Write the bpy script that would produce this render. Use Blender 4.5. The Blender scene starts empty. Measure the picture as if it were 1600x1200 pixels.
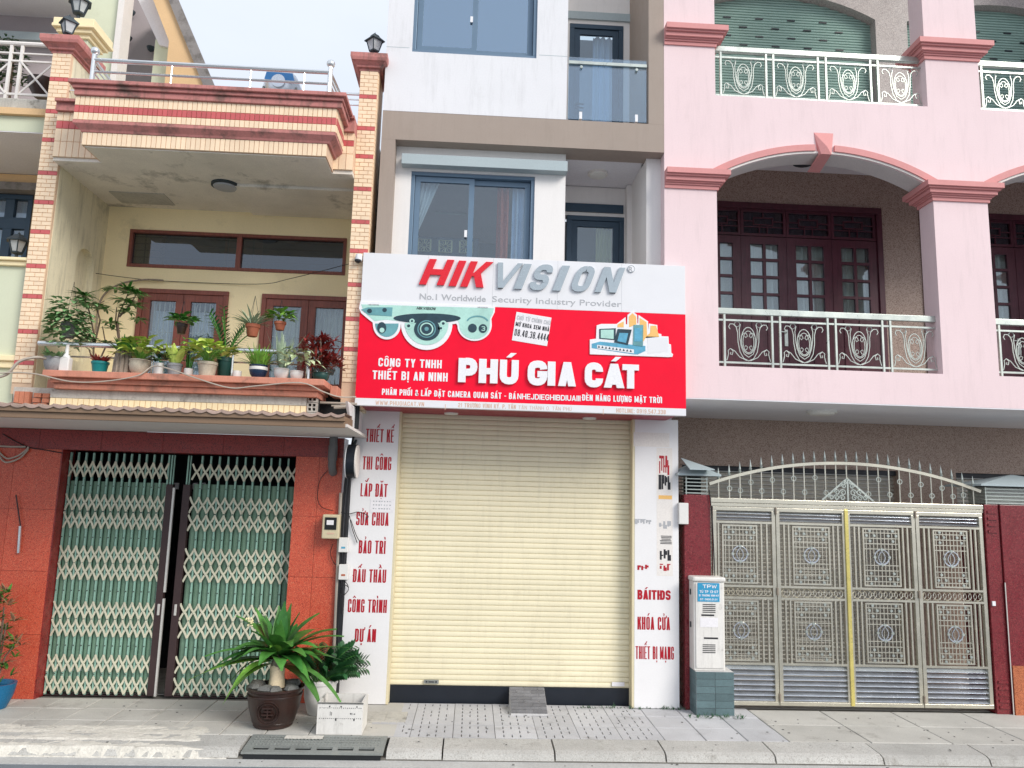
import bpy, bmesh, math, random
from mathutils import Vector, Matrix
from mathutils.geometry import tessellate_polygon
random.seed(7)
PI = math.pi
scn = bpy.context.scene
C = scn.collection

# ------------------------------------------------------------------ camera, world, sun
FOC, CX, CY = 1200.0, 800.0, 600.0
CAM_D, CAM_H = 8.7, 2.2
_p, _y, _r = math.radians(8.59), math.radians(2.746), math.radians(1.568)
_F = Vector((math.sin(_y)*math.cos(_p), math.cos(_y)*math.cos(_p), math.sin(_p)))
_rt = Vector((math.cos(_y), -math.sin(_y), 0)); _up = _rt.cross(_F)
_RT = math.cos(_r)*_rt + math.sin(_r)*_up
_UP = -math.sin(_r)*_rt + math.cos(_r)*_up
cam = bpy.data.cameras.new('camera'); camo = bpy.data.objects.new('camera', cam); C.objects.link(camo)
M3 = Matrix((_RT, _UP, -_F)).transposed()
camo.matrix_world = Matrix.Translation((0, -CAM_D, CAM_H)) @ M3.to_4x4()
cam.sensor_width = 36.0; cam.lens = 36.0*FOC/1600.0
cam.clip_start = 0.05; cam.clip_end = 3000
scn.camera = camo
scn.cycles.diffuse_bounces = 8; scn.cycles.max_bounces = 12

SUN_EL, SUN_AZ = 34.0, 46.0      # azimuth: degrees from the street side (-Y) towards +X
world = bpy.data.worlds.new('World'); scn.world = world; world.use_nodes = True
nt = world.node_tree; nt.nodes.clear()
wo = nt.nodes.new('ShaderNodeOutputWorld'); bg = nt.nodes.new('ShaderNodeBackground')
sky = nt.nodes.new('ShaderNodeTexSky'); sky.sky_type = 'NISHITA'; sky.sun_disc = False
sky.sun_elevation = math.radians(SUN_EL); sky.sun_rotation = math.radians(180-SUN_AZ)
sky.dust_density = 2.0; sky.air_density = 1.0
tc = nt.nodes.new('ShaderNodeTexCoord')
mp = nt.nodes.new('ShaderNodeMapping'); mp.inputs['Scale'].default_value = (1.2, 1.2, 3.0)
cn = nt.nodes.new('ShaderNodeTexNoise'); cn.inputs['Scale'].default_value = 1.6; cn.inputs['Detail'].default_value = 6
cr = nt.nodes.new('ShaderNodeValToRGB')
cr.color_ramp.elements[0].position = 0.30; cr.color_ramp.elements[0].color = (0.80,)*3+(1,)
cr.color_ramp.elements[1].position = 0.72; cr.color_ramp.elements[1].color = (0.96,)*3+(1,)
mx = nt.nodes.new('ShaderNodeMix'); mx.data_type = 'RGBA'
mx.inputs[7].default_value = (5.7, 6.1, 6.8, 1)
nt.links.new(tc.outputs['Generated'], mp.inputs[0]); nt.links.new(mp.outputs[0], cn.inputs['Vector'])
nt.links.new(cn.outputs['Fac'], cr.inputs[0]); nt.links.new(cr.outputs[0], mx.inputs[0])
nt.links.new(sky.outputs[0], mx.inputs[6]); nt.links.new(mx.outputs[2], bg.inputs[0])
bg.inputs[1].default_value = 0.09
nt.links.new(bg.outputs[0], wo.inputs[0])
sl = bpy.data.lights.new('sun', 'SUN'); sl.energy = 1.5; sl.angle = math.radians(26); sl.color = (1, .95, .88)
so = bpy.data.objects.new('sun', sl); C.objects.link(so)
_el, _az = math.radians(SUN_EL), math.radians(SUN_AZ)
_sd = Vector((math.cos(_el)*math.sin(_az), -math.cos(_el)*math.cos(_az), math.sin(_el)))
so.rotation_euler = _sd.to_track_quat('Z', 'Y').to_euler()
scn.view_settings.view_transform = 'Standard'; scn.view_settings.look = 'None'
scn.view_settings.exposure = 0.88; scn.view_settings.gamma = 1.0
scn.view_settings.use_curve_mapping = False

# ------------------------------------------------------------------ measuring helpers
def P(px, py, Y):
    "point of the plane y=Y seen at a photograph pixel (1600x1200): returns x, z"
    d = _RT*(px-CX)/FOC - _UP*(py-CY)/FOC + _F
    t = (Y+CAM_D)/d.y
    return d.x*t, CAM_H+d.z*t
def G(px, py, z=0.0):
    "point of the plane z seen at a pixel: returns x, y"
    d = _RT*(px-CX)/FOC - _UP*(py-CY)/FOC + _F
    t = (z-CAM_H)/d.z
    return d.x*t, d.y*t-CAM_D
def R(l, t, r, b, Y):
    "upright rectangle on the plane y=Y: x0, x1, z0, z1"
    my, mxx = (t+b)/2, (l+r)/2
    return P(l, my, Y)[0], P(r, my, Y)[0], P(mxx, b, Y)[1], P(mxx, t, Y)[1]

# ------------------------------------------------------------------ mesh builder
class MB:
    def __init__(s): s.v = []; s.f = []
    def quad(s, a, b, c, d): n = len(s.v); s.v += [tuple(a), tuple(b), tuple(c), tuple(d)]; s.f.append((n, n+1, n+2, n+3))
    def box(s, x0, x1, y0, y1, z0, z1):
        if x0 > x1: x0, x1 = x1, x0
        if y0 > y1: y0, y1 = y1, y0
        if z0 > z1: z0, z1 = z1, z0
        n = len(s.v)
        s.v += [(x0,y0,z0),(x1,y0,z0),(x1,y1,z0),(x0,y1,z0),(x0,y0,z1),(x1,y0,z1),(x1,y1,z1),(x0,y1,z1)]
        s.f += [(n,n+3,n+2,n+1),(n+4,n+5,n+6,n+7),(n,n+1,n+5,n+4),(n+1,n+2,n+6,n+5),(n+2,n+3,n+7,n+6),(n+3,n,n+4,n+7)]
        return s
    def pbox(s, l, t, r, b, Y, dep):
        x0, x1, z0, z1 = R(l, t, r, b, Y); return s.box(x0, x1, Y, Y+dep, z0, z1)
    def beam(s, a, b, w, h=None, up=(0,0,1)):
        "rectangular bar from a to b"
        h = h or w; a = Vector(a); b = Vector(b); d = (b-a).normalized(); u = Vector(up)
        if abs(d.dot(u)) > .98: u = Vector((0,1,0))
        sd = d.cross(u).normalized(); u = sd.cross(d).normalized()
        n = len(s.v)
        for p in (a, b):
            for i, j in ((-1,-1),(1,-1),(1,1),(-1,1)): s.v.append(tuple(p+sd*i*w/2+u*j*h/2))
        s.f += [(n,n+1,n+2,n+3),(n+7,n+6,n+5,n+4),(n,n+4,n+5,n+1),(n+1,n+5,n+6,n+2),(n+2,n+6,n+7,n+3),(n+3,n+7,n+4,n)]
        return s
    def tube(s, pts, r, n=6, closed=False, r1=None):
        pts = [Vector(p) for p in pts]; m = len(pts); base = len(s.v); prev = None
        for i, p in enumerate(pts):
            if closed: d = pts[(i+1) % m]-pts[i-1]
            else: d = pts[min(i+1, m-1)]-pts[max(i-1, 0)]
            d = d.normalized() if d.length > 1e-9 else Vector((0,0,1))
            if prev is None:
                u = Vector((0,1,0)) if abs(d.y) < .9 else Vector((0,0,1))
            else: u = prev
            u = (u-d*u.dot(d)); u = u.normalized() if u.length > 1e-6 else Vector((1,0,0)); prev = u; w = d.cross(u)
            rr = r if r1 is None else r+(r1-r)*i/(m-1)
            for k in range(n):
                a = 2*PI*k/n; s.v.append(tuple(p+u*math.cos(a)*rr+w*math.sin(a)*rr))
        for i in range(m if closed else m-1):
            for k in range(n):
                a = base+i*n+k; b = base+i*n+(k+1) % n; j = (i+1) % m
                s.f.append((a, b, base+j*n+(k+1) % n, base+j*n+k))
        if not closed:
            s.f.append(tuple(base+k for k in range(n))[::-1]); s.f.append(tuple(base+(m-1)*n+k for k in range(n)))
        return s
    def lathe(s, c, prof, n=20, sx=1, sy=1, cap=True, lob=None):
        "profile of (radius, z) turned round the vertical through c"
        base = len(s.v); m = len(prof)
        for (r, z) in prof:
            for k in range(n):
                a = 2*PI*k/n; rr = r*(lob(a) if lob else 1)
                s.v.append((c[0]+math.cos(a)*rr*sx, c[1]+math.sin(a)*rr*sy, c[2]+z))
        for i in range(m-1):
            for k in range(n): s.f.append((base+i*n+k, base+i*n+(k+1) % n, base+(i+1)*n+(k+1) % n, base+(i+1)*n+k))
        if cap:
            s.f.append(tuple(base+k for k in range(n))[::-1]); s.f.append(tuple(base+(m-1)*n+k for k in range(n)))
        return s
    def disc(s, c, r, y0, y1, n=20, sx=1, sz=1):
        "a disc facing the street"
        base = len(s.v)
        for yy in (y0, y1):
            for k in range(n): a = 2*PI*k/n; s.v.append((c[0]+math.cos(a)*r*sx, yy, c[1]+math.sin(a)*r*sz))
        s.f.append(tuple(base+k for k in range(n))); s.f.append(tuple(base+n+k for k in range(n))[::-1])
        for k in range(n): s.f.append((base+k, base+n+k, base+n+(k+1) % n, base+(k+1) % n))
        return s
    def plate(s, loops, y0, y1):
        "outline with holes on the (x, z) plane, given thickness from y0 to y1"
        vs = [[Vector((a, b, 0)) for a, b in L] for L in loops]
        tris = tessellate_polygon(vs); flat = [p for L in loops for p in L]; n = len(s.v); N = len(flat)
        s.v += [(a, y0, b) for a, b in flat]+[(a, y1, b) for a, b in flat]
        for t in tris: s.f.append(tuple(n+i for i in t)); s.f.append(tuple(n+N+i for i in t)[::-1])
        o = 0
        for L in loops:
            m = len(L)
            for i in range(m): s.f.append((n+o+i, n+o+(i+1) % m, n+N+o+(i+1) % m, n+N+o+i))
            o += m
        return s
    def leaf(s, p, d, L, W, droop=.5, seg=4, fold=.15, up=(0,0,1), wp=.45):
        p = Vector(p); d = Vector(d).normalized(); u = Vector(up)
        sd = d.cross(u); sd = sd.normalized() if sd.length > 1e-4 else Vector((1,0,0))
        n = len(s.v); q = p.copy(); dd = d.copy()
        for i in range(seg+1):
            t = i/seg
            w = W*(math.sin(PI*min(1, (t*.96+.04))**(math.log(.5)/math.log(wp))))*.5 if 0 < t < 1 else W*.06
            nn = sd.cross(dd)
            for k in (-1, 0, 1): s.v.append(tuple(q+sd*k*w+nn*(abs(k)*w*fold)))
            q = q+dd*(L/seg); dd = (dd+Vector((0,0,-droop/seg))).normalized()
        for i in range(seg):
            a = n+i*3
            s.f += [(a, a+1, a+4, a+3), (a+1, a+2, a+5, a+4)]
        return s
    def mesh(s, name):
        me = bpy.data.meshes.new(name); me.from_pydata(s.v, [], s.f); me.update()
        bm = bmesh.new(); bm.from_mesh(me); bmesh.ops.recalc_face_normals(bm, faces=bm.faces); bm.to_mesh(me); bm.free()
        return me
WO = {}
def link(name, data, mat, parent=None, pos=(0,0,0), smooth=False, bevel=0, rot=None):
    o = bpy.data.objects.new(name, data); C.objects.link(o)
    if data is not None and mat is not None and not data.materials: data.materials.append(mat)
    pos = Vector(pos)
    if parent is not None: o.parent = parent; o.location = pos-WO[parent.name]
    else: o.location = pos
    WO[o.name] = pos
    if rot: o.rotation_euler = rot
    if smooth and data is not None:
        for p in data.polygons: p.use_smooth = True
        sm = data.attributes.get('sharp_edge')
        try: data.set_sharp_from_angle(angle=math.radians(40))
        except Exception: pass
    if bevel:
        b = o.modifiers.new('bevel', 'BEVEL'); b.width = bevel; b.segments = 2; b.limit_method = 'ANGLE'
    return o
def part(name, mb, mat, parent, smooth=False, bevel=0, label=None):
    o = link(name, mb.mesh(name), mat, parent, (0,0,0), smooth, bevel)
    if label: o['label'] = label
    return o
def thing(name, label, cat, pos=(0,0,0), group=None):
    o = link(name, None, None, None, pos); o['label'] = label; o['category'] = cat; o.empty_display_size = .2
    if group: o['group'] = group
    return o
def solo(name, mb, mat, label, cat, group=None, smooth=False, bevel=0):
    o = link(name, mb.mesh(name), mat, None, (0,0,0), smooth, bevel); o['label'] = label; o['category'] = cat
    if group: o['group'] = group
    return o
def struct(name, mb, mat, kind='structure', bevel=0, smooth=False):
    o = link(name, mb.mesh(name), mat, None, (0,0,0), smooth, bevel); o['kind'] = kind; return o

# ------------------------------------------------------------------ materials
def mat(name, col, rough=.6, metal=0., var=.08, vs=3., fine=.05, fs=60., bump=.0, bs=80., dirt=None, streak=0., spec=.4,
        speck=None, trans=0., rnd=0., coat=0., emis=None, wood=False):
    m = bpy.data.materials.new(name); m.use_nodes = True; t = m.node_tree; N = t.nodes; L = t.links
    b = N['Principled BSDF']; b.inputs['Roughness'].default_value = rough; b.inputs['Metallic'].default_value = metal
    b.inputs['Specular IOR Level'].default_value = spec
    if coat: b.inputs['Coat Weight'].default_value = coat
    geo = N.new('ShaderNodeNewGeometry')
    cur = None
    rgb = N.new('ShaderNodeRGB'); rgb.outputs[0].default_value = (*col, 1); cur = rgb.outputs[0]
    def noise(scale, det=4, vec=None, rgh=.6):
        n = N.new('ShaderNodeTexNoise'); n.inputs['Scale'].default_value = scale; n.inputs['Detail'].default_value = det
        n.inputs['Roughness'].default_value = rgh
        L.new(vec if vec is not None else geo.outputs['Position'], n.inputs['Vector']); return n.outputs['Fac']
    def ramp(src, a, bb, ca=0., cb=1.):
        n = N.new('ShaderNodeMapRange'); n.inputs[1].default_value = a; n.inputs[2].default_value = bb
        n.inputs[3].default_value = ca; n.inputs[4].default_value = cb; L.new(src, n.inputs[0]); return n.outputs[0]
    def mulv(cur, src):
        n = N.new('ShaderNodeVectorMath'); n.operation = 'SCALE'; L.new(cur, n.inputs[0]); L.new(src, n.inputs['Scale']); return n.outputs[0]
    def mixc(cur, c2, fac):
        n = N.new('ShaderNodeMix'); n.data_type = 'RGBA'; L.new(fac, n.inputs[0]); L.new(cur, n.inputs[6]); n.inputs[7].default_value = (*c2, 1); return n.outputs[2]
    def stretch(sx, sy, sz):
        n = N.new('ShaderNodeMapping'); n.inputs['Scale'].default_value = (sx, sy, sz); L.new(geo.outputs['Position'], n.inputs[0]); return n.outputs[0]
    if var: cur = mulv(cur, ramp(noise(vs), .25, .75, 1-var, 1+var))
    if fine: cur = mulv(cur, ramp(noise(fs, 2), .3, .7, 1-fine, 1+fine))
    if wood: cur = mulv(cur, ramp(noise(6, 3, stretch(14, 14, .8)), .3, .7, .75, 1.2))
    if rnd:
        oi = N.new('ShaderNodeObjectInfo'); cur = mulv(cur, ramp(oi.outputs['Random'], 0, 1, 1-rnd, 1+rnd))
    if speck:
        for c2, sc, th in speck:
            v = N.new('ShaderNodeTexVoronoi'); v.inputs['Scale'].default_value = sc; L.new(geo.outputs['Position'], v.inputs['Vector'])
            sp = N.new('ShaderNodeSeparateColor'); L.new(v.outputs['Color'], sp.inputs[0])
            cur = mixc(cur, c2, ramp(sp.outputs[0], th, th+.02))
    if dirt:
        c2, amt, sc, lo = dirt
        cur = mixc(cur, c2, ramp(noise(sc, 8, None, .7), lo, lo+.16, 0, amt))
    if streak:
        cur = mixc(cur, (.10,.09,.07), ramp(noise(5, 6, stretch(3.2, 3.2, .35), .7), .50, .78, 0, streak))
    L.new(cur, b.inputs['Base Color'])
    if bump:
        bn = N.new('ShaderNodeBump'); bn.inputs['Strength'].default_value = bump; bn.inputs['Distance'].default_value = .01
        L.new(noise(bs, 5), bn.inputs['Height']); L.new(bn.outputs[0], b.inputs['Normal'])
    L.new(ramp(noise(9, 4), .3, .7, max(0, rough-.07), min(1, rough+.07)), b.inputs['Roughness'])
    if trans:
        tr = N.new('ShaderNodeBsdfTransparent'); ms = N.new('ShaderNodeMixShader'); ms.inputs[0].default_value = trans
        L.new(b.outputs[0], ms.inputs[1]); L.new(tr.outputs[0], ms.inputs[2]); L.new(ms.outputs[0], N['Material Output'].inputs[0])
    return m
def glass(name, tint, refl=.25, rough=.02, col=(.9,.95,1)):
    m = bpy.data.materials.new(name); m.use_nodes = True; t = m.node_tree; N = t.nodes; L = t.links; N.remove(N['Principled BSDF'])
    g = N.new('ShaderNodeBsdfGlossy'); g.inputs['Roughness'].default_value = rough; g.inputs['Color'].default_value = (*col,1)
    tr = N.new('ShaderNodeBsdfTransparent'); tr.inputs['Color'].default_value = (*tint, 1)
    ms = N.new('ShaderNodeMixShader')
    fr = N.new('ShaderNodeLayerWeight'); fr.inputs['Blend'].default_value = .25
    mr = N.new('ShaderNodeMapRange'); mr.inputs[3].default_value = refl; mr.inputs[4].default_value = min(1, refl+.5)
    L.new(fr.outputs['Fresnel'], mr.inputs[0]); L.new(mr.outputs[0], ms.inputs[0])
    L.new(tr.outputs[0], ms.inputs[1]); L.new(g.outputs[0], ms.inputs[2]); L.new(ms.outputs[0], N['Material Output'].inputs[0])
    geo = N.new('ShaderNodeNewGeometry'); n = N.new('ShaderNodeTexNoise'); n.inputs['Scale'].default_value = 1.4
    L.new(geo.outputs['Position'], n.inputs['Vector']); bp = N.new('ShaderNodeBump'); bp.inputs['Strength'].default_value = .04
    L.new(n.outputs['Fac'], bp.inputs['Height']); L.new(bp.outputs[0], g.inputs['Normal'])
    return m
MUCK = (.09,.08,.065)
m_cream = mat('cream_wall_paint', (.92,.78,.49), .8, var=.06, vs=1.4, fine=.03, bump=.08, bs=120, dirt=((.45,.38,.22), .5, 1.8, .58))
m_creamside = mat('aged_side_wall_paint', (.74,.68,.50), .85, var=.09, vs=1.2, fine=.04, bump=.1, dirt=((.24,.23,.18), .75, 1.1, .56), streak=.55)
m_soffit = mat('stained_concrete_soffit', (.80,.75,.67), .9, var=.14, vs=1.6, fine=.06, bump=.2, bs=40, dirt=((.16,.15,.13), .85, 1.7, .545))
m_tile = mat('cream_glazed_tile', (.89,.69,.48), .35, var=.04, fine=.03, rnd=.06, spec=.5, dirt=((.45,.3,.18), .4, 2.6, .62))
m_tilered = mat('red_glazed_tile', (.56,.11,.11), .35, var=.06, fine=.03, rnd=.08, spec=.5)
m_grout = mat('tile_grout', (.70,.50,.35), .9, var=.15)
m_salmon = mat('salmon_cornice_paint', (.52,.21,.19), .8, var=.12, vs=4, fine=.06, bump=.15, dirt=(MUCK, .85, 3.6, .53), streak=.7)
m_salmon2 = mat('orange_ledge_paint', (.60,.25,.17), .75, var=.14, vs=3, fine=.06, bump=.15, dirt=((.14,.09,.07), .8, 3.4, .54), streak=.3)
m_conc = mat('weathered_concrete', (.50,.48,.43), .9, var=.14, vs=3, fine=.08, bump=.3, bs=60, dirt=(MUCK, .85, 4.5, .57), streak=.4)
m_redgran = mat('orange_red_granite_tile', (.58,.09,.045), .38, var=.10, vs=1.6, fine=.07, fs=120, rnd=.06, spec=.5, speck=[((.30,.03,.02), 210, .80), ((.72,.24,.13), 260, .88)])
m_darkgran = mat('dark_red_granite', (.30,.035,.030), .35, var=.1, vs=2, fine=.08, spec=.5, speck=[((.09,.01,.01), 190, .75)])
m_maroon = mat('maroon_granite_post', (.20,.020,.028), .28, var=.15, vs=2, fine=.1, spec=.5, speck=[((.34,.09,.08), 230, .88), ((.08,.01,.012), 200, .75)])
m_ogran = mat('orange_granite_post', (.50,.16,.07), .35, var=.1, fine=.1, spec=.5, speck=[((.22,.05,.02), 200, .7)])
m_bgran = mat('brown_granite_wall', (.45,.34,.28), .45, var=.08, vs=2, fine=.1, fs=90, spec=.4, speck=[((.22,.14,.11), 150, .70), ((.46,.36,.29), 170, .86)])
m_ggran = mat('grey_granite_wall', (.42,.38,.36), .5, var=.06, vs=2, fine=.1, fs=90, spec=.4, speck=[((.28,.24,.23), 150, .70), ((.58,.52,.48), 170, .86)])
m_plinth = mat('brown_fascia_board', (.23,.15,.095), .55, var=.08, vs=2, fine=.04)
m_rooftile = mat('roof_tile_clay', (.40,.29,.24), .7, var=.12, vs=5, fine=.08, rnd=.12, dirt=(MUCK, .4, 4, .6))
m_canopysoff = mat('canopy_soffit_paint', (.66,.63,.60), .8, var=.05, vs=1.2, fine=.02)
m_scis = mat('scissor_gate_green_bar', (.28,.47,.38), .45, var=.12, vs=5, fine=.06, dirt=((.34,.24,.14), .5, 5, .64))
m_scisx = mat('scissor_gate_cream_link', (.62,.60,.46), .5, var=.12, vs=6, fine=.06, dirt=((.28,.16,.08), .6, 6, .62))
m_splate = mat('scissor_gate_dark_plate', (.15,.25,.175), .5, var=.2, vs=4, fine=.08, dirt=((.03,.06,.04), .6, 3, .58))
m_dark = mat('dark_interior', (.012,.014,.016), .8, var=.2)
m_black = mat('black_base_plate', (.010,.014,.022), .35, var=.15)
m_bpost = mat('dark_brown_steel_post', (.045,.025,.025), .5, var=.15)
m_alu = mat('aluminium_light_strip', (.62,.60,.56), .4, metal=.3, var=.08)
m_white = mat('white_wall_paint', (.76,.76,.78), .75, var=.04, vs=1.0, fine=.02, dirt=((.55,.54,.53), .4, 1.6, .60), streak=.14)
m_white2 = mat('warm_white_wall_paint', (.80,.775,.755), .75, var=.03, vs=1.0, fine=.015, streak=.08)
m_taupe = mat('taupe_band_paint', (.36,.295,.25), .75, var=.05, vs=1.2, fine=.02, streak=.12)
m_greybar = mat('grey_hood_paint', (.40,.47,.49), .6, var=.04)
m_frame = mat('slate_window_frame', (.14,.21,.29), .4, metal=.2, var=.05, fine=.02)
m_dframe = mat('dark_slate_door_frame', (.035,.065,.10), .4, metal=.2, var=.08)
m_brown = mat('brown_window_frame', (.22,.065,.045), .45, var=.1, fine=.05, wood=True)
m_dbrown = mat('dark_brown_transom_frame', (.07,.03,.028), .5, var=.15, fine=.05)
m_grille = mat('grille_cream_bars', (.62,.58,.50), .5, var=.08)
m_wine = mat('wine_red_door_wood', (.085,.022,.035), .38, var=.15, vs=4, fine=.08, wood=True, dirt=((.45,.40,.36), .55, 7, .70))
m_pink = mat('pink_wall_paint', (.81,.64,.65), .8, var=.035, vs=.9, fine=.02, bump=.08, bs=150, dirt=((.60,.46,.45), .35, 1.5, .62), streak=.10)
m_dpink = mat('rose_trim_paint', (.66,.29,.28), .7, var=.05, vs=3, fine=.03)
m_trimw = mat('white_arch_trim_paint', (.78,.74,.70), .7, var=.04)
m_pinkin = mat('pale_intrados_paint', (.66,.64,.62), .8, var=.05)
m_ceil = mat('white_ceiling_paint', (.78,.77,.80), .85, var=.04)
m_steel = mat('polished_stainless_rail', (.74,.76,.76), .24, metal=.85, var=.05, fine=.02)
m_steelw = mat('bright_stainless_scroll', (.50,.54,.50), .32, metal=.7, var=.15, vs=5)
m_gate = mat('champagne_stainless_gate', (.66,.63,.53), .24, metal=.75, var=.12, vs=3, fine=.05, dirt=((.36,.22,.12), .5, 3, .64))
m_gate2 = mat('silver_gate_louver', (.70,.74,.80), .22, metal=.85, var=.08, vs=3)
m_gold = mat('yellow_gold_stile', (.78,.66,.22), .3, metal=.6, var=.12, vs=2)
m_gshut = mat('grey_green_roller_shutter', (.30,.44,.39), .5, var=.06, fine=.03)
m_sshut = mat('silver_roller_shutter', (.60,.57,.50), .4, metal=.4, var=.08)
m_slat = mat('cream_shutter_slat', (.82,.75,.54), .45, var=.05, vs=1.4, fine=.02, rnd=.035, dirt=((.50,.42,.27), .35, 2.2, .59), streak=.12)
m_panel = mat('white_composite_panel', (.80,.79,.79), .35, var=.03, vs=2, fine=.015, dirt=((.55,.52,.48), .4, 2.2, .64))
m_yel = mat('yellow_edge_trim', (.70,.62,.42), .5)
m_sred = mat('sign_red_vinyl', (.86,.002,.030), .4, var=.07, vs=2.2, fine=.01, spec=.2)
m_swhite = mat('sign_white_board', (.76,.76,.78), .35, var=.025, vs=2, fine=.01)
m_dred = mat('sign_soffit_dark_red', (.30,.012,.035), .4, var=.08)
m_lred = mat('raised_red_acrylic', (.72,.006,.02), .25, var=.04, spec=.5)
m_lgrey = mat('raised_grey_acrylic', (.38,.44,.48), .25, metal=.2, var=.04, spec=.5)
m_lwhite = mat('raised_white_acrylic', (.82,.82,.84), .3, var=.02)
m_pgrey = mat('grey_print', (.42,.43,.45), .5)
m_tan = mat('tan_print', (.66,.44,.33), .5)
m_inkred = mat('dark_red_vinyl_lettering', (.42,.008,.02), .4, var=.06)
m_ink = mat('black_print', (.02,.02,.025), .5)
m_teal = mat('pale_teal_print', (.42,.68,.60), .4, var=.16, vs=5)
m_teal2 = mat('mid_teal_print', (.13,.33,.36), .4, var=.2, vs=9)
m_navy = mat('dark_slate_print', (.02,.05,.07), .35, var=.3, vs=12)
m_orange = mat('pale_orange_print', (.85,.50,.16), .45)
m_blueprint = mat('blue_print', (.10,.36,.52), .4, var=.2, vs=14)
m_labelblue = mat('blue_cabinet_label', (.03,.30,.52), .5)
m_paper = mat('white_paper_notice', (.80,.78,.80), .6, var=.03)
m_cab = mat('scuffed_white_cabinet_paint', (.74,.72,.68), .5, var=.06, fine=.03, dirt=((.22,.18,.14), .7, 7, .60), streak=.4)
m_slate = mat('green_slate_tile', (.10,.155,.165), .5, var=.15, vs=6, fine=.1, rnd=.18, bump=.2)
m_pave = mat('grey_paving_tile', (.50,.50,.51), .85, var=.12, vs=2.2, fine=.09, fs=90, bump=.3, bs=70, rnd=.07, dirt=((.22,.20,.18), .6, 3.2, .57))
m_pave2 = mat('warm_grey_paving_slab', (.49,.475,.435), .85, var=.13, vs=1.8, fine=.1, fs=90, bump=.3, bs=70, rnd=.07, dirt=((.21,.19,.165), .6, 2.8, .56))
m_pavepink = mat('faded_pink_paving_tile', (.50,.36,.36), .85, var=.1, fine=.08, bump=.2)
m_kerb = mat('rough_concrete_kerb', (.46,.45,.42), .9, var=.15, vs=2.5, fine=.14, fs=110, bump=.7, bs=70, rnd=.08, dirt=((.19,.175,.15), .65, 5, .56), speck=[((.36,.34,.31), 130, .90)])
m_mortar = mat('pavement_joint_mortar', (.16,.15,.13), .95, var=.3, vs=9)
m_patch = mat('broken_white_cement_patch', (.66,.63,.56), .95, var=.14, vs=7, fine=.12, bump=.9, bs=30, dirt=((.30,.27,.22), .8, 9, .58))
m_road = mat('asphalt_road', (.17,.19,.21), .85, var=.08, vs=2, fine=.25, fs=220, bump=.4, bs=200, dirt=((.3,.3,.29), .3, 2, .6))
m_gutter = mat('pale_gutter_concrete', (.48,.48,.46), .9, var=.1, fine=.1, bump=.3)
m_iron = mat('grey_green_cast_grate', (.26,.275,.26), .6, metal=.2, var=.15, vs=6, fine=.1, dirt=((.35,.33,.24), .5, 6, .6))
m_bag = mat('basalt_brick_ramp', (.17,.17,.18), .8, var=.15, vs=12, fine=.1, rnd=.15)
m_ramp = mat('ramp_mortar', (.55,.54,.53), .9)
m_clay = mat('dark_glazed_clay_pot', (.034,.015,.011), .35, var=.4, vs=4, fine=.1, spec=.5, dirt=((.03,.028,.03), .7, 3, .52))
m_terra = mat('terracotta_pot', (.42,.13,.07), .8, var=.15, fine=.08)
m_wpot = mat('white_ceramic_pot', (.74,.73,.70), .4, var=.05, fine=.03, dirt=((.4,.38,.33), .4, 6, .64))
m_gpot = mat('grey_cement_pot', (.30,.31,.32), .8, var=.15, fine=.1, bump=.3)
m_bpot = mat('beige_cement_pot', (.52,.46,.36), .8, var=.2, vs=8, fine=.1, bump=.3, dirt=((.25,.15,.08), .6, 10, .58))
m_tpot = mat('teal_plastic_pot', (.01,.22,.22), .35, var=.1)
m_npot = mat('navy_glazed_pot', (.012,.03,.07), .25, var=.2)
m_dgpot = mat('dark_green_plastic_pot', (.012,.06,.05), .4, var=.2)
m_bluepot = mat('blue_glazed_pot', (.01,.12,.25), .3, var=.2)
m_soil = mat('potting_soil', (.05,.035,.025), .95, var=.4, vs=20, bump=.8)
m_stone = mat('grey_garden_stone', (.16,.16,.15), .9, var=.3, vs=12, fine=.15, bump=.5)
m_bark = mat('grey_driftwood_bark', (.30,.25,.20), .9, var=.2, fine=.15, wood=True, bump=.5)
m_stem = mat('woody_plant_stem', (.16,.11,.08), .9, var=.2)
m_trunk = mat('peeled_cream_trunk', (.80,.66,.45), .8, var=.12, vs=9, fine=.08, bump=.3, dirt=((.30,.16,.08), .7, 9, .62))
def leafmat(name, col, var=.25, rough=.4, rnd=.15):
    m = mat(name, col, rough, var=var, vs=14, fine=.08, rnd=rnd, spec=.4, dirt=(tuple(min(1, c*1.9+.03) for c in col), .5, 11, .55))
    return m
m_lf = leafmat('glossy_green_leaf', (.07,.22,.04)); m_lf2 = leafmat('mid_green_leaf', (.035,.15,.025)); m_lfd = leafmat('deep_green_leaf', (.022,.095,.030))
m_lflime = leafmat('lime_yellow_leaf', (.50,.62,.13)); m_lfy = leafmat('fresh_green_leaf', (.20,.42,.06))
m_lfv = leafmat('variegated_pothos_leaf', (.17,.32,.13), .4); m_lfp = leafmat('pale_variegated_leaf', (.52,.60,.36), .3)
m_lfr = leafmat('red_croton_leaf', (.26,.035,.03), .4); m_lfw = leafmat('grey_striped_leaf', (.30,.38,.26), .4)
m_flower = mat('cream_blossom', (.75,.68,.42), .7)
m_paleg = mat('pale_green_wall_paint', (.64,.67,.50), .8, var=.05, vs=1.5, fine=.02, dirt=((.40,.38,.26), .35, 2, .6))
m_ochre = mat('pale_orange_wall_paint', (.74,.50,.27), .8, var=.07, vs=2, dirt=((.42,.28,.16), .5, 2.5, .6))
m_mauve = mat('mauve_grey_room_paint', (.40,.35,.36), .85, var=.05)
m_greyed = mat('mouldy_grey_coping', (.27,.25,.24), .9, var=.15, dirt=(MUCK, .7, 5, .5))
m_lamp = mat('lantern_dark_metal', (.05,.065,.075), .5, metal=.4, var=.2)
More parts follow.
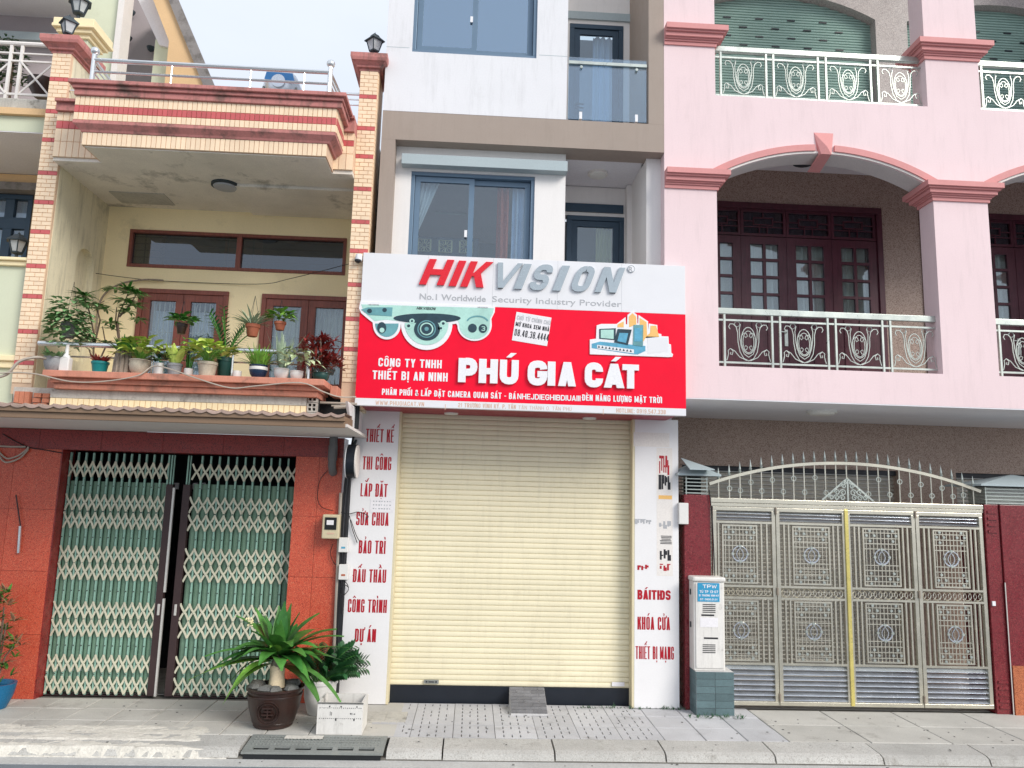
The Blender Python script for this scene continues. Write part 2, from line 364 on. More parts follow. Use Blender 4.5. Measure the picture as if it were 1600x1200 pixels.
m_lglass = mat('lantern_frosted_glass', (.62,.66,.68), .2, var=.1, trans=.25)
m_lens = mat('white_lamp_diffuser', (.78,.77,.72), .4)
m_cable = mat('black_cable', (.012,.012,.014), .5); m_cablew = mat('dusty_white_cable', (.42,.37,.31), .6)
m_pipe = mat('grey_plastic_pipe', (.15,.15,.15), .5, var=.15)
m_meter = mat('beige_meter_housing', (.62,.54,.36), .5, var=.08, dirt=((.3,.25,.15), .5, 8, .6))
m_curt = mat('pale_blue_curtain', (.60,.70,.84), .9, var=.08); m_curtw = mat('cream_curtain', (.84,.80,.68), .9, var=.08)
m_curtg = mat('off_white_lace_curtain', (.82,.83,.85), .9, var=.05)
m_curty = mat('yellow_panel_curtain', (.68,.66,.40), .9, var=.06)
m_red2 = mat('red_brick_print_curtain', (.52,.14,.09), .9, var=.2, vs=30)
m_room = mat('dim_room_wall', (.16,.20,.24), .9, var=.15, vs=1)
m_roomw = mat('bright_room_panel', (.42,.44,.42), .9, var=.12, vs=4)
m_blk = mat('hollow_brick', (.52,.20,.12), .9, var=.15, fine=.1, bump=.3, dirt=(MUCK, .6, 8, .58))
g_sky = glass('sky_reflecting_glass', (.30,.42,.54), .50, col=(.55,.70,.84)); g_mid = glass('window_glass', (.80,.87,.90), .09)
g_clear = glass('clear_balustrade_glass', (.72,.86,.96), .16); g_dark = glass('dark_transom_glass', (.35,.42,.50), .10)
m_tank = mat('stainless_water_tank', (.62,.66,.72), .3, metal=.7, var=.1); m_tankb = mat('blue_tank_label', (.05,.22,.52), .4, var=.2)

# ------------------------------------------------------------------ lettering
def text_mesh(body, bold=0., ext=.004, shear=0.):
    cu = bpy.data.curves.new('lettering', 'FONT'); cu.body = body; cu.size = 1; cu.offset = bold; cu.extrude = .5; cu.shear = shear
    cu.resolution_u = 3
    o = bpy.data.objects.new('lettering', cu); C.objects.link(o)
    bpy.context.view_layer.update()
    me = bpy.data.meshes.new_from_object(o.evaluated_get(bpy.context.evaluated_depsgraph_get()))
    bpy.data.objects.remove(o); bpy.data.curves.remove(cu)
    return me
CAPH = .729
def text(body, l, r, base, cap, Y, mt, parent, name='lettering', bold=.012, ext=.004, shear=0., base2=None, rot=0.):
    "text fitted between pixels l and r with its baseline at pixel base (at the middle of the word); cap: capital height in pixels"
    me = text_mesh(body, bold, ext, shear)
    xs = [v.co.x for v in me.vertices]; x0, x1 = min(xs), max(xs)
    X0 = P(l, base, Y)[0]; X1 = P(r, base, Y)[0]; Zb = P((l+r)/2, base, Y)[1]; Zt = P((l+r)/2, base-cap, Y)[1]
    kx = (X1-X0)/(x1-x0); kz = (Zt-Zb)/(CAPH+bold*2*0)
    for v in me.vertices:
        a, b, c = v.co; dx = (a-x0)*kx-(X1-X0)/2; dz = b*kz
        v.co = (dx*math.cos(rot)-dz*math.sin(rot), -c*ext*2 if True else 0, dx*math.sin(rot)+dz*math.cos(rot))
    me.update()
    me.name = name; me.materials.clear(); me.materials.append(mt)
    return link(name, me, mt, parent, ((X0+X1)/2, Y-ext-.0006, Zb))

# a bold block alphabet drawn from strokes (capitals, digits, Vietnamese marks)
import unicodedata
def _ribbon(pts, t):
    n = len(pts); L = []; Rr = []
    for i, p in enumerate(pts):
        a = pts[i-1] if i else None; c = pts[i+1] if i < n-1 else None
        def nrm(u, v): dx, dy = v[0]-u[0], v[1]-u[1]; l = math.hypot(dx, dy) or 1; return (-dy/l, dx/l)
        if a is None: nx, ny = nrm(p, c); k = 1
        elif c is None: nx, ny = nrm(a, p); k = 1
        else:
            n1 = nrm(a, p); n2 = nrm(p, c); nx, ny = n1[0]+n2[0], n1[1]+n2[1]; l = math.hypot(nx, ny) or 1; nx, ny = nx/l, ny/l
            k = 1/max(.5, nx*n1[0]+ny*n1[1])
        L.append((p[0]+nx*k*t/2, p[1]+ny*k*t/2)); Rr.append((p[0]-nx*k*t/2, p[1]-ny*k*t/2))
    return L+Rr[::-1]
def _rp(pts, r):
    out = [pts[0]]
    for i in range(1, len(pts)-1):
        p, a, c = pts[i], pts[i-1], pts[i+1]
        la, lc = math.dist(p, a), math.dist(p, c); rr = min(r, la*.5 if i > 1 else la, lc*.5 if i < len(pts)-2 else lc)
        q0 = (p[0]+(a[0]-p[0])*rr/la, p[1]+(a[1]-p[1])*rr/la); q1 = (p[0]+(c[0]-p[0])*rr/lc, p[1]+(c[1]-p[1])*rr/lc)
        for k in range(5):
            s = k/4; out.append(((1-s)**2*q0[0]+2*s*(1-s)*p[0]+s*s*q1[0], (1-s)**2*q0[1]+2*s*(1-s)*p[1]+s*s*q1[1]))
    out.append(pts[-1]); q = [out[0]]
    for p in out[1:]:
        if math.dist(p, q[-1]) > 1e-4: q.append(p)
    return q
def glyph(ch, w, h, t):
    "list of outlines of a letter in the box 0..w, 0..h with stroke width t"
    base = unicodedata.normalize('NFD', ch); marks = base[1:]; c = base[0]; o = []
    if c == 'Đ': c = 'D'; o.append([(-w*.12, h*.5-t*.3), (w*.42, h*.5-t*.3), (w*.42, h*.5+t*.3), (-w*.12, h*.5+t*.3)])
    a = t/2; tv = t*.82; b_ = tv/2; x0, x1, y0, y1, ym = a, w-a, b_, h-b_, h*.5; r = min(w*.5, h*.34)
    def V(x, z0=0, z1=h): o.append([(x-a, z0), (x+a, z0), (x+a, z1), (x-a, z1)])
    def Hh(z, xa, xb): o.append([(xa, z-b_), (xb, z-b_), (xb, z+b_), (xa, z+b_)])
    def S(pts, rr=None, tt=None): o.append(_ribbon(_rp(pts, rr if rr is not None else r), tt or (t*.94)))
    def D(p, q, k=1.): o.append([(p[0]-a*k, p[1]), (p[0]+a*k, p[1]), (q[0]+a*k, q[1]), (q[0]-a*k, q[1])])
    if c == 'I': V(w/2)
    elif c == '1': V(w*.6); D((w*.2, h*.72), (w*.6, h), .6)
    elif c == 'T': Hh(y1, 0, w); V(w/2, 0, h-tv)
    elif c == 'H': V(x0); V(x1); Hh(ym, t, w-t)
    elif c == 'L': V(x0); Hh(y0, t, w)
    elif c in 'EF':
        V(x0); Hh(y1, t, w); Hh(ym, t, w*.9)
        if c == 'E': Hh(y0, t, w)
    elif c == 'K': V(x0); D((t+a*.6, h*.42), (w-a, h)); D((w-a*.9, 0), (t+a*1.1, h*.55), 1.05)
    elif c == 'N': V(x0); V(x1); D((w-a*1.1, 0), (a*1.1, h), 1.0)
    elif c == 'M': V(x0); V(x1); D((w/2, h*.12), (a*1.1, h), .85); D((w/2, h*.12), (w-a*1.1, h), .85)
    elif c == 'W': D((w*.28, 0), (a, h), .9); D((w*.28, 0), (w*.5, h*.85), .8); D((w*.72, 0), (w*.5, h*.85), .8); D((w*.72, 0), (w-a, h), .9)
    elif c == 'A': D((a, 0), (w*.5, h)); D((w-a, 0), (w*.5, h)); Hh(h*.26, w*.22, w*.78)
    elif c == 'Λ': D((a, 0), (w*.5, h)); D((w-a, 0), (w*.5, h))
    elif c == 'V': D((w*.5, 0), (a, h)); D((w*.5, 0), (w-a, h))
    elif c == 'X': D((a, 0), (w-a, h)); D((w-a, 0), (a, h))
    elif c == 'Y': V(w/2, 0, h*.5); D((w*.5, h*.42), (a, h)); D((w*.5, h*.42), (w-a, h))
    elif c == 'P': V(x0); S([(t*.9, y1), (x1, y1), (x1, h*.42), (t*.9, h*.42)], h*.25)
    elif c == 'R': V(x0); S([(t*.9, y1), (x1, y1), (x1, h*.46), (t*.9, h*.46)], h*.22); D((w-a, 0), (w*.55, h*.46))
    elif c == 'B': V(x0); S([(t*.9, y1), (x1-.03*w, y1), (x1-.03*w, h*.52), (t*.9, h*.52)], h*.2); S([(t*.9, h*.52), (x1, h*.52), (x1, y0), (t*.9, y0)], h*.2)
    elif c == 'D': V(x0); S([(t*.9, y1), (x1, y1), (x1, y0), (t*.9, y0)])
    elif c in 'O0Q': S([(w/2, y1), (x0, y1), (x0, y0), (x1, y0), (x1, y1), (w/2-.001, y1)])
    elif c == 'C': S([(x1, h*.64), (x1, y1), (x0, y1), (x0, y0), (x1, y0), (x1, h*.36)])
    elif c == 'G': S([(x1, h*.66), (x1, y1), (x0, y1), (x0, y0), (x1, y0), (x1, h*.5)]); Hh(h*.46, w*.5, w)
    elif c == 'U': S([(x0, h), (x0, y0), (x1, y0), (x1, h)])
    elif c == 'J': S([(x1, h), (x1, y0), (x0, y0), (x0, h*.3)])
    elif c == 'S': S([(x1, h*.70), (x1, y1), (x0, y1), (x0, ym), (x1, ym), (x1, y0), (x0, y0), (x0, h*.30)], h*.2)
    elif c == '2': S([(x0, h*.7), (x0, y1), (x1, y1), (x1, h*.5), (x0, h*.3), (x0, y0), (w, y0)], h*.18)
    elif c == '3': S([(x0, h*.78), (x0, y1), (x1, y1), (x1, h*.52), (w*.35, h*.52)], h*.18); S([(w*.35, h*.52), (x1, h*.52), (x1, y0), (x0, y0), (x0, h*.22)], h*.18)
    elif c == '4': V(w*.7); D((a, h*.3), (w*.62, h), .9); Hh(h*.27, 0, w)
    elif c == '5': Hh(y1, 0, w); V(x0, h*.5, h-tv); S([(x0, h*.56), (x1, h*.56), (x1, y0), (x0, y0), (x0, h*.2)], h*.18)
    elif c in '69':
        q = [(x1, h*.75), (x1, y1), (x0, y1), (x0, y0), (x1, y0), (x1, h*.52), (x0, h*.52)]
        if c == '9': q = [(w-u, h-v) for u, v in q]
        S(q, h*.2)
    elif c == '7': Hh(y1, 0, w); D((w*.35, 0), (w-a, h-tv))
    elif c == '8': S([(w/2, y1), (x0, y1), (x0, ym), (x1, ym), (x1, y1), (w/2-.001, y1)], h*.2); S([(w/2, ym), (x0, ym), (x0, y0), (x1, y0), (x1, ym), (w/2-.001, ym)], h*.2)
    elif c == '&': S([(w, y0), (w*.3, h*.62), (w*.3, y1), (w*.7, y1), (w*.7, h*.6), (x0, h*.4), (x0, y0), (w*.7, y0), (w, h*.4)], h*.15, t*.8)
    elif c == '-': Hh(h*.45, 0, w)
    elif c in '.,': V(w/2, 0, t)
    elif c == ':': V(w/2, 0, t); V(w/2, h*.6, h*.6+t)
    k = h; mw = min(w, h*.6); cx_ = w/2; z = h*1.10; st = t*.55
    hat = '\u0302' in marks or '\u0306' in marks
    for m in marks:
        if m == '\u0302': o.append(_ribbon([(cx_-mw*.36, z), (cx_, z+h*.13), (cx_+mw*.36, z)], st))
        elif m == '\u0306': o.append(_ribbon(_rp([(cx_-mw*.34, z+h*.13), (cx_, z-h*.03), (cx_+mw*.34, z+h*.13)], h*.12), st))
        elif m == '\u031b': o.append(_ribbon(_rp([(w-a, h*.9), (w+t*.5, h*.92), (w+t*.5, h*1.12)], h*.1), st))
        elif m == '\u0323': o.append([(cx_-st*.7, -h*.24), (cx_+st*.7, -h*.24), (cx_+st*.7, -h*.10), (cx_-st*.7, -h*.10)])
    for m in marks:
        zz = z+(h*.10 if hat else 0); xx = cx_+(mw*.22 if hat else 0)
        if m == '\u0301': o.append([(xx-st*.8, zz), (xx+st*.4, zz), (xx+mw*.34+st*.5, zz+h*.19), (xx+mw*.34-st*.9, zz+h*.19)])
        elif m == '\u0300': o.append([(xx+st*.8-mw*.1, zz), (xx-st*.4-mw*.1, zz), (xx-mw*.4-st*.5, zz+h*.19), (xx-mw*.4+st*.9, zz+h*.19)])
        elif m == '\u0309': o.append(_ribbon(_rp([(xx-mw*.15, zz+h*.16), (xx+mw*.15, zz+h*.18), (xx, zz+h*.02), (xx, zz-h*.02)], h*.08), st*.8))
        elif m == '\u0303': o.append(_ribbon(_rp([(xx-mw*.4, zz), (xx-mw*.2, zz+h*.12), (xx+mw*.2, zz), (xx+mw*.4, zz+h*.12)], h*.08), st*.8))
    return o
def block(body, l, r, base, cap, Y, mt, parent, bold=.2, ext=.003, shear=0., rot=0., gap=.16, split=True, per=.0):
    "block capitals between pixels l and r; bold: stroke width as a share of the capital height"
    X0 = P(l, base, Y)[0]; X1 = P(r, base, Y)[0]; Xm = (X0+X1)/2; Zb = P((l+r)/2, base, Y)[1]; h = P((l+r)/2, base-cap, Y)[1]-Zb
    t = h*bold; W = X1-X0-shear*h
    def wt(c):
        c = unicodedata.normalize('NFD', c)[0]
        return None if c in 'I.,:' else {'M': 1.3, 'W': 1.45, 'L': .86, 'E': .88, 'F': .85, ' ': .5, '-': .6, '1': .6, 'J': .8}.get(c, 1.)
    units = sum(wt(c) for c in body if wt(c) is not None)
    n = len(body)-1; ni = sum(1 for c in body if wt(c) is None)
    u0 = W/(units+gap*n+.42*ni)
    if units: t = min(t, u0*.43)
    fixed = t*ni
    u = (W-fixed)/(units+gap*n) if units else W
    x = 0; mb = MB(); k = 0; anchor = Vector((Xm, Y, Zb))
    for ch in body:
        w = t if wt(ch) is None else wt(ch)*u
        if ch == 'I' and len(body) == 1: w = W
        if ch != ' ':
            g = MB()
            for q, poly_ in enumerate(glyph(ch, w, h, w if len(body) == 1 and ch == 'I' else (min(t, w*.43) if w > t*1.01 else t))):
                d_ = ext+.00035*(q+1)
                pts = []
                for (a, b_) in poly_:
                    aa = x+a-W/2+shear*(b_-h/2)+per; pts.append((aa*math.cos(rot)-b_*math.sin(rot), aa*math.sin(rot)+b_*math.cos(rot)))
                if len(pts) <= 4: g.plate([pts], -d_, -.0003)
                else:
                    m = len(pts)//2; n0 = len(g.v)
                    for i_ in range(m):
                        for (q0, q1) in (pts[i_], pts[-1-i_]): g.v += [(q0, -d_, q1), (q0, -.0003, q1)]
                    for i_ in range(m-1):
                        a_ = n0+i_*4; c_ = a_+4
                        g.f += [(a_, a_+2, c_+2, c_), (a_+1, c_+1, c_+3, a_+3), (a_, c_, c_+1, a_+1), (a_+2, a_+3, c_+3, c_+2)]
                    g.f += [(n0, n0+1, n0+3, n0+2), (n0+(m-1)*4, n0+(m-1)*4+2, n0+(m-1)*4+3, n0+(m-1)*4+1)]
            if split:
                cxm = (x+w/2-W/2)*math.cos(rot), (x+w/2-W/2)*math.sin(rot)
                g.v = [(a-cxm[0], b_, c_-cxm[1]) for (a, b_, c_) in g.v]
                link('letter', g.mesh('letter'), mt, parent, anchor+Vector((cxm[0], 0, cxm[1])))
            else:
                n0 = len(mb.v); mb.v += g.v; mb.f += [tuple(i+n0 for i in f) for f in g.f]
        x += w+gap*u
    if not split: o = link('lettering', mb.mesh('lettering'), mt, parent, anchor); o['kind'] = 'stuff'; return o

# ================================================================== GROUND
struct('road', MB().box(-60, 60, -80, -1.60, -.4, -.100), m_road)
struct('terrain', MB().box(-400, 400, -400, 400, -.9, -.45), m_gutter)
struct('gutter', MB().box(-40, 40, -1.66, -1.40, -.4, -.092), m_gutter)
pv = struct('pavement', MB().box(-40, 40, -1.12, 1.4, -.35, -.012), m_mortar)
def paver_mesh(w, d, h=.03, ch=.006):
    b = MB(); n = 0
    x, y = w/2, d/2
    v = [(-x,-y,-h),(x,-y,-h),(x,y,-h),(-x,y,-h),(-x,-y,-ch),(x,-y,-ch),(x,y,-ch),(-x,y,-ch),(-x+ch,-y+ch,0),(x-ch,-y+ch,0),(x-ch,y-ch,0),(-x+ch,y-ch,0)]
    b.v = v; b.f = [(0,1,5,4),(1,2,6,5),(2,3,7,6),(3,0,4,7),(4,5,9,8),(5,6,10,9),(6,7,11,10),(7,4,8,11),(8,9,10,11)]
    return b.mesh('paver')
def groove_mesh(w):
    b = MB()
    nx, ny = 5, 3; g = .011
    for j in range(ny):
        ya, yb = -w/2+w*j/ny, -w/2+w*(j+1)/ny; m = .022
        b.box(-w/2, w/2, ya+.001, ya+m, -.02, 0); b.box(-w/2, w/2, yb-m, yb-.001, -.02, 0)
        for i in range(nx):
            x0 = -w/2+w*i/nx+(g/2 if i else 0); x1 = -w/2+w*(i+1)/nx-(g/2 if i < nx-1 else 0)
            if (i+j*2) % 5 == 3 and i < nx-1: x1 += g+.0
            b.box(x0, x1, ya+m+.0005, yb-m-.0005, -.02, 0)
    return b.mesh('paver')
pm_big, pm_g = paver_mesh(.393, .393), groove_mesh(.394)
pm_slab = paver_mesh(.79, .553)
def pave(x0, x1, me, mt, w, d, ys, skip=None):
    m2 = me.copy(); m2.materials.append(mt)
    x = x0
    while x < x1-.01:
        for yy in ys:
            if skip and skip(x+w/2, yy): continue
            link('paver', m2, mt, pv, (x+w/2, yy, random.uniform(-.002, .0015)), rot=(0, 0, random.uniform(-.003, .003)))
        x += w
ysq = (-.92, -.52, -.12)
pave(-7.04, -.90, pm_big, m_pave2, .4, .4, ysq, lambda x, y: -1.9 < x < -.7 and -.75 < y < -.3 and False)
pave(-.90, 1.90, pm_g, m_pave, .4, .4, ysq)
pave(1.90, 3.10, pm_big, m_pave, .4, .4, ysq)
pave(3.10, 8.7, pm_slab, m_pave2, .8, .56, (-.84, -.28))
# kerb stones
kb = struct('kerb', MB().box(-40, 40, -1.49, -1.12, -.35, -.075), m_mortar)
def kerb_mesh(L):
    b = MB(); x = L/2
    pr = [(-1.12, -.005), (-1.15, .004), (-1.42, -.012), (-1.47, -.030), (-1.495, -.082), (-1.12, -.082)]
    n = len(pr)
    for sx in (-x, x):
        for (y, z) in pr: b.v.append((sx, y, z))
    b.f = [tuple(range(n)), tuple(range(n, 2*n))[::-1]]+[(i, i+n, (i+1) % n+n, (i+1) % n) for i in range(n)]
    return b.mesh('kerb_stone')
km = kerb_mesh(.985); kms = kerb_mesh(.485)
x = -.68
for L_ in (.5, 1, 1, 1, 1, 1, 1, 1, 1, 1): link('kerb_stone', kms if L_ == .5 else km, m_kerb, kb, (x+L_/2, 0, random.uniform(-.004, .003))); x += L_
x = -1.95
for i in range(7): link('kerb_stone', km, m_kerb, kb, (x-.5, 0, random.uniform(-.004, .003))); x -= 1
# broken cement patch spread over kerb and paving on the left
b = MB(); nx, ny = 70, 22
for j in range(ny+1):
    for i in range(nx+1):
        u, v = i/nx, j/ny; xx = -5.6+u*3.55; yy = -1.50+v*.78
        e = min(1, min(u, 1-u)*9)*min(1, min(v*2.4+.15, (1-v))*4)
        nz = .5+.5*math.sin(xx*7.1+2*math.sin(yy*9))*math.cos(yy*11+xx*3)
        z = -.03+.040*e*(.75+.25*nz)+random.uniform(-.003, .003)*e
        if v < .08: z = -.085 if v == 0 else z
        b.v.append((xx, yy+random.uniform(-.006, .006), z+(-.012 if yy < -1.3 else 0)))
for j in range(ny):
    for i in range(nx): a = j*(nx+1)+i; b.f.append((a, a+1, a+nx+2, a+nx+1))
struct('cement_patch', b, m_patch, smooth=False)
# service pit cover in the pavement
b = MB().box(-1.02, -.58, -.66, -.30, -.01, .006); b.box(-.98, -.80, -.62, -.34, .006, .010); b.box(-.78, -.62, -.62, -.34, .006, .010)
solo('pit_cover', b, m_conc, 'flat concrete pit cover in the pavement beside the white box', 'pit cover')
# storm drain grate
dg = thing('drain_grate', 'grey cast iron storm drain grate with six slots in the kerb', 'drain grate', (-1.32, -1.35, 0))
b = MB(); X0, X1 = -1.93, -.70
loops = [[(X0, -1.50), (X1, -1.50), (X1, -1.13), (X0, -1.13)]]
sw = (X1-X0-.12)/6
for i in range(6):
    a = X0+.06+sw*i+.02; loops.append([(a, -1.45), (a+sw-.045, -1.45), (a+sw-.045, -1.385), (a, -1.385)])
b.plate(loops, 0, .03)
b.v = [(x, z, .008-y*.6-max(0, -1.2-z)*.13) for (x, y, z) in b.v]
part('frame', b, m_iron, dg)
b = MB()
for i in range(36):
    for j in range(4):
        xx = X0+.06+i*(X1-X0-.12)/35; yy = -1.34+j*.05
        zq = .009-max(0, -1.2-yy)*.13; b.beam((xx-.008, yy-.008, zq), (xx+.008, yy+.008, zq), .005, .006)
part('tread_pattern', b, m_iron, dg)['kind'] = 'stuff'
vb = MB(); vb.v = [(X0+.02, -1.497, -.20), (X1-.02, -1.497, -.20), (X1-.02, -1.15, -.20), (X0+.02, -1.15, -.20), (X0+.02, -1.497, -.054), (X1-.02, -1.497, -.054), (X1-.02, -1.15, -.016), (X0+.02, -1.15, -.016)]
vb.f = [(0,3,2,1),(4,5,6,7),(0,1,5,4),(1,2,6,5),(2,3,7,6),(3,0,4,7)]
part('slot_void', vb, m_dark, dg)
part('name_plate', MB().box(-1.62, -1.28, -1.24, -1.16, .007, .013), m_patch, dg)

# ================================================================== LEFT HOUSE (cream, tiled columns)
def tile_field(parent, name, x0, x1, z0, z1, Y, nx, nz, mt, gap=.006, dep=.010, brick=False, zr=None, mred=None):
    "individual tiles over the rectangle; rows listed in zr use mred"
    tw = (x1-x0)/nx; th = (z1-z0)/nz
    me = MB().box(-tw/2+gap/2, tw/2-gap/2, 0, dep+.004, -th/2+gap/2, th/2-gap/2).mesh(name)
    mh = MB().box(-tw/4+gap/2, tw/4-gap/2, 0, dep+.004, -th/2+gap/2, th/2-gap/2).mesh(name)
    meR = me.copy(); mhR = mh.copy()
    me.materials.append(mt); mh.materials.append(mt); meR.materials.append(mred or mt); mhR.materials.append(mred or mt)
    for j in range(nz):
        red = zr is not None and zr(j)
        zc = z0+th*(j+.5)
        if brick and j % 2:
            link(name, mhR if red else mh, None, parent, (x0+tw*.25, Y-dep, zc))
            for i in range(nx-1): link(name, meR if red else me, None, parent, (x0+tw*(i+1), Y-dep, zc))
            link(name, mhR if red else mh, None, parent, (x1-tw*.25, Y-dep, zc))
        else:
            for i in range(nx): link(name, meR if red else me, None, parent, (x0+tw*(i+.5), Y-dep, zc))
YC, YB, YS = -.63, .55, -1.19      # column face, balcony back wall, canopy bay face
A = thing('tiled_shop_house', 'cream two-storey house with red banded tile columns, left of the red shop sign', 'house', (-2.9, .5, 0))
# columns
cl = [(P(81, 82, YC)[0]+P(24, 562, YC)[0])/2, 0, 0, 0]
colL0 = (P(81, 90, YC)[0]+P(27, 540, YC)[0])/2; colL1 = (P(108, 90, YC)[0]+P(59, 560, YC)[0])/2
colR0 = (P(562.5, 112, YC)[0]+P(536, 582, YC)[0])/2; colR1 = (P(591, 112, YC)[0]+P(566, 560, YC)[0])/2
for (a, bb, ptop, yt, n, cx) in ((colL0, colL1, 84, 84, 2, 93), (colR0, colR1, 112, 112, 2, 577)):
    zt = P(cx, yt, YC)[1]; zb = P(cx-30, 600, YC)[1]
    col = part('column', MB().box(a, bb, YC, YC+.42, 3.14, zt), m_grout, A)
    th = .047; nz = int((zt-zb)/th)
    # red band every 46 px or so
    zr0 = P(cx, 126 if cx < 300 else 153, YC)[1]; dz = (P(cx, 126, YC)[1]-P(cx, 173, YC)[1])
    def isred(j, zt=zt, th=th, zr0=zr0, dz=dz, nz=nz):
        z = zt-nz*th+th*(j+.5); k = (zr0-z)/dz; d = (k-round(k))*dz; return -th*.5 < d <= th*.5
    tile_field(col, 'tile', a, bb, zt-nz*th, zt, YC, n, nz, m_tile, brick=True, zr=isred, mred=m_tilered)
    # side tiles of the column, joined
    b = MB()
    for j in range(0, nz): b.box(bb, bb+.006, YC+.01, YC+.40, zt-nz*th+th*j+.003, zt-nz*th+th*(j+1)-.003)
    if cx > 300: part('side_tiles', b, m_tile, col)
    # cap
    for k, (e, z0, z1) in enumerate(((.02, 0, .05), (.05, .05, .10), (.09, .10, .15), (.11, .15, .26))):
        pass
    b = MB()
    prof = [(.012, .0), (.012, .03), (.04, .033), (.04, .055), (.075, .082), (.095, .088), (.105, .12), (.105, .17)]
    v0 = len(b.v)
    for (e, z) in prof:
        for (sx, sy) in ((a-e, YC-e), (bb+e, YC-e), (bb+e, YC+.42+e), (a-e, YC+.42+e)): b.v.append((sx, sy, zt+z))
    for i in range(len(prof)-1):
        for k in range(4): b.f.append((i*4+k, i*4+(k+1) % 4, i*4+4+(k+1) % 4, i*4+4+k))
    n_ = len(prof)-1; b.f += [(0, 3, 2, 1), (n_*4, n_*4+1, n_*4+2, n_*4+3)]
    part('column_cap', b, m_salmon, col)
    if cx < 300: capLz = zt+.17
    else: capRz = zt+.17
# side walls and back wall of the balcony recess
zfl = P(250, 600, YS)[1]; ztop = P(300, 231, YS)[1]
xs_l = colL1
zt_l = capLz-.19
loops = [[(YC+.42, zfl-.1), (YB, zfl-.1), (YB, ztop+.1), (YC+.42, ztop+.1)]]
# left side wall: niche cut as an arch (local x = y axis)
zn0 = P(110, 560, 0)[1]; zn1 = P(115, 383, 0)[1]
ny0, ny1 = -.06, .34; rr = (ny1-ny0)/2
arch = [(ny0, zn0), (ny1, zn0)]+[((ny0+ny1)/2+rr*math.cos(t*PI/12), zn1-rr+rr*math.sin(t*PI/12)) for t in range(13)]
b = MB().plate(loops+[arch], 0, .1); b.v = [(xs_l-y, x, z) for (x, y, z) in b.v]
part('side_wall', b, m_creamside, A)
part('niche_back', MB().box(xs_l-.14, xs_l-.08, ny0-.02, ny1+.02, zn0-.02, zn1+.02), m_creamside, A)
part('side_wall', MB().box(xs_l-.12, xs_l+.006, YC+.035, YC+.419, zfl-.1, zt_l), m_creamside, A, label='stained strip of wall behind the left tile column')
# back wall with openings
def opening(l, t, r, b_, Y): x0, x1, z0, z1 = R(l, t, r, b_, Y); return [(x0, z0), (x1, z0), (x1, z1), (x0, z1)]
w_tr = opening(201, 366, 540.5, 423, YB); w1 = opening(214, 457, 348, 612, YB); w2 = opening(408, 466, 548, 618, YB)
xb0, xb1 = xs_l-.02, colR1+.02
part('back_wall', MB().plate([[(xb0, zfl-.12), (xb1, zfl-.12), (xb1, ztop+.1), (xb0, ztop+.1)], w_tr, w1, w2], YB, YB+.12), m_cream, A)
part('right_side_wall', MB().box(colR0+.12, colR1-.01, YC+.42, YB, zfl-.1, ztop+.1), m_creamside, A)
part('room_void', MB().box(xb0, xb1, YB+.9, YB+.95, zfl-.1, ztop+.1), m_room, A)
part('balcony_floor', MB().box(xs_l-.1, colR0-.02, -.57, YB+.9, zfl-.24, zfl-.10), m_conc, A)
def frame_rect(mb, x0, x1, z0, z1, Y, w, dep, yb=None):
    mb.box(x0, x1, Y, Y+dep, z0, z0+w); mb.box(x0, x1, Y, Y+dep, z1-w, z1)
    mb.box(x0, x0+w, Y+.0015, Y+dep, z0+w, z1-w); mb.box(x1-w, x1, Y+.0015, Y+dep, z0+w, z1-w); return mb
# long transom window: two lights
x0, x1, z0, z1 = w_tr[0][0], w_tr[1][0], w_tr[0][1], w_tr[2][1]
xm = P(373, 395, YB)[0]
tw = part('window', frame_rect(MB(), x0-.005, x1+.005, z0-.005, z1+.005, YB-.015, .04, .09).box(xm-.03, xm+.03, YB-.013, YB+.07, z0+.03, z1-.03), m_brown, A, bevel=.004, label='long brown framed transom window of two dark panes')
for (a, c) in ((x0+.035, xm-.03), (xm+.03, x1-.035)):
    link('pane', MB().box(a, c, YB+.03, YB+.036, z0+.035, z1-.035).mesh('pane'), g_dark, tw)
    b = MB(); n = 5
    for i in range(n): z = z0+.06+(z1-z0-.12)*i/(n-1); b.box(a, c, YB+.07, YB+.08, z-.004, z+.004)
    for t in (.1, .9): xx = a+(c-a)*t; b.box(xx-.005, xx+.005, YB+.068, YB+.078, z0, z1)
    for t in (.28, .72):
        xx = a+(c-a)*t; zz = (z0+z1)/2; s = .055
        pts = [(xx-s, YB+.062, zz), (xx, YB+.062, zz+s), (xx+s, YB+.062, zz), (xx, YB+.062, zz-s)]
        b.tube(pts, .005, 4, closed=True)
    link('grille', b.mesh('grille'), m_dbrown, tw)
part('interior_shutter', MB().box(xm-.22, xm+.24, YB+.14, YB+.16, z0, z1), m_blk, A, label='orange slatted board seen through the transom')
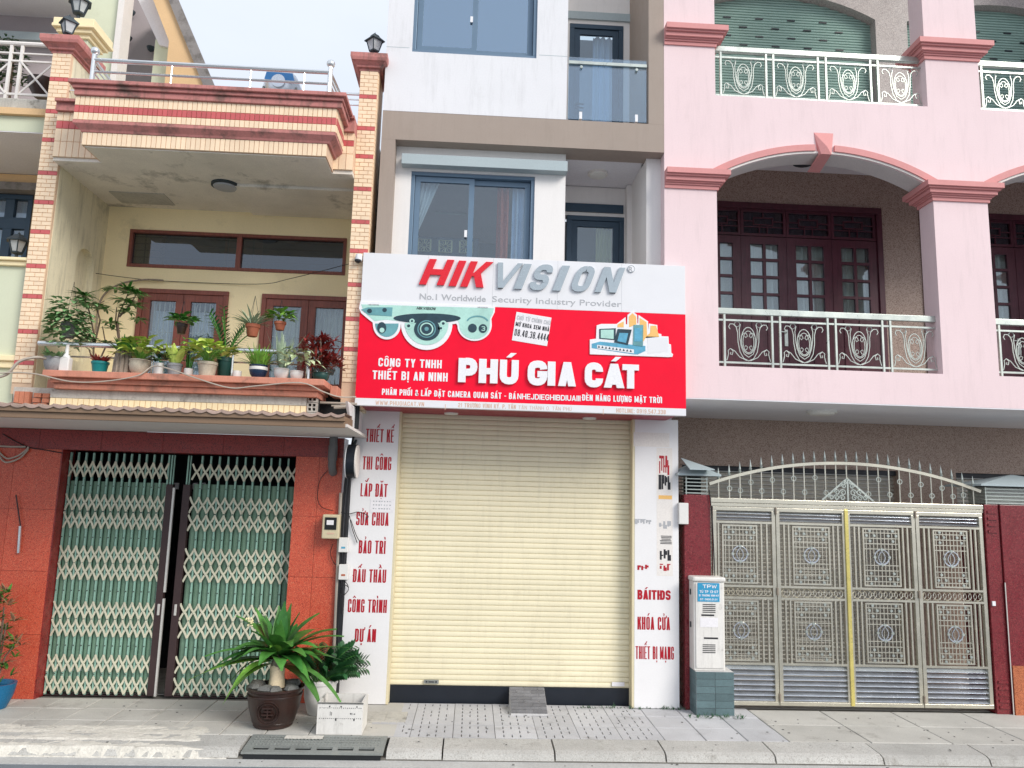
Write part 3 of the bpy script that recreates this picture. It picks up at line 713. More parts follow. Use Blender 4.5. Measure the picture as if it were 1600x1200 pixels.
# two pairs of casement doors
def casement(w, lacey, lab):
    x0, x1, z0, z1 = w[0][0], w[1][0], w[0][1], w[2][1]; xm = (x0+x1)/2
    d = part('door', frame_rect(MB(), x0-.03, x1+.03, z0, z1+.03, YB-.03, .055, .12), m_brown, A, bevel=.004, label=lab)
    for (a, c) in ((x0+.027, xm-.003), (xm+.003, x1-.027)):
        f = link('door_leaf', frame_rect(MB(), a, c, z0+.06, z1-.027, YB-.012, .085, .05).mesh('door_leaf'), m_brown, d)
        link('pane', MB().box(a+.083, c-.083, YB+.012, YB+.017, z0+.14, z1-.11).mesh('pane'), g_mid, d)
        b = MB(); zm = (z0+z1)/2+.12
        for k in range(5): xx = a+.085+(c-a-.17)*(k+.5)/5; b.box(xx-.005, xx+.005, YB+.055, YB+.065, z0+.1, z1-.1)
        b.box(a+.08, c-.08, YB+.054, YB+.066, zm-.005, zm+.005)
        xc = (a+c)/2
        b.tube([(xc-.045, YB+.05, zm), (xc, YB+.05, zm+.05), (xc+.045, YB+.05, zm), (xc, YB+.05, zm-.05)], .005, 4, closed=True)
        for q in (0, 1):
            zz = zm+.30-.75*q
            b.tube([(xc+.10*math.cos(t*PI/8), YB+.05, zz+.10*math.sin(t*PI/8)) for t in range(9)]+[(xc-.10, YB+.05, zz-.25)], .005, 4)
        link('grille', b.mesh('grille'), m_grille, d)
        # lace curtain
        b = MB(); n = 40; A0 = a+.07; A1 = c-.07
        for i in range(n):
            u0, u1 = A0+(A1-A0)*i/n, A0+(A1-A0)*(i+1)/n; y0_, y1_ = YB+.16+.015*math.sin(i*1.3), YB+.16+.015*math.sin((i+1)*1.3)
            b.quad((u0, y0_, z0), (u1, y1_, z0), (u1, y1_, z1-.2*lacey), (u0, y0_, z1-.2*lacey))
        link('curtain', b.mesh('curtain'), m_curtg if lacey else m_curtw, d)
casement(w1, 1, 'red-brown double door with white curtains behind its panes'); casement(w2, 0, 'red-brown double door with patterned glass next to the right tile column')
# ceiling of the recess
b = MB().box(colL1+.002, colR0-.002, -.745, YC+.42, ztop-.012, ztop+.16).box(xs_l-.1, colR1-.01, YC+.421, YB+.1, ztop-.012, ztop+.16).box(P(131, 231, YS+.06)[0], P(509, 231, YS+.06)[0], YS+.075, -.746, ztop-.012, ztop-.002)
part('soffit', b, m_soffit, A)
xj = P(374, 315, 0)[0]
part('soffit_beam', MB().box(xj, colR0+.12, -.35, YB-.002, ztop-.045, ztop-.0125), m_soffit, A, bevel=.004)
part('soffit_patch', MB().box(P(180, 300, .2)[0], P(265, 300, .2)[0], .05, YB-.15, ztop-.022, ztop-.013), m_conc, A)
# canopy bays: cornice, tile bands
def zz(px_, py_, Y=YS): return P(px_, py_, Y)[1]
Zc = [zz(300, v) for v in (138.5, 144.5, 150, 159, 173.5, 184.5, 196, 211, 231)]
xa0, xa1 = P(116, 175, YS)[0], P(525, 200, YS)[0]
xl0, xl1 = P(129, 215, YS+.06)[0], P(511, 232, YS+.06)[0]
xk0, xk1 = P(105, 137, YS-.08)[0], P(540, 165, YS-.08)[0]
cn_ = part('cornice', MB().box(xa0, xa1, YS, -.5, Zc[6], Zc[3]).box(xl0, xl1, YS+.06, -.5, Zc[8], Zc[6]-.001), m_grout, A)
b = MB(); b.box(xk0, xk1, YS-.09, -.5, Zc[1], Zc[0]); b.box(xk0+.03, xk1-.03, YS-.06, -.5, Zc[2], Zc[1]-.001); b.box(xk0+.045, xk1-.045, YS-.035, -.5, Zc[3], Zc[2]-.001)
part('moulding', b, m_salmon, A, bevel=.006, label='mould-stained salmon top moulding')
b = MB(); n0 = len(b.v)
for (e, z) in ((0, Zc[6]-.002), (0.0, Zc[6]-.035), (.045, Zc[7]+.02), (.055, Zc[7])):
    for (sx, sy) in ((xa0+e*1.2, YS-.012+e), (xa1-e*1.2, YS-.012+e), (xa1-e*1.2, -.5), (xa0+e*1.2, -.5)): b.v.append((sx, sy, z))
for i in range(3):
    for k in range(4): b.f.append((i*4+k, i*4+4+k, i*4+4+(k+1) % 4, i*4+(k+1) % 4))
b.f.append((12, 15, 14, 13)); b.f.append((0, 1, 2, 3))
part('moulding', b, m_salmon, A, label='lower salmon moulding under the tile band')
nT = 54
for (za, zb_, mt, rows) in ((Zc[4], Zc[3], m_tile, 1), (Zc[5], Zc[4], m_tilered, 1), (Zc[6], Zc[5], m_tile, 1)):
    tile_field(cn_, 'tile', xa0, xa1, za, zb_, YS, nT, rows, mt)
tile_field(cn_, 'tile', xl0, xl1, Zc[8], Zc[7], YS+.06, 50, 1, m_tile)
for (za, zb_) in ((Zc[6], Zc[5]), (Zc[4], Zc[3])):
    for i in range(6): link('tile', MB().box(xa1, xa1+.007, YS+.01+.07*i, YS+.072+.07*i, za+.003, zb_-.003).mesh('tile'), m_tile, cn_)
part('return_tile', MB().box(xa1, xa1+.008, YS+.005, -.76, Zc[5]+.003, Zc[4]-.003), m_tilered, cn_)
# set-back side bays
YW = -.76
for (px0, px1, kx) in ((531, 562, 545), (104, 117, 110)):
    X0 = P(px0, 230, YW)[0]; X1 = P(px1, 230, YW)[0]
    if kx == 545: X1 = colR0+.0; X0 = xl1-.02
    else: X0 = colL1+.001; X1 = xl0+.05
    q = [zz(kx, v, YW) for v in ((186, 208, 220, 229, 241, 266) if kx == 545 else (160, 176, 190, 202, 222, 246))]
    sb = part('side_bay', MB().box(X0, X1, YW, -.5, q[5], q[1]), m_grout, A)
    b = MB().box(X0, X1, YW-.09, -.5, q[0]-.03, q[0]).box(X0, X1, YW-.05, -.5, q[1]-.001, q[0]-.031); part('moulding', b, m_salmon, sb)
    n = max(2, int((X1-X0)/.062))
    for (za, zb_, mt) in ((q[2], q[1]-.001, m_tile), (q[3], q[2], m_tilered), (q[4], q[3], m_tile), (q[5], q[4], m_tile)):
        tile_field(sb, 'tile', X0, X1, za, zb_, YW, n, 1, mt)
part('roof_slab', MB().box(colL1, colR1, -.5, 3.2, Zc[3], Zc[2]), m_conc, A)
# roof rail
rz = Zc[0]
rr_ = part('roof_railing', MB(), m_steel, A) if False else None
def rail_tube(mb, pts, r): mb.tube(pts, r, 8)
YR = -1.02
b = MB()
xp0, xp1 = P(146, 105, YR)[0], P(515, 130, YR)[0]
zt_ = (P(300, 102, YR)[1]); zm_ = P(300, 120, YR)[1]
b.tube([(xp0, YR, zt_), (xp1, YR, zt_)], .024, 8); 
rl = part('roof_railing', b, m_steel, A, smooth=True)
part('lower_rail', MB().tube([(xp0, YR, zm_), (xp1, YR, zm_)], .013, 6), m_steel, rl, smooth=True)
for xx in (xp0, xp1):
    part('post', MB().tube([(xx, YR, rz-.1), (xx, YR, zt_+.06)], .026, 8).lathe((xx, YR, zt_+.10), [(.045*math.sin(t*PI/8+.01), -.045*math.cos(t*PI/8)) for t in range(9)], 12), m_steel, rl, smooth=True)
for pxx in (205+62, 391, 475):
    xx = P(pxx, 125, YR)[0]; part('baluster', MB().tube([(xx, YR, rz-.1), (xx, YR, zt_)], .010, 6), m_steel, rl)
b = MB()
for z_ in (zt_, (zt_+zm_)/2, zm_):
    b.tube([(xp1, YR, z_), (xp1+.03, YR+.42, z_), (colR0+.1, YR+.42, z_)], .018 if z_ == zt_ else .010, 6)
    b.tube([(xp0, YR, z_), (xp0-.02, YR+.42, z_), (colL1, YR+.42, z_)], .018 if z_ == zt_ else .010, 6)
part('side_rail', b, m_steel, rl, smooth=True)
# balcony ledge, parapet and concrete
Zl = [P(250, v, -1.15)[1] for v in (584, 594, 601, 611, 624, 640)]
xL0, xL1 = P(67, 588, -1.15)[0], P(507, 600, -1.15)[0]
xM0 = P(52, 597, -1.10)[0]
lg = part('balcony_ledge', MB().box(xL0, xL1, -1.17, -.60, Zl[1], Zl[0]), m_salmon2, A, bevel=.006)
part('moulding', MB().box(xL0+.05, xL1-.06, -1.11, -.6, Zl[2]-.005, Zl[1]-.001), m_salmon2, lg, bevel=.006)
part('moulding', MB().box(xL0+.07, xL1-.08, -1.08, -.6, Zl[3], Zl[2]-.006), m_salmon2, lg, bevel=.006)
part('side_ledge', MB().box(xM0, xL0-.002, -.86, -.64, Zl[1]-.10, Zl[0]-.05).box(xL1+.002, colR0-.001, -.86, -.60, Zl[1]-.06, Zl[0]-.02), m_salmon2, A, bevel=.006)
xg1 = P(480, 618, -1.0)[0]; xg0 = P(80, 620, -1.0)[0]
part('concrete_band', MB().box(xg0, xg1, -1.02, -.6, Zl[4], Zl[3]-.001), m_conc, A)
tb = part('tile_band', MB().box(xg0, xg1, -1.01, -.6, Zl[5]-.12, Zl[4]-.001), m_grout, A)
tile_field(tb, 'tile', xg0, xg1, Zl[5]-.10, Zl[4]-.001, -1.01, 46, 1, m_cream)
# broken brick pier left of the band, hollow vent bricks at its right
b_ = part('brick_pier', MB().box(P(24, 620, -.9)[0], xg0-.004, -.94, -.6, Zl[5]-.1, Zl[3]+.02), m_conc, A)
random.seed(3)
for i in range(3):
    X = P(28+i*8, 625, -.93)[0]; link('brick', MB().box(X, X+.045, -1.0, -.945, Zl[5]-.05, Zl[3]-.03).mesh('brick'), m_blk, b_)
for j in range(4):
    for i in range(2):
        X = P(52, 625, -.97)[0]+.082*i+random.uniform(-.01, .01); Z = Zl[5]-.05+.05*j
        link('brick', MB().box(X, X+.068, -.97-random.uniform(0, .03), -.945, Z, Z+.042).mesh('brick'), m_blk, b_)
for k in range(3):
    X0_ = xg1+.004; Z0_ = Zl[5]-.02+.10*k-.04; s = .095
    o_ = [(X0_+.004*(k-1), Z0_), (X0_+s, Z0_), (X0_+s, Z0_+s), (X0_, Z0_+s)]
    hs = []
    for i in range(2):
        for j in range(2):
            hx, hz = X0_+.014+.042*i, Z0_+.014+.042*j; hs.append([(hx, hz), (hx+.028, hz), (hx+.028, hz+.028), (hx, hz+.028)])
    part('vent_block', MB().plate([o_]+hs, -1.0, -.92), m_conc, A)
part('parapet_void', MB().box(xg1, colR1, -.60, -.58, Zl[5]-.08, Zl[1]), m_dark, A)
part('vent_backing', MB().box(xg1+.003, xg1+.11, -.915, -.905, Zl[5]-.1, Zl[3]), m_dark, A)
b = MB()
for (pa, qa, pb, qb, w) in ((500, 629, 558, 631, .02), (522, 637, 548, 636, .025), (518, 634, 546, 634, .016), (497, 620, 497, 650, .012)):
    xa, za = P(pa, qa, -.85); xb, zb_ = P(pb, qb, -.85); b.tube([(xa, -.85, za), (xb, -.85, zb_)], w*.6, 6)
solo('pipe_bundle', b, m_cablew, 'loose dusty pipes lying in the dark gap above the tiled canopy end', 'pipes')
# balcony rail
YRB = -.93
zr_ = P(250, 543, YRB)[1]; xr0, xr1 = P(60, 541, YRB)[0], P(484, 549, YRB)[0]
br = part('balcony_railing', MB().tube([(xr0, YRB, zr_), (xr1, YRB, zr_)], .026, 10), m_steel, A, smooth=True)
zl_ = P(250, 562, YRB+.06)[1]
part('lower_rail', MB().tube([(P(110, 560, YRB+.06)[0], YRB+.06, zl_), (xr1, YRB+.06, zl_)], .010, 6), m_steel, br, smooth=True)
xx = P(483, 560, YRB)[0]
part('post', MB().tube([(xx, YRB, Zl[0]-.01), (xx, YRB, zr_+.06)], .024, 8).lathe((xx, YRB, zr_+.10), [(.042*math.sin(t*PI/8+.01), -.042*math.cos(t*PI/8)) for t in range(9)], 12), m_steel, br, smooth=True)
xx = P(363, 568, YRB)[0]; part('baluster', MB().tube([(xx, YRB, Zl[0]-.01), (xx, YRB, zr_)], .012, 6), m_steel, br)
xx = P(237, 568, YRB)[0]; part('baluster', MB().tube([(xx, YRB, Zl[0]-.01), (xx, YRB, zr_)], .012, 6), m_steel, br)
part('side_rail', MB().tube([(xr1, YRB, zr_), (colR0, YRB+.3, zr_-.02)], .018, 6), m_steel, br, smooth=True)
# tiled canopy
YK = -1.45
zk0 = (P(0, 649, YK)[1]+P(540, 671, YK)[1])/2; zk1 = (P(0, 631.5, YK)[1]+P(540, 653, YK)[1])/2; zk2 = zk1+.075
xk_r = P(539, 665, YK)[0]; xk_l = -7.2
cp = thing('tiled_canopy', 'long canopy with brown fascia and scalloped clay tile edge above the green gate', 'canopy', (-2.9, -.7, zk0))
part('fascia', MB().box(xk_l, xk_r, YK, YK+.03, zk0, zk0+(zk1-zk0)*.55).box(xk_l, xk_r, YK-.025, YK+.03, zk0+(zk1-zk0)*.55+.001, zk1), m_plinth, cp, bevel=.004)
part('soffit_board', MB().box(xk_l, P(556, 680, -1.0)[0]-.02, YK+.031, 0.0, zk0+.012, zk0+.04), m_canopysoff, cp)
b = MB(); b.v = [(xk_l, YK+.03, zk1), (xk_r, YK+.03, zk1), (xk_r, -1.0, zk1+.012), (xk_l, -1.0, zk1+.012), (xk_l, YK+.03, zk0+.045), (xk_r, YK+.03, zk0+.045), (xk_r, -1.0, zk0+.045), (xk_l, -1.0, zk0+.045)]
b.f = [(0,1,2,3),(4,7,6,5),(0,4,5,1),(1,5,6,2),(2,6,7,3),(3,7,4,0)]
part('roof_deck', b, m_plinth, cp)
tw_ = (P(322, 650, YK)[0]-P(300, 650, YK)[0])
b = MB(); n = 8
for i in range(n+1):
    t = i/n; xx = (t-.5)*tw_; h = .020*math.sin(PI*t)
    for (y_, z_) in ((0, .020), (0, .046), (.44, .058), (.44, .03)): b.v.append((xx, y_, z_-h if y_ == 0 and z_ < .05 else z_-h*.2))
for i in range(n):
    for k in range(4): b.f.append((i*4+k, i*4+(k+1) % 4, i*4+4+(k+1) % 4, i*4+4+k))
tme = b.mesh('roof_tile'); tme.materials.append(m_rooftile)
i = 0; xx = xk_r-tw_/2
while xx > xk_l: link('roof_tile', tme, None, cp, (xx, YK-.040, zk1-.016+random.uniform(-.003, .003))); xx -= tw_*.985
# ground floor: granite walls
jl = (P(95, 701, 0)[0]+P(54, 1094, 0)[0])/2; jr = (P(462.5, 715, 0)[0]+P(447.5, 900, 0)[0])/2; jr = P(450, 900, 0)[0]
zlt = (P(95, 701, 0)[1]+P(460, 714, 0)[1])/2
wr = P(526, 890, 0)[0]
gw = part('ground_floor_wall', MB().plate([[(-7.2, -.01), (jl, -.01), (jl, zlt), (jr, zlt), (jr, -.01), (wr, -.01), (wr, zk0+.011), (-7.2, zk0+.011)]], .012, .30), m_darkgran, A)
# granite slabs
def gslabs(x0, x1, z0, z1, nx, nz, mt):
    w = (x1-x0)/nx; h = (z1-z0)/nz
    me = MB().box(-w/2+.0015, w/2-.0015, 0, .013, -h/2+.0015, h/2-.0015).mesh('granite_slab'); me.materials.append(mt)
    for i in range(nx):
        for j in range(nz): link('granite_slab', me, None, gw, (x0+w*(i+.5), -.001, z0+h*(j+.5)))
gslabs(jl-.98, jl, 0, zlt, 2, 4, m_redgran); gslabs(jl-2.9, jl-.984, 0, zlt, 4, 4, m_redgran)
gslabs(jr, wr, 0, zlt, 2, 4, m_redgran)
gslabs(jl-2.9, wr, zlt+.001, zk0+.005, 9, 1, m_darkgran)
part('door_jamb', MB().box(jl-.001, jl+.012, .0, .28, 0, zlt), m_darkgran, A)
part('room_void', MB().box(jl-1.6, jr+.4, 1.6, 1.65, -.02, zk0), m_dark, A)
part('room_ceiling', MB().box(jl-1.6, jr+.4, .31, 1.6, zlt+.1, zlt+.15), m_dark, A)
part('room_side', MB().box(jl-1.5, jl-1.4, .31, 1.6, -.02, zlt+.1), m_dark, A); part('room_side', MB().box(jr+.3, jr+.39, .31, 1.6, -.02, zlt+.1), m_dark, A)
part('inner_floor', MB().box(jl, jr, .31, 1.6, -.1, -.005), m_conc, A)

# folding scissor gate
sg = thing('folding_gate', 'green folding scissor gate with cream lattice links, two leaves left slightly open', 'gate', ((jl+jr)/2, .2, 0))
YG = .16
gz0, gz1 = .015, zlt-.02
zX = [P(150, v, YG)[1] for v in (733, 785, 813, 866, 893, 953, 981, 1036, 1070)]
random.seed(5)
def sleaf(x0, x1, nb, side):
    sp = (x1-x0)/nb
    lf = part('gate_leaf', MB().box(x0, x1, YG-.005, YG+.03, gz0-.012, gz0), m_bpost, sg)
    bm_ = MB().box(-.009, .009, -.012, .012, gz0, gz1).mesh('bar'); bm_.materials.append(m_scis)
    pl_ = MB(); n = 5
    for i in range(n+1):
        a = PI*i/n; xx = -math.cos(a)*sp*.40; yy = .030-.022*math.sin(a)
        for z in (gz0+.03, P(150, 752, YG)[1]): pl_.v.append((xx, yy, z))
    for i in range(n): pl_.f.append((i*2, i*2+2, i*2+3, i*2+1))
    pm_ = pl_.mesh('plate'); pm_.materials.append(m_splate)
    hx = sp*.52; hz = .085
    lm_ = MB().beam((-hx, -.016, -hz), (hx, -.016, hz), .006, .020, (0,1,0)).beam((hx, -.023, -hz), (-hx, -.023, hz), .006, .020, (0,1,0))
    # bow the ends vertical like bent links
    lme = lm_.mesh('lattice_link'); lme.materials.append(m_scisx)
    lw = MB()
    for s_, yy in ((1, -.017), (-1, -.024)):
        pts = []
        for k in range(9):
            t = -1+2*k/8; pts.append((s_*hx*math.copysign(abs(t)**.75, t), yy, hz*1.05*t))
        m0 = len(lw.v)
        for k, p_ in enumerate(pts):
            q = pts[min(k+1, 8)]; o_ = pts[max(k-1, 0)]; dx, dz = q[0]-o_[0], q[2]-o_[2]; l_ = math.hypot(dx, dz); nx_, nz_ = -dz/l_*.0105, dx/l_*.0105
            lw.v += [(p_[0]+nx_, yy, p_[2]+nz_), (p_[0]-nx_, yy, p_[2]-nz_), (p_[0]-nx_, yy+.005, p_[2]-nz_), (p_[0]+nx_, yy+.005, p_[2]+nz_)]
        for k in range(8):
            for c_ in range(4): lw.f.append((m0+k*4+c_, m0+k*4+(c_+1) % 4, m0+k*4+4+(c_+1) % 4, m0+k*4+4+c_))
    lme = lw.mesh('lattice_link'); lme.materials.append(m_scisx)
    rv = MB()
    for i in range(nb+1):
        xx = x0+sp*i
        if 0 < i or side < 0: link('bar', bm_, None, lf, (xx, YG, 0))
    for i in range(nb):
        xx = x0+sp*(i+.5)
        link('plate', pm_, None, lf, (xx, YG, 0))
        for z in zX: link('lattice_link', lme, None, lf, (xx, YG, z))
    for i in range(nb+1):
        for k in range(len(zX)-1): rv.disc((x0+sp*i, (zX[k]+zX[k+1])/2), .006, YG-.018, YG-.011, 6)
    part('rivets', rv, m_bpost, lf)['kind'] = 'stuff'
    return lf
xA1 = (P(266, 760, YG)[0]+P(226, 1080, YG)[0])/2; xB0 = (P(298, 770, YG)[0]+P(272, 1080, YG)[0])/2
la = sleaf(jl+.03, xA1, 13, -1); lb = sleaf(xB0, jr-.02, 12, 1)
part('end_post', MB().box(xA1, xA1+.075, YG-.03, YG+.03, gz0, P(268, 757, YG)[1]), m_bpost, la, bevel=.004)
part('edge_strip', MB().box(xA1+.078, xA1+.10, YG-.035, YG-.01, gz0, P(268, 935, YG)[1]).box(xA1+.078, xA1+.10, YG-.035, YG-.01, P(268, 925, YG)[1], P(268, 762, YG)[1]), m_alu, la)
part('end_post', MB().box(xB0-.085, xB0-.005, YG-.03, YG+.03, gz0, P(290, 757, YG)[1]), m_bpost, lb, bevel=.004)
for (xx, lf) in ((xA1+.045, la), (xB0-.045, lb)):
    z_ = P(260, 952, YG)[1]
    part('gate_handle', MB().box(xx-.013, xx+.013, YG-.042, YG-.03, z_-.06, z_+.06), m_alu, lf, bevel=.004)
    part('top_bar', MB().box(xx-.02, xx-.005, YG-.01, YG+.01, gz0, gz1).box(xx+.01, xx+.02, YG-.01, YG+.01, P(268, 760, YG)[1], gz1), m_scis, lf)
b = MB()
for q in (242, 254, 262, 276, 305, 318): xx, z_ = P(q, 757, 1.2); b.box(xx-.03, xx+.025, 1.2, 1.22, z_-.06, z_+.02)
solo('paper_slips', b, m_paper, 'row of pale paper slips hanging deep inside behind the green gate', 'papers')

# ================================================================== MIDDLE HOUSE (white and taupe)
B = thing('narrow_white_house', 'narrow white and taupe house behind the red and white shop sign', 'house', (.4, .5, 0))
YF, YI, YR2 = -.60, -.43, .50
XF0 = (P(602, 60, YF)[0]+P(589, 390, YF)[0])/2; XF1 = P(1037.5, 200, YF)[0]
zb0 = (P(615, 218, YF)[1]+P(1000, 236, YF)[1])/2; zb1 = (P(600, 173, YF)[1]+P(885, 186, YF)[1])/2
ZT = P(800, -420, YF)[1]
xw1 = P(886.5, 90, YF)[0]
xs13 = P(1013.5, 120, YF)[0]
win = R(649, -140, 841, 86, YF)
def rl_(q): x0, x1, z0, z1 = q; return [(x0, z0), (x1, z0), (x1, z1), (x0, z1)]
part('upper_wall', MB().plate([[(XF0, zb1), (xw1, zb1), (xw1, ZT), (XF0, ZT)], rl_(win)], YF, YF+.35), m_white, B)
part('band', MB().box(XF0, XF1, YF+.001, YF+.30, zb0, zb1-.003), m_taupe, B)
xl_s = P(613.5, 300, YF)[0]
part('side_strip', MB().box(XF0, xl_s, YF+.001, YF+.3, 3.3, zb0-.001), m_taupe, B)
part('side_strip', MB().box(xs13, XF1, YF+.001, YF+1.4, zb1-.002, ZT), m_taupe, B)
part('joint_groove', MB().box(XF0, xw1, YF-.0015, YF+.001, P(740, 82, YF)[1], P(740, 80.5, YF)[1]) if False else MB().box(XF0, win[0]-.03, YF-.001, YF+.001, win[2]+.04, win[2]+.046).box(win[1]+.03, xw1, YF-.001, YF+.001, win[2]+.04, win[2]+.046), m_greybar, B)
part('side_wall', MB().box(XF0+.001, XF0+.15, YF+.36, 6, 3.3, ZT), m_white, B)
# upper window
def slider(q, Y, l, split, gm, lab):
    x0, x1, z0, z1 = q; w = .045
    f = part('window', frame_rect(MB(), x0-.004, x1+.004, z0-.004, z1+.004, Y+.02, w, .10), m_frame, B, bevel=.004, label=lab)
    xm = x0+(x1-x0)*split
    link('sash', frame_rect(MB(), x0+w, xm+.03, z0+w, z1-w, Y+.045, .06, .035).mesh('sash'), m_frame, f)
    link('sash', frame_rect(MB(), xm-.03, x1-w, z0+w, z1-w, Y+.082, .06, .035).mesh('sash'), m_frame, f)
    link('pane', MB().box(x0+w+.06, xm-.03, Y+.060, Y+.065, z0+w+.06, z1-w-.06).mesh('pane'), gm, f)
    link('pane', MB().box(xm+.03, x1-w-.06, Y+.098, Y+.103, z0+w+.06, z1-w-.06).mesh('pane'), gm, f)
    return f, xm
f, xm = slider(win, YF, 0, .495, g_sky, 'dark slate sliding window high on the white wall')
zq = P(740, 27, YF)[1]
link('latch', MB().box(xm-.055, xm-.025, YF+.03, YF+.046, zq-.04, zq+.03).mesh('latch'), m_lwhite, f)
def curtain(x0, x1, z0, z1, Y, folds, mt, parent, taper=0., amp=.03, name='curtain'):
    b = MB(); n = folds*6
    for j in range(7):
        for i in range(n+1):
            u = i/n; v = j/6; xx = x0+(x1-x0)*u*(1-taper*(1-v))
            b.v.append((xx, Y+amp*math.sin(2*PI*folds*u)+.01*math.sin(7*u+3*v), z0+(z1-z0)*v))
    for j in range(6):
        for i in range(n): a = j*(n+1)+i; b.f.append((a, a+1, a+n+2, a+n+1))
    return part(name, b, mt, parent, smooth=True)
curtain(win[0]+.05, win[0]+.40, win[2]+.55, win[3], YF+.30, 4, m_curt, B, .9)
curtain(win[1]-.10, win[1]-.3, win[2]+.8, win[3], YF+.30, 3, m_curt, B, .9)
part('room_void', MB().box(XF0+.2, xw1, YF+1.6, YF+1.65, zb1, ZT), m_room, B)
# lower inner wall with sliding window
iw0 = P(614, 300, YI)[0]; iw1 = P(883, 320, YI)[0]
q = R(638.5, 271, 834, 448, YI)
part('inner_wall', MB().plate([[(iw0-.05, 3.3), (iw1, 3.3), (iw1, zb0+.1), (iw0-.05, zb0+.1)], rl_(q)], YI, YI+.30), m_white2, B)
f, xm = slider(q, YI, 0, .49, g_mid, 'slate sliding window just above the shop sign')
zq = P(729, 364, YI)[1]; link('latch', MB().box(xm-.065, xm-.035, YI+.02, YI+.046, zq-.04, zq+.04).mesh('latch'), m_lwhite, f)
h = R(627, 247, 887, 263, YI-.12)
part('window_hood', MB().box(h[0], h[1], YI-.12, YI-.001, P(750, 261, YI-.12)[1], P(750, 245, YI-.12)[1]), m_greybar, B, bevel=.004)
# room behind the lower window
zr0_, zr1_ = 3.2, zb0
part('room_wall', MB().box(iw0, iw1, 2.2, 2.25, zr0_, zr1_+.3), m_room, B)
part('room_ceiling', MB().box(iw0, iw1, YI+.3, 2.2, q[3]+.08, q[3]+.12), m_mauve, B)
x_, z_ = P(668, 325, YI+.4)
curtain(P(650, 300, YI+.35)[0], P(690, 300, YI+.35)[0], q[2]+.55, q[3]-.02, YI+.17, 5, m_curtg, B, .95)
curtain(P(800, 300, YI+.35)[0], P(840, 300, YI+.35)[0], q[2], q[3]-.02, YI+.18, 4, m_curt, B)
curtain(P(777, 300, YI+.3)[0], P(795, 300, YI+.3)[0], q[2], q[3]-.02, YI+.15, 2, m_red2, B)
Yd = 1.0
for k, (a, t, c, d) in enumerate(((672, 302, 700, 319), (704, 304, 730, 322), (735, 305, 748, 330), (680, 326, 728, 334))):
    part('ceiling_panel', MB().pbox(a, t, c, d, Yd, .03), m_roomw, B)
for k, (cx_, cy_) in enumerate(((663, 383), (696, 385), (728, 386))):
    X, Z = P(cx_, cy_, .3); s = .075
    b = MB()
    for t in range(12):
        a_ = t*PI/6; b.beam((X+.02*math.cos(a_), .3, Z+.02*math.sin(a_)), (X+s*math.cos(a_), .3, Z+s*math.sin(a_)), .014, .006)
    for (p_, q_) in (((-s, -s), (s, -s)), ((s, -s), (s, s)), ((s, s), (-s, s)), ((-s, s), (-s, -s))): b.beam((X+p_[0], .302, Z+p_[1]), (X+q_[0], .302, Z+q_[1]), .02, .006)
    b.v = list(b.v); part('carved_panel', b, m_curty, B)
part('cabinet', MB().box(P(648, 380, .32)[0], P(748, 380, .32)[0], .32, .6, 3.2, P(700, 371, .32)[1]), m_dframe, B)
# right pillar and balcony recesses
pl0, pl1 = P(1010, 320, YI)[0], P(1040, 320, YI)[0]
part('pillar', MB().box(pl0, pl1, YI, YI+.28, 3.3, zb0-.001), m_white2, B)
rc0 = iw1-.25
part('recess_wall', MB().box(pl0+.001, pl0+.08, YI+.281, YR2+.1, 3.3, ZT), m_white2, B)
part('recess_wall', MB().box(iw1-.12, iw1-.001, YI+.301, YR2, 3.3, zb0+.02), m_white2, B)
part('recess_wall', MB().box(xw1-.14, xw1-.001, YF+.351, YR2, zb1-.1, ZT), m_white2, B)
dl = R(884, 338, 974.5, 560, YR2)
xbw = pl0+.01
part('back_wall', MB().plate([[(rc0, 3.3), (xbw, 3.3), (xbw, zb0+.02), (rc0, zb0+.02)], [(dl[0]-.02, 3.3), (dl[1], 3.3), (dl[1], dl[3]), (dl[0]-.02, dl[3])]], YR2, YR2+.15), m_white2, B)
part('ceiling', MB().box(rc0, pl0, YF+.302, YR2+.1, zb0+.03, zb0+.06), m_ceil, B)
part('floor_slab', MB().box(rc0, XF1-.01, YF+.301, 1.6, zb0+.061, zb1-.06), m_taupe, B)
cb0, cb1 = P(977, 300, YR2)[0], P(990, 300, YR2)[0]
part('door_column', MB().box(cb0, cb1, YR2-.12, YR2-.001, 3.3, zb0+.02), m_white2, B)
g_ = R(883, 319, 974, 331.5, YR2-.02); part('lintel_bar', MB().box(g_[0], g_[1], YR2-.03, YR2-.001, g_[2], g_[3]), m_dframe, B)
def door(q, lab, gm, folds):
    x0, x1, z0, z1 = q
    d = part('door', frame_rect(MB(), x0, x1, z0, z1, YR2-.01, .06, .08), m_dframe, B, bevel=.003, label=lab)
    link('door_leaf', frame_rect(MB(), x0+.062, x1-.062, z0+.06, z1-.062, YR2+.01, .075, .04).mesh('door_leaf'), m_dframe, d)
    link('pane', MB().box(x0+.137, x1-.137, YR2+.025, YR2+.03, z0+.13, z1-.137).mesh('pane'), gm, d)
    link('backing', MB().box(x0, x1, YR2+.5, YR2+.52, z0-.1, z1+.1).mesh('backing'), m_room, d)
    return d
d1 = door(dl, 'dark slate door of the lower balcony, half hidden by the sign', g_mid, 3)
curtain(P(930, 380, YR2+.2)[0], P(955, 380, YR2+.2)[0], dl[2], dl[3]-.1, YR2+.15, 4, m_curty, B, name='curtain')
du = R(889, 39, 973.5, 230, YR2)
d2 = door(du, 'blue-grey door of the upper balcony behind the glass balustrade', g_mid, 3)
curtain(P(925, 120, YR2+.2)[0], P(962, 120, YR2+.2)[0], du[2], du[3]-.08, YR2+.15, 4, m_curt, B, name='curtain')
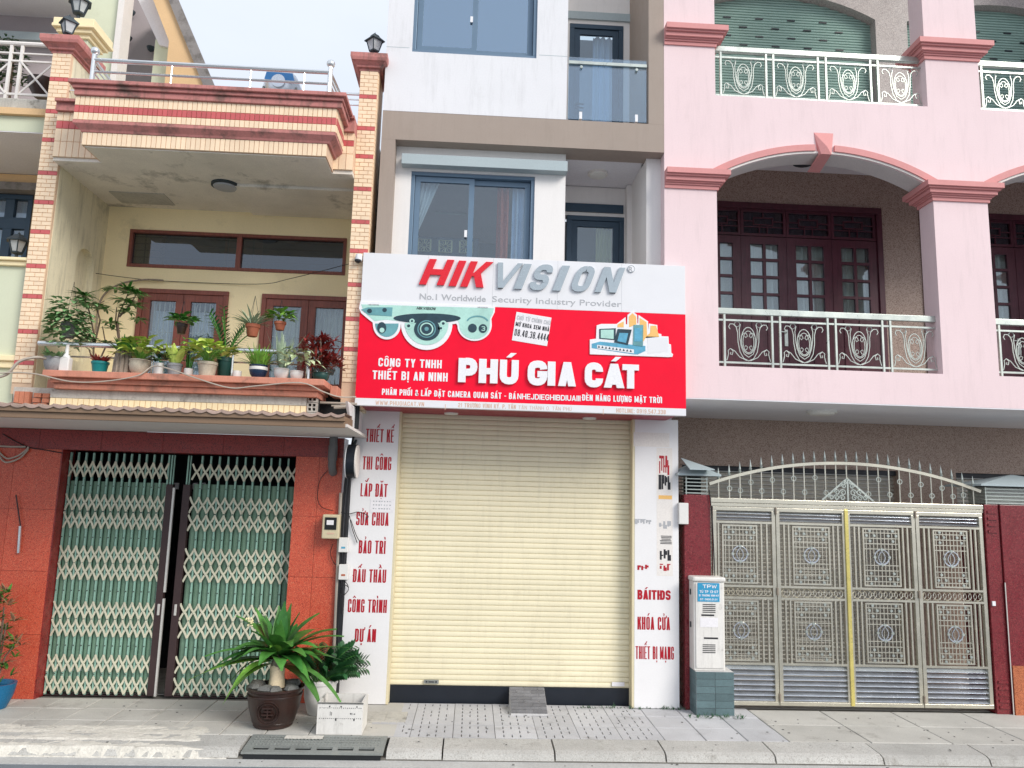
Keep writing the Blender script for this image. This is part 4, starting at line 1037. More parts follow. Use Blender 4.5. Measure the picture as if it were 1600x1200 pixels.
zh = P(893, 164, YR2)[1]
link('handle', MB().box(du[0]+.08, du[0]+.19, YR2-.03, YR2-.015, zh, zh+.015).box(du[0]+.08, du[0]+.19, YR2-.03, YR2-.015, zh-.05, zh-.037).mesh('handle'), m_lamp, d2)
part('back_wall', MB().plate([[(rc0, zb1-.2), (xs13+.2, zb1-.2), (xs13+.2, ZT), (rc0, ZT)], [(du[0]-.001, du[2]), (du[1]+.001, du[2]), (du[1]+.001, du[3]), (du[0]-.001, du[3])]], YR2, YR2+.15), m_white2, B)
g_ = R(887, 20, 985, 31.5, YR2-.02); part('lintel_bar', MB().box(g_[0], g_[1], YR2-.03, YR2-.001, g_[2], g_[3]), m_greybar, B)
part('recess_side', MB().box(P(1000, 60, YR2-.3)[0], xs13+.1, YR2-.45, YR2-.001, zb1-.1, ZT), m_white2, B)
# glass balustrade
YG2 = YF+.04
gq = R(888, 92, 1010, 189, YG2)
gb = part('glass_balustrade', MB().box(gq[0], gq[1], YG2, YG2+.012, gq[2]+.005, gq[3]), g_clear, B)
zt2 = P(948, 101.5, YG2)[1]
link('top_rail', MB().box(gq[0], gq[1], YG2-.025, YG2-.001, zt2-.018, zt2+.018).mesh('top_rail'), m_steelw, gb)
for pxx in (907, 994):
    X = P(pxx, 180, YG2)[0]; link('clamp', MB().box(X-.016, X+.016, YG2-.02, YG2+.03, gq[2], gq[2]+.085).mesh('clamp'), m_lwhite, gb)
    z = P(950, 108.5, YG2)[1]; link('button', MB().disc((X, z), .016, YG2-.03, YG2, 10).mesh('button'), m_steelw, gb)
# ground floor of the shop: piers, shutter, base
sx0 = P(629, 655, 0)[0]; sx0 = (P(629, 655, 0)[0]+P(607, 1071, 0)[0])/2; sx1 = P(987, 870, 0)[0]
px0_, px1_ = P(541, 890, 0)[0], P(1060, 890, 0)[0]
zst = 3.16
part('shop_pier', MB().box(px0_+.005, sx0-.03, .06, .4, 0, zst), m_panel, B)
part('shop_pier', MB().box(sx1+.03, px1_-.005, .06, .4, 0, zst), m_panel, B)
part('shop_lintel', MB().box(px0_+.005, px1_-.005, .25, .5, zst+.001, 3.6), m_white, B)
zs0 = P(800, 1074, .1)[1]
b = MB().box(sx0-.03, sx1+.03, .12, .16, -.02, zs0)
part('base_plate', b, m_black, B)
rs = part('roller_shutter', MB().box(sx0-.028, sx1+.028, .155, .165, zs0, zst), m_slat, B, label='closed cream roller shutter of the shop')
ns = 52; sh = (zst-zs0)/ns
b = MB(); X0_, X1_ = sx0-.02, sx1+.02
prof = [(0.008, 0), (0.0, .004), (-.003, sh*.3), (-.0035, sh*.6), (-.001, sh-.005), (.008, sh-.001)]
for sx in (X0_, X1_):
    for (y_, z_) in prof: b.v.append((sx, y_, z_))
b.f = [(i, i+6, i+7, i+1) for i in range(5)]
sme = b.mesh('slat'); sme.materials.append(m_slat)
for i in range(ns): link('slat', sme, None, rs, (0, .137, zs0+sh*i))
X, Z = P(674, 1065, .12)
link('latch', MB().box(X-.08, X+.08, .112, .128, Z-.018, Z+.018).mesh('latch'), m_iron, rs)
link('latch_slot', MB().box(X-.06, X-.045, .108, .114, Z-.008, Z+.008).box(X+.045, X+.06, .108, .114, Z-.008, Z+.008).box(X-.03, X+.03, .108, .114, Z-.006, Z+.004).mesh('latch_slot'), m_black, rs)
X, Z = P(966, 1069, .12); link('maker_label', MB().box(X-.07, X+.07, .117, .128, Z-.022, Z+.02).mesh('maker_label'), m_paper, rs)
for xx in (sx0-.03, sx1): part('shutter_guide', MB().box(xx, xx+.03, .09, .118, 0, zst), m_yel, B)

# brick-paved loading ramp
ra = thing('loading_ramp', 'small dark brick ramp leading up to the cream shutter', 'ramp', (.65, -.15, 0))
rx0, rx1, ry, rh = P(795, 1085, -.05)[0], P(853, 1085, -.05)[0], -.36, zs0+.0
X0, X1 = G(798, 1116)[0], G(856, 1119)[0]
b = MB(); b.v = [(X0, ry, 0), (X1, ry, 0), (X1, .10, 0), (X0, .10, 0), (X0, ry, .02), (X1, ry, .02), (X1, .10, rh), (X0, .10, rh)]
b.f = [(0,3,2,1),(4,5,6,7),(0,1,5,4),(1,2,6,5),(2,3,7,6),(3,0,4,7)]
part('ramp_body', b, m_ramp, ra)
sl_ = math.atan2(rh-.02, .46); Ls = math.hypot(.46, rh-.02); rows = 8
for j in range(rows):
    xs = [0, .4, .8, 1] if j % 2 else [0, .2, .6, 1]
    for i in range(3):
        a, c = X0+(X1-X0)*xs[i]+.003, X0+(X1-X0)*xs[i+1]-.003; s0 = Ls*j/rows+.003; s1 = Ls*(j+1)/rows-.003
        bb = MB().box(a, c, s0, s1, 0, .006); 
        bb.v = [(x, ry+y*math.cos(sl_)-z*math.sin(sl_), .021+y*math.sin(sl_)+z*math.cos(sl_)) for (x, y, z) in bb.v]
        link('brick', bb.mesh('brick'), m_bag, ra)

# ------------------------------------------------------------------ side panels with lettering
ZP1 = P(800, 655, 0)[1]
pL = thing('left_sign_panel', 'tall white panel with dark red lettering, left of the cream shutter', 'sign panel', ((px0_+sx0)/2, 0, 0))
part('board', MB().box(px0_, sx0-.028, -.02, .055, .005, zst), m_panel, pL, bevel=.003)
part('edge_trim', MB().box(sx0-.027, sx0-.003, -.018, .05, .005, zst), m_yel, pL)
for (s, l, r, bs) in (('THIẾT KẾ', 571, 615, 691), ('THI CÔNG', 566, 611, 734), ('LẮP ĐẶT', 563, 605, 776), ('SỬA CHUA', 556, 607, 821), ('BẢO TRÌ', 560, 602, 865), ('ĐẤU THẦU', 551, 603, 910), ('CÔNG TRÌNH', 543, 604, 957), ('DỰ ÁN', 554, 587, 1003)):
    block(s, l, r, bs, 20.5, -.0205, m_inkred, pL, bold=.23, ext=.001, gap=.22)
X, Z = P(597, 790, -.02); solo('paper_notice', MB().box(X-.13, X+.13, -.0235, -.0225, Z-.075, Z+.075), m_paper, 'faint torn paper notice stuck on the left white panel', 'notice')
b = MB()
random.seed(11)
for j in range(3):
    for i in range(7): xx = X-.10+.03*i; b.box(xx, xx+random.uniform(.008, .02), -.0248, -.0238, Z+.04-.04*j, Z+.04-.04*j+.012)
# the writing on it
o = link('handwriting', b.mesh('handwriting'), m_pgrey, bpy.data.objects['paper_notice'], (0, 0, 0))
pR = thing('right_sign_panel', 'tall white panel with torn paper and dark red lettering, right of the cream shutter', 'sign panel', ((px1_+sx1)/2, 0, 0))
part('board', MB().box(sx1+.028, px1_, -.02, .055, .005, zst), m_panel, pR, bevel=.003)
part('edge_trim', MB().box(sx1+.003, sx1+.027, -.018, .05, .005, zst), m_yel, pR)
block('KHÓA CỬA', 996, 1047, 984, 20, -.0205, m_inkred, pR, bold=.23, ext=.001, gap=.22)
block('THIẾT BỊ MẠNG', 993, 1053, 1030, 20, -.0205, m_inkred, pR, bold=.19, ext=.001, gap=.22)
block('BÁITIĐS', 996, 1048, 937, 15, -.0205, m_inkred, pR, bold=.24, ext=.001, gap=.1)
def frag(l, t, r, b_, n, mt, seed, horiz=False):
    random.seed(seed); b = MB(); x0, x1, z0, z1 = R(l, t, r, b_, -.021)
    for i in range(n):
        a = x0+(x1-x0)*i/n
        if horiz: z = z0+(z1-z0)*i/n; b.box(x0+random.uniform(0, .02), x1-random.uniform(0, .02), -.0225, -.0205, z, z+(z1-z0)/n*.5)
        else:
            b.box(a, a+(x1-x0)/n*.5, -.0225, -.0205, z0+random.uniform(0, .3)*(z1-z0), z1-random.uniform(0, .3)*(z1-z0))
            b.box(a, a+(x1-x0)/n*.9, -.0227, -.0205, z1-(z1-z0)*random.choice((.15, .6, 1)), z1-(z1-z0)*random.choice((0, .5)))
    part('worn_lettering', b, mt, pR)
frag(996, 882, 1014, 891, 3, m_inkred, 1); frag(1031, 881, 1048, 892, 3, m_inkred, 2); frag(1031, 858, 1049, 876, 3, m_ink, 3); frag(1031, 836, 1050, 850, 6, m_ink, 4, True)
frag(992, 811, 1018, 819, 6, m_pgrey, 5); frag(1030, 814, 1049, 826, 3, m_pgrey, 6)
frag(1029, 742, 1048, 765, 4, m_ink, 7); frag(1030, 712, 1046, 742, 5, m_inkred, 8)
b = MB().pbox(1029, 774, 1050, 780, -.0215, .001); part('orange_strip', b, m_orange, pR)
b = MB().pbox(1026, 700, 1051, 900, -.0208, .0007); part('torn_paper_strip', b, m_trimw, pR)
b = MB().pbox(990, 676, 1046, 698, -.0209, .0007); part('torn_paper_strip', b, m_yel if False else m_trimw, pR)

# ------------------------------------------------------------------ the big shop sign
YN = -.70
sg_x0 = (P(566, 396, YN)[0]+P(556, 633, YN)[0])/2; sg_x1 = (P(1070, 414, YN)[0]+P(1072.5, 650, YN)[0])/2
sg_z1 = (P(566, 396, YN)[1]+P(1070, 414, YN)[1])/2; sg_z0 = (P(556, 633, YN)[1]+P(1072.5, 650, YN)[1])/2
def szm(la, lb): return (P(*la, YN)[1]+P(*lb, YN)[1])/2
zred1 = szm((563, 472), (1072, 491)); zred0 = szm((557, 622), (1072, 638))
SG = thing('shop_sign', 'large red and white shop sign with camera pictures above the cream shutter', 'sign', ((sg_x0+sg_x1)/2, YN, sg_z0))
part('white_board', MB().box(sg_x0, sg_x1, YN, YN+.06, zred1, sg_z1), m_swhite, SG, bevel=.003)
part('red_board', MB().box(sg_x0, sg_x1, YN, YN+.06, zred0, zred1-.001), m_sred, SG)
part('white_strip', MB().box(sg_x0, sg_x1, YN-.002, YN+.06, sg_z0, zred0-.001), m_swhite, SG, bevel=.003)
part('sign_box', MB().box(sg_x0+.01, sg_x1-.01, YN+.061, -.02, sg_z0+.03, sg_z1-.01) if False else MB().box(sg_x0+.03, sg_x1-.05, YN+.061, .248, sg_z0+.02, sg_z0+.06), m_dred, SG)
part('side_board', MB().box(sg_x0+.001, sg_x0+.03, YN+.061, .0, sg_z0+.061, sg_z1-.01).box(sg_x1-.03, sg_x1-.001, YN+.061, .0, sg_z0+.061, sg_z1-.01), m_swhite, SG)
part('top_board', MB().box(sg_x0+.031, sg_x1-.031, YN+.061, YF-.002, sg_z1-.03, sg_z1-.011), m_swhite, SG)
b = MB()
for pxx in (585, 700, 815, 930): pass
for i, (s, l, r, bs) in enumerate((('H', 654.6, 708.6, 446), ('I', 700.8, 727.3, 448), ('K', 719, 769.4, 449.5))):
    block(s, l, r, bs, 40, YN, m_lred, SG, bold=.27, ext=.026, shear=.36)
for (s, l, r, bs) in (('V', 762, 816, 451), ('I', 802.5, 829.7, 452.5), ('S', 824, 866.8, 454), ('I', 862.8, 889.8, 455.3), ('O', 888.6, 932.5, 456.3), ('N', 928.5, 976.4, 458)):
    block(s, l, r, bs, 39.5, YN, m_lgrey, SG, bold=.20 if s == 'V' else .235, ext=.026, shear=.36)
X, Z = P(986, 420.5, YN); part('registered_mark', MB().disc((X, Z), .040, YN-.012, YN, 20), m_lwhite, SG)
b = MB().tube([(X+.038*math.cos(t*PI/10), YN-.012, Z+.038*math.sin(t*PI/10)) for t in range(20)], .003, 4, closed=True); part('ring', b, m_lgrey, SG)
text('R', 982.5, 989, 424.5, 8, YN-.012, m_pgrey, SG, bold=.01, ext=.001)
text('No.1 Worldwide', 655.5, 759, 469.5, 9.5, YN, m_pgrey, SG, bold=.012, ext=.001)
text('Security Industry Provider', 769, 971, 475.5, 9.5, YN, m_pgrey, SG, bold=0., ext=.001)
block('CÔNG TY TNHH', 590.8, 690, 574, 13, YN, m_lwhite, SG, bold=.2, ext=.003, gap=.22)
block('THIẾT BỊ AN NINH', 581.5, 699.3, 594.3, 13.5, YN, m_lwhite, SG, bold=.2, ext=.003, gap=.22)
for (s, l, r, bs) in (('P', 715.5, 745.5, 598), ('H', 747.5, 777.1, 599.3), ('Ú', 779.8, 809.9, 600.5), ('G', 823.4, 854.6, 602.3), ('I', 855, 867, 603.2), ('Λ', 871.5, 899.2, 604), ('C', 912.6, 941.8, 605.2), ('Á', 942.8, 974.8, 606.6), ('T', 971.7, 997.4, 607.7)):
    block(s, l, r, bs, 37.5, YN, m_lwhite, SG, bold=.31, ext=.03)
block('PHÂN PHỐI & LẮP ĐẶT CAMERA QUAN SÁT - BÁ', 596.4, 806, 620.3, 9.5, YN, m_lwhite, SG, bold=.2, ext=.003, split=False, gap=.2)
block('NHEJDIEGHIBDIUAIII', 808, 907, 625.2, 8.6, YN, m_lwhite, SG, bold=.2, ext=.003, split=False, gap=.1)
block('ĐÈN NĂNG LƯỢNG MẶT TRỜI', 909.4, 1034.3, 628, 9.5, YN, m_lwhite, SG, bold=.2, ext=.003, split=False, gap=.2)
block('WWW.PHUGIACAT.VN', 586.4, 662.6, 633.6, 6.5, YN-.002, m_tan, SG, bold=.17, ext=.001, split=False, gap=.25)
block('21 TRƯƠNG VĨNH KÝ, P. TÂN', 715.6, 806, 637.5, 6.5, YN-.002, m_tan, SG, bold=.17, ext=.001, split=False, gap=.25)
block("TÂN THÀNH Q. TÂN PHÚ", 810, 893, 640.5, 5.5, YN-.002, m_tan, SG, bold=.10, ext=.001, split=False, gap=.3)
block('HOTLINE: 0919.547.338', 963, 1040.2, 645.8, 6.5, YN-.002, m_tan, SG, bold=.17, ext=.001, split=False, gap=.25)
for q_ in (695.7, 942.5):
    X, Z = P(q_, 636+(q_-695)*.03, YN); part('divider', MB().box(X-.003, X+.003, YN-.003, YN-.0021, Z-.03, Z+.03), m_tan, SG)
# vertical vinyl seams on the board
b = MB()
for i in range(1, 5): X = sg_x0+(sg_x1-sg_x0)*i/5; b.box(X-.0012, X+.0012, YN-.0006, YN, zred1+.004, sg_z1-.004)
part('vinyl_seam', b, m_pgrey, SG)
def poly(pts, Y=YN, s=1, ox=0, oy=0): return [P(ox+x/s, oy+y/s, Y) for x, y in pts]
def zp(pts): return poly(pts, YN, 6.667, 560, 470)
def ell(cx_, cy_, rx, ry, a0=0, a1=360, n=28): return [(cx_+rx*math.cos(math.radians(a0+(a1-a0)*i/n)), cy_+ry*math.sin(math.radians(a0+(a1-a0)*i/n))) for i in range(n+(0 if abs(a1-a0) >= 360 else 1))]
def layer(name, loops, k, mt, dep=.004, parent=None): return part(name, MB().plate(loops, YN-.012-k*.0016-.001, YN-.012-k*.0016+(.012 if k == 0 else 0)), mt, parent or SG)
# cut-out of three dome cameras
out = [(22, 10), (1424, 62), (1420, 120), (1385, 190), (1390, 260)]+ell(1210, 260, 178, 160, 0, 180, 16)[1:]+[(1020, 240), (985, 245)]+ell(712, 240, 268, 274, 0, 180, 22)+[(440, 262)]+ell(298, 250, 145, 155, 0, 180, 16)[1:]+[(150, 228), (100, 190), (30, 130), (8, 80)]
layer('camera_cutout', [zp(out)], 0, m_lwhite)
body = [(30, 40), (1410, 80), (1400, 130), (1370, 190), (1368, 262)]+ell(1210, 262, 158, 140, 0, 180, 16)[1:]+[(1040, 215), (880, 160), (700, 135), (520, 140), (360, 170), (430, 215), (290, 200), (170, 215), (60, 120)]
layer('camera_picture', [zp(body)], 1, m_teal)
layer('camera_picture', [zp(ell(712, 235, 228, 228, 0, 180, 22))], 2, m_teal)
layer('camera_picture', [zp(ell(298, 240, 122, 138, 0, 180, 16))], 2, m_teal2)
layer('camera_picture', [zp(ell(716, 185, 350, 50, 0, 360, 30))], 3, m_navy)
layer('camera_picture', [zp(ell(716, 300, 135, 118))], 4, m_navy)
for k, (rx, mt_) in enumerate(((96, m_teal2), (84, m_navy), (70, m_teal), (56, m_navy), (22, m_teal2))): layer('camera_picture', [zp(ell(712, 298, rx, rx*.95))], 5+k, mt_)
for (cx_, cy_, r_) in ((525, 265, 38), (885, 240, 34), (860, 290, 30), (560, 215, 28)): layer('camera_picture', [zp(ell(cx_, cy_, r_, r_*.9, n=16))], 4, m_teal); layer('camera_picture', [zp(ell(cx_, cy_, r_*.45, r_*.42, n=12))], 5, m_navy)
layer('camera_picture', [zp([(30, 95), (100, 72), (358, 72), (350, 165), (110, 150)])], 3, m_teal2)
layer('camera_picture', [zp(ell(118, 110, 26, 24, n=14))], 4, m_navy); layer('camera_picture', [zp(ell(275, 100, 24, 22, n=14))], 4, m_navy)
layer('camera_picture', [zp(ell(245, 285, 48, 60, n=18))], 3, m_navy); layer('camera_picture', [zp(ell(248, 310, 26, 26, n=14))], 4, m_teal)
layer('camera_picture', [zp(ell(1188, 288, 46, 46, n=20))], 3, m_navy); layer('camera_picture', [zp(ell(1297, 292, 44, 46, n=20))], 3, m_navy)
block('3', 1297/6.667+560-2.5, 1297/6.667+563.5, 470+312/6.667, 7, YN-.019, m_teal, SG, bold=.2, ext=.001)
layer('camera_picture', [zp(ell(1240, 225, 115, 68, 190, 350, 14)+ell(1240, 225, 100, 54, 350, 190, 14))], 3, m_teal2)
block('HIKVISION', 560+605/6.667, 560+808/6.667, 470+93/6.667, 4.2, YN-.017, m_ink, SG, bold=.2, ext=.0005, shear=.3, split=False)
block('HIKVISION', 560+105/6.667, 560+215/6.667, 470+47/6.667, 2.2, YN-.017, m_pgrey, SG, bold=.2, ext=.0005, shear=.3, split=False)
block('HIKVISION', 560+1240/6.667, 560+1350/6.667, 470+76/6.667, 2.2, YN-.017, m_pgrey, SG, bold=.2, ext=.0005, shear=.3, split=False)
# cut-out of devices and buildings
def zq_(pts): return poly(pts, YN, 8.889, 900, 470)
out = [(190, 745), (190, 540), (275, 530), (285, 345), (345, 325), (560, 325), (685, 230), (690, 330), (708, 330), (712, 200), (780, 148), (845, 200), (850, 320), (862, 320), (865, 200), (998, 290), (1000, 420), (1010, 320), (1125, 340), (1130, 455), (1180, 465), (1185, 495), (1280, 500), (1285, 600), (1315, 610), (1320, 725), (1345, 745), (1335, 780), (1280, 785)]
layer('device_cutout', [zq_(out)], 0, m_lwhite)
for pts, mt_ in (([(575, 330), (660, 290), (660, 372), (570, 372)], m_orange), ([(730, 225), (780, 175), (832, 225), (835, 330), (735, 372)], m_orange),
                 ([(880, 240), (975, 300), (985, 500), (1150, 505), (1110, 350), (1030, 350), (1025, 450), (1000, 470), (960, 520), (900, 620), (880, 400)], m_orange),
                 ([(990, 520), (1270, 520), (1272, 700), (990, 740)], m_swhite),
                 ([(215, 600), (330, 570), (960, 630), (960, 700), (850, 750), (780, 745), (215, 660)], m_blueprint)):
    layer('device_picture', [zq_(pts)], 1, mt_)
layer('device_picture', [zq_([(320, 395), (550, 385), (545, 550), (320, 530)])], 2, m_navy); layer('device_picture', [zq_([(340, 408), (520, 405), (518, 535), (340, 520)])], 3, m_teal)
layer('device_picture', [zq_([(575, 395), (770, 405), (715, 620), (525, 580)])], 3, m_navy); layer('device_picture', [zq_([(600, 450), (720, 455), (690, 590), (570, 565)])], 4, m_blueprint)
layer('device_picture', [zq_([(795, 340), (930, 340), (925, 640), (785, 620)])], 3, m_teal2); layer('device_picture', [zq_([(808, 380), (912, 385), (905, 570), (805, 570)])], 4, m_blueprint)
layer('device_picture', [zq_([(290, 615), (800, 680), (800, 735), (290, 665)])], 2, m_swhite)
for i in range(10): xx = 315+i*49; layer('device_picture', [zq_([(xx-16, 655+i*6.5), (xx, 622+i*6.5), (xx+16, 655+i*6.5)])], 3, m_navy)
# paper notice pasted on the sign
nX, nZ = P(831, 513, YN); ang = -math.radians(7.5)
b = MB().box(-.190, .190, -.003, 0, -.165, .150); b.v = [(nX+x*math.cos(ang)-z*math.sin(ang), YN-.001+y, nZ+x*math.sin(ang)+z*math.cos(ang)) for (x, y, z) in b.v]
nt_ = solo('pasted_notice', b, m_paper, 'small tilted white notice with a black phone number pasted on the red sign', 'notice')
# the words follow the tilt of the sheet
block('CHỦ TỪ CHÍNH CHỦ', 807, 860, 503.5, 6.5, YN-.0045, m_pgrey, nt_, bold=.15, ext=.0006, rot=ang, split=False, gap=.25)
block('MỞ KHOA XEM NHÀ', 805, 858, 513.5, 6.5, YN-.0045, m_ink, nt_, bold=.17, ext=.0006, rot=ang, split=False, gap=.25)
block('08.48.38.4444', 803, 857, 528.5, 10.5, YN-.0045, m_ink, nt_, bold=.125, ext=.0006, rot=ang, split=False, gap=.35)
# recessed lamps under the sign
for k, (cx_, cy_) in enumerate(((705, 645.5), (921, 653))):
    zz_ = sg_z0+.02; d_ = _RT*(cx_-CX)/FOC-_UP*(cy_-CY)/FOC+_F; t_ = (zz_-CAM_H)/d_.z
    solo('recessed_lamp', MB().lathe((d_.x*t_, d_.y*t_-CAM_D, zz_-.014), [(.075, .0), (.08, .014)], 20), m_lens, 'round recessed lamp under the red sign, '+('left one, beside the left panel' if k == 0 else 'right one, towards the right panel'), 'lamp', 'recessed lamps under the sign')
X, Z = P(562, 405, YN+.02)
sc = thing('security_camera', 'tiny black and white security camera at the top left corner of the red sign', 'camera', (X, YN, Z))
part('housing', MB().lathe((X-.01, YN+.02, Z-.02), [(.035, 0), (.04, .03), (.035, .07)], 12), m_lwhite, sc, smooth=True)
part('lens', MB().lathe((X-.015, YN+.0, Z-.05), [(.012, 0), (.033, .015), (.036, .035)], 12), m_black, sc, smooth=True)

# ================================================================== PINK HOUSE
PK = thing('pink_arched_house', 'tall pink house with arched balconies and rose trim, right of the sign', 'house', (5, .5, 0))
YP = -.60; TH = .28; YPB = .95; YG0 = 1.2
pX0 = P(1037.5, 200, YP)[0]+.002; pX1 = 12.5
zA0 = (P(1073, 619, YP)[1]+P(1600, 641, YP)[1])/2
ZTP = P(1200, -420, YP)[1]
x_a = (P(1118, 110, YP)[0]+P(1121, 430, YP)[0])/2
x_b = (P(1451.5, 120, YP)[0]+P(1454, 321, YP)[0]+P(1473.5, 583, YP)[0])/3
x_c = (P(1530, 110, YP)[0]+P(1543, 321, YP)[0]+P(1561, 588, YP)[0])/3
bay = x_b-x_a
x_d = x_c+bay
zs_lo = (P(1121, 571, YP)[1]+P(1475, 585, YP)[1])/2       # lower opening sill
zs_hi = (P(1118, 148, YP)[1]+P(1446, 167, YP)[1])/2       # upper opening sill
zspr = P(1125, 277, YP)[1]; zcrn = P(1288, 240.5, YP)[1]
zcap_lo = (P(1080, 268, YP)[1]+P(1500, 291, YP)[1])/2; zcap_hi = (P(1085, 45, YP)[1]+P(1488, 71, YP)[1])/2
def arch_pts(x0, x1, zs, zc, n=22, inset=0.):
    "curve from right spring to left spring"
    w = (x1-x0)/2; h = zc-zs; r = (w*w+h*h)/(2*h); a = math.asin(w/r); cx_ = (x0+x1)/2; cz = zc-r; r += inset
    return [(cx_+r*math.sin(a-2*a*i/n), cz+r*math.cos(a-2*a*i/n)) for i in range(n+1)]
def hole_lo(x0, x1): return [(x0, zs_lo), (x1, zs_lo)]+arch_pts(x0, x1, zspr, zcrn)
def hole_hi(x0, x1): return [(x0, zs_hi), (x1, zs_hi), (x1, ZTP-.2), (x0, ZTP-.2)]
part('front_wall', MB().plate([[(pX0, zA0), (pX1, zA0), (pX1, ZTP), (pX0, ZTP)], hole_lo(x_a, x_b), hole_hi(x_a, x_b), hole_lo(x_c, x_d), hole_hi(x_c, x_d)], YP, YP+TH), m_pink, PK)
# deep part of the arch soffit (pale)
for (a, c) in ((x_a, x_b), (x_c, x_d)):
    b = MB(); up_ = arch_pts(a, c, zspr, zcrn); 
    lo = [(p[0], p[1]-.004) for p in up_]
    b.plate([up_+[(q[0], q[1]) for q in reversed(lo)]], YP+.02, YP+TH+.003); part('arch_soffit', b, m_pinkin, PK)
    # white edge and rose band round the arch
    for (i0, i1, y_, mt_, nm) in ((0, .025, .010, m_trimw, 'arch_edge'), (.026, .10, .028, m_dpink, 'arch_trim')):
        for half in (0, 1):
            pts_i = arch_pts(a, c, zspr, zcrn, 24, i0); pts_o = arch_pts(a, c, zspr, zcrn, 24, i1)
            sl2 = slice(0, 12) if half == 0 else slice(13, 25)
            if mt_ is m_trimw: sl2 = slice(0, 13) if half == 0 else slice(12, 25)
            L = pts_i[sl2]+list(reversed(pts_o[sl2]))
            part(nm, MB().plate([L], YP-y_, YP-.0005), mt_, PK)
    for (xx, s) in ((a, -1), (c, 1)):
        for (i0, i1, y_, mt_) in ((0, .025, .010, m_trimw), (.026, .10, .028, m_dpink)):
            if zspr-.005 > zcap_lo: part('arch_leg', MB().box(xx+s*i0, xx+s*i1, YP-y_, YP-.0005, zcap_lo, zspr+.0), mt_, PK)
    # keystone
    kx = (a+c)/2; zk_ = P(1290, 208, YP)[1]; zk2_ = P(1290, 240, YP)[1]
    b = MB(); w1, w0 = .115, .075
    b.v = [(kx-w0, YP, zk2_-.02), (kx+w0, YP, zk2_-.02), (kx+w1, YP, zk_), (kx-w1, YP, zk_), (kx, YP-.075, zk2_+.05), (kx-w0, YP+TH+.01, zk2_-.10), (kx+w0, YP+TH+.01, zk2_-.10), (kx-w0*.8, YP-.05, zk2_-.03), (kx+w0*.8, YP-.05, zk2_-.03)]
    b.f = [(3, 2, 4), (2, 8, 4), (3, 4, 7), (4, 8, 7), (7, 8, 6, 5), (0, 7, 5), (1, 6, 8), (0, 3, 7), (1, 8, 2)]
    part('keystone', b, m_dpink, PK)
# pier capitals
def capital(x0, x1, zt, name='capital', hh=.20, left=True, right=True):
    b = MB(); prof = [(.125, .0, .30), (.10, .31, .40), (.075, .41, .62), (.05, .63, .70), (.032, .71, .80), (.018, .81, 1.)]
    for (e, a, c) in prof:
        b.box(x0-(e if left else -.003), x1+(e if right else 0), YP-e, YP+TH+(e if left or right else 0), zt-hh*c, zt-hh*a)
    part(name, b, m_dpink, PK)
for (z_, hh) in ((zcap_lo, .20), (zcap_hi, .21)):
    capital(pX0, x_a, z_, left=False, hh=hh); capital(x_b, x_c, z_, hh=hh); capital(x_d, x_d+.6, z_, hh=hh)
# slabs, ceilings
part('lower_slab', MB().box(pX0, pX1, YP+TH+.001, 3.0, zA0+.001, zs_lo-.05) if False else MB().box(pX0, pX1, YP+.001, 3.0, zA0-.012, zA0-.001), m_ceil, PK)
part('balcony_floor', MB().box(pX0, pX1, YP+TH+.001, YPB+1, zA0+.001, zA0+.12), m_ceil, PK)
zce = P(1300, 271, YPB)[1]
part('recess_ceiling', MB().box(pX0, pX1, YP+TH+.001, YPB+.2, zce, zce+.12), m_ceil, PK)
part('recess_side', MB().box(pX0, pX0+.12, YP+TH+.001, YPB, zA0+.121, ZTP), m_bgran, PK)
# granite back walls
dz_b = zA0+.12
dor = R(1082, 325, 1378.5, 600, YPB); dor = (dor[0], dor[1], dz_b+.02, (P(1121, 316, YPB)[1]+P(1375, 332, YPB)[1])/2)
dor2 = (dor[0]+(x_c-x_a), dor[1]+(x_c-x_a), dor[2], dor[3])
part('granite_wall', MB().plate([[(pX0+.121, dz_b), (pX1, dz_b), (pX1, zce-.001), (pX0+.121, zce-.001)], rl_(dor), rl_(dor2)], YPB, YPB+.2), m_bgran, PK)
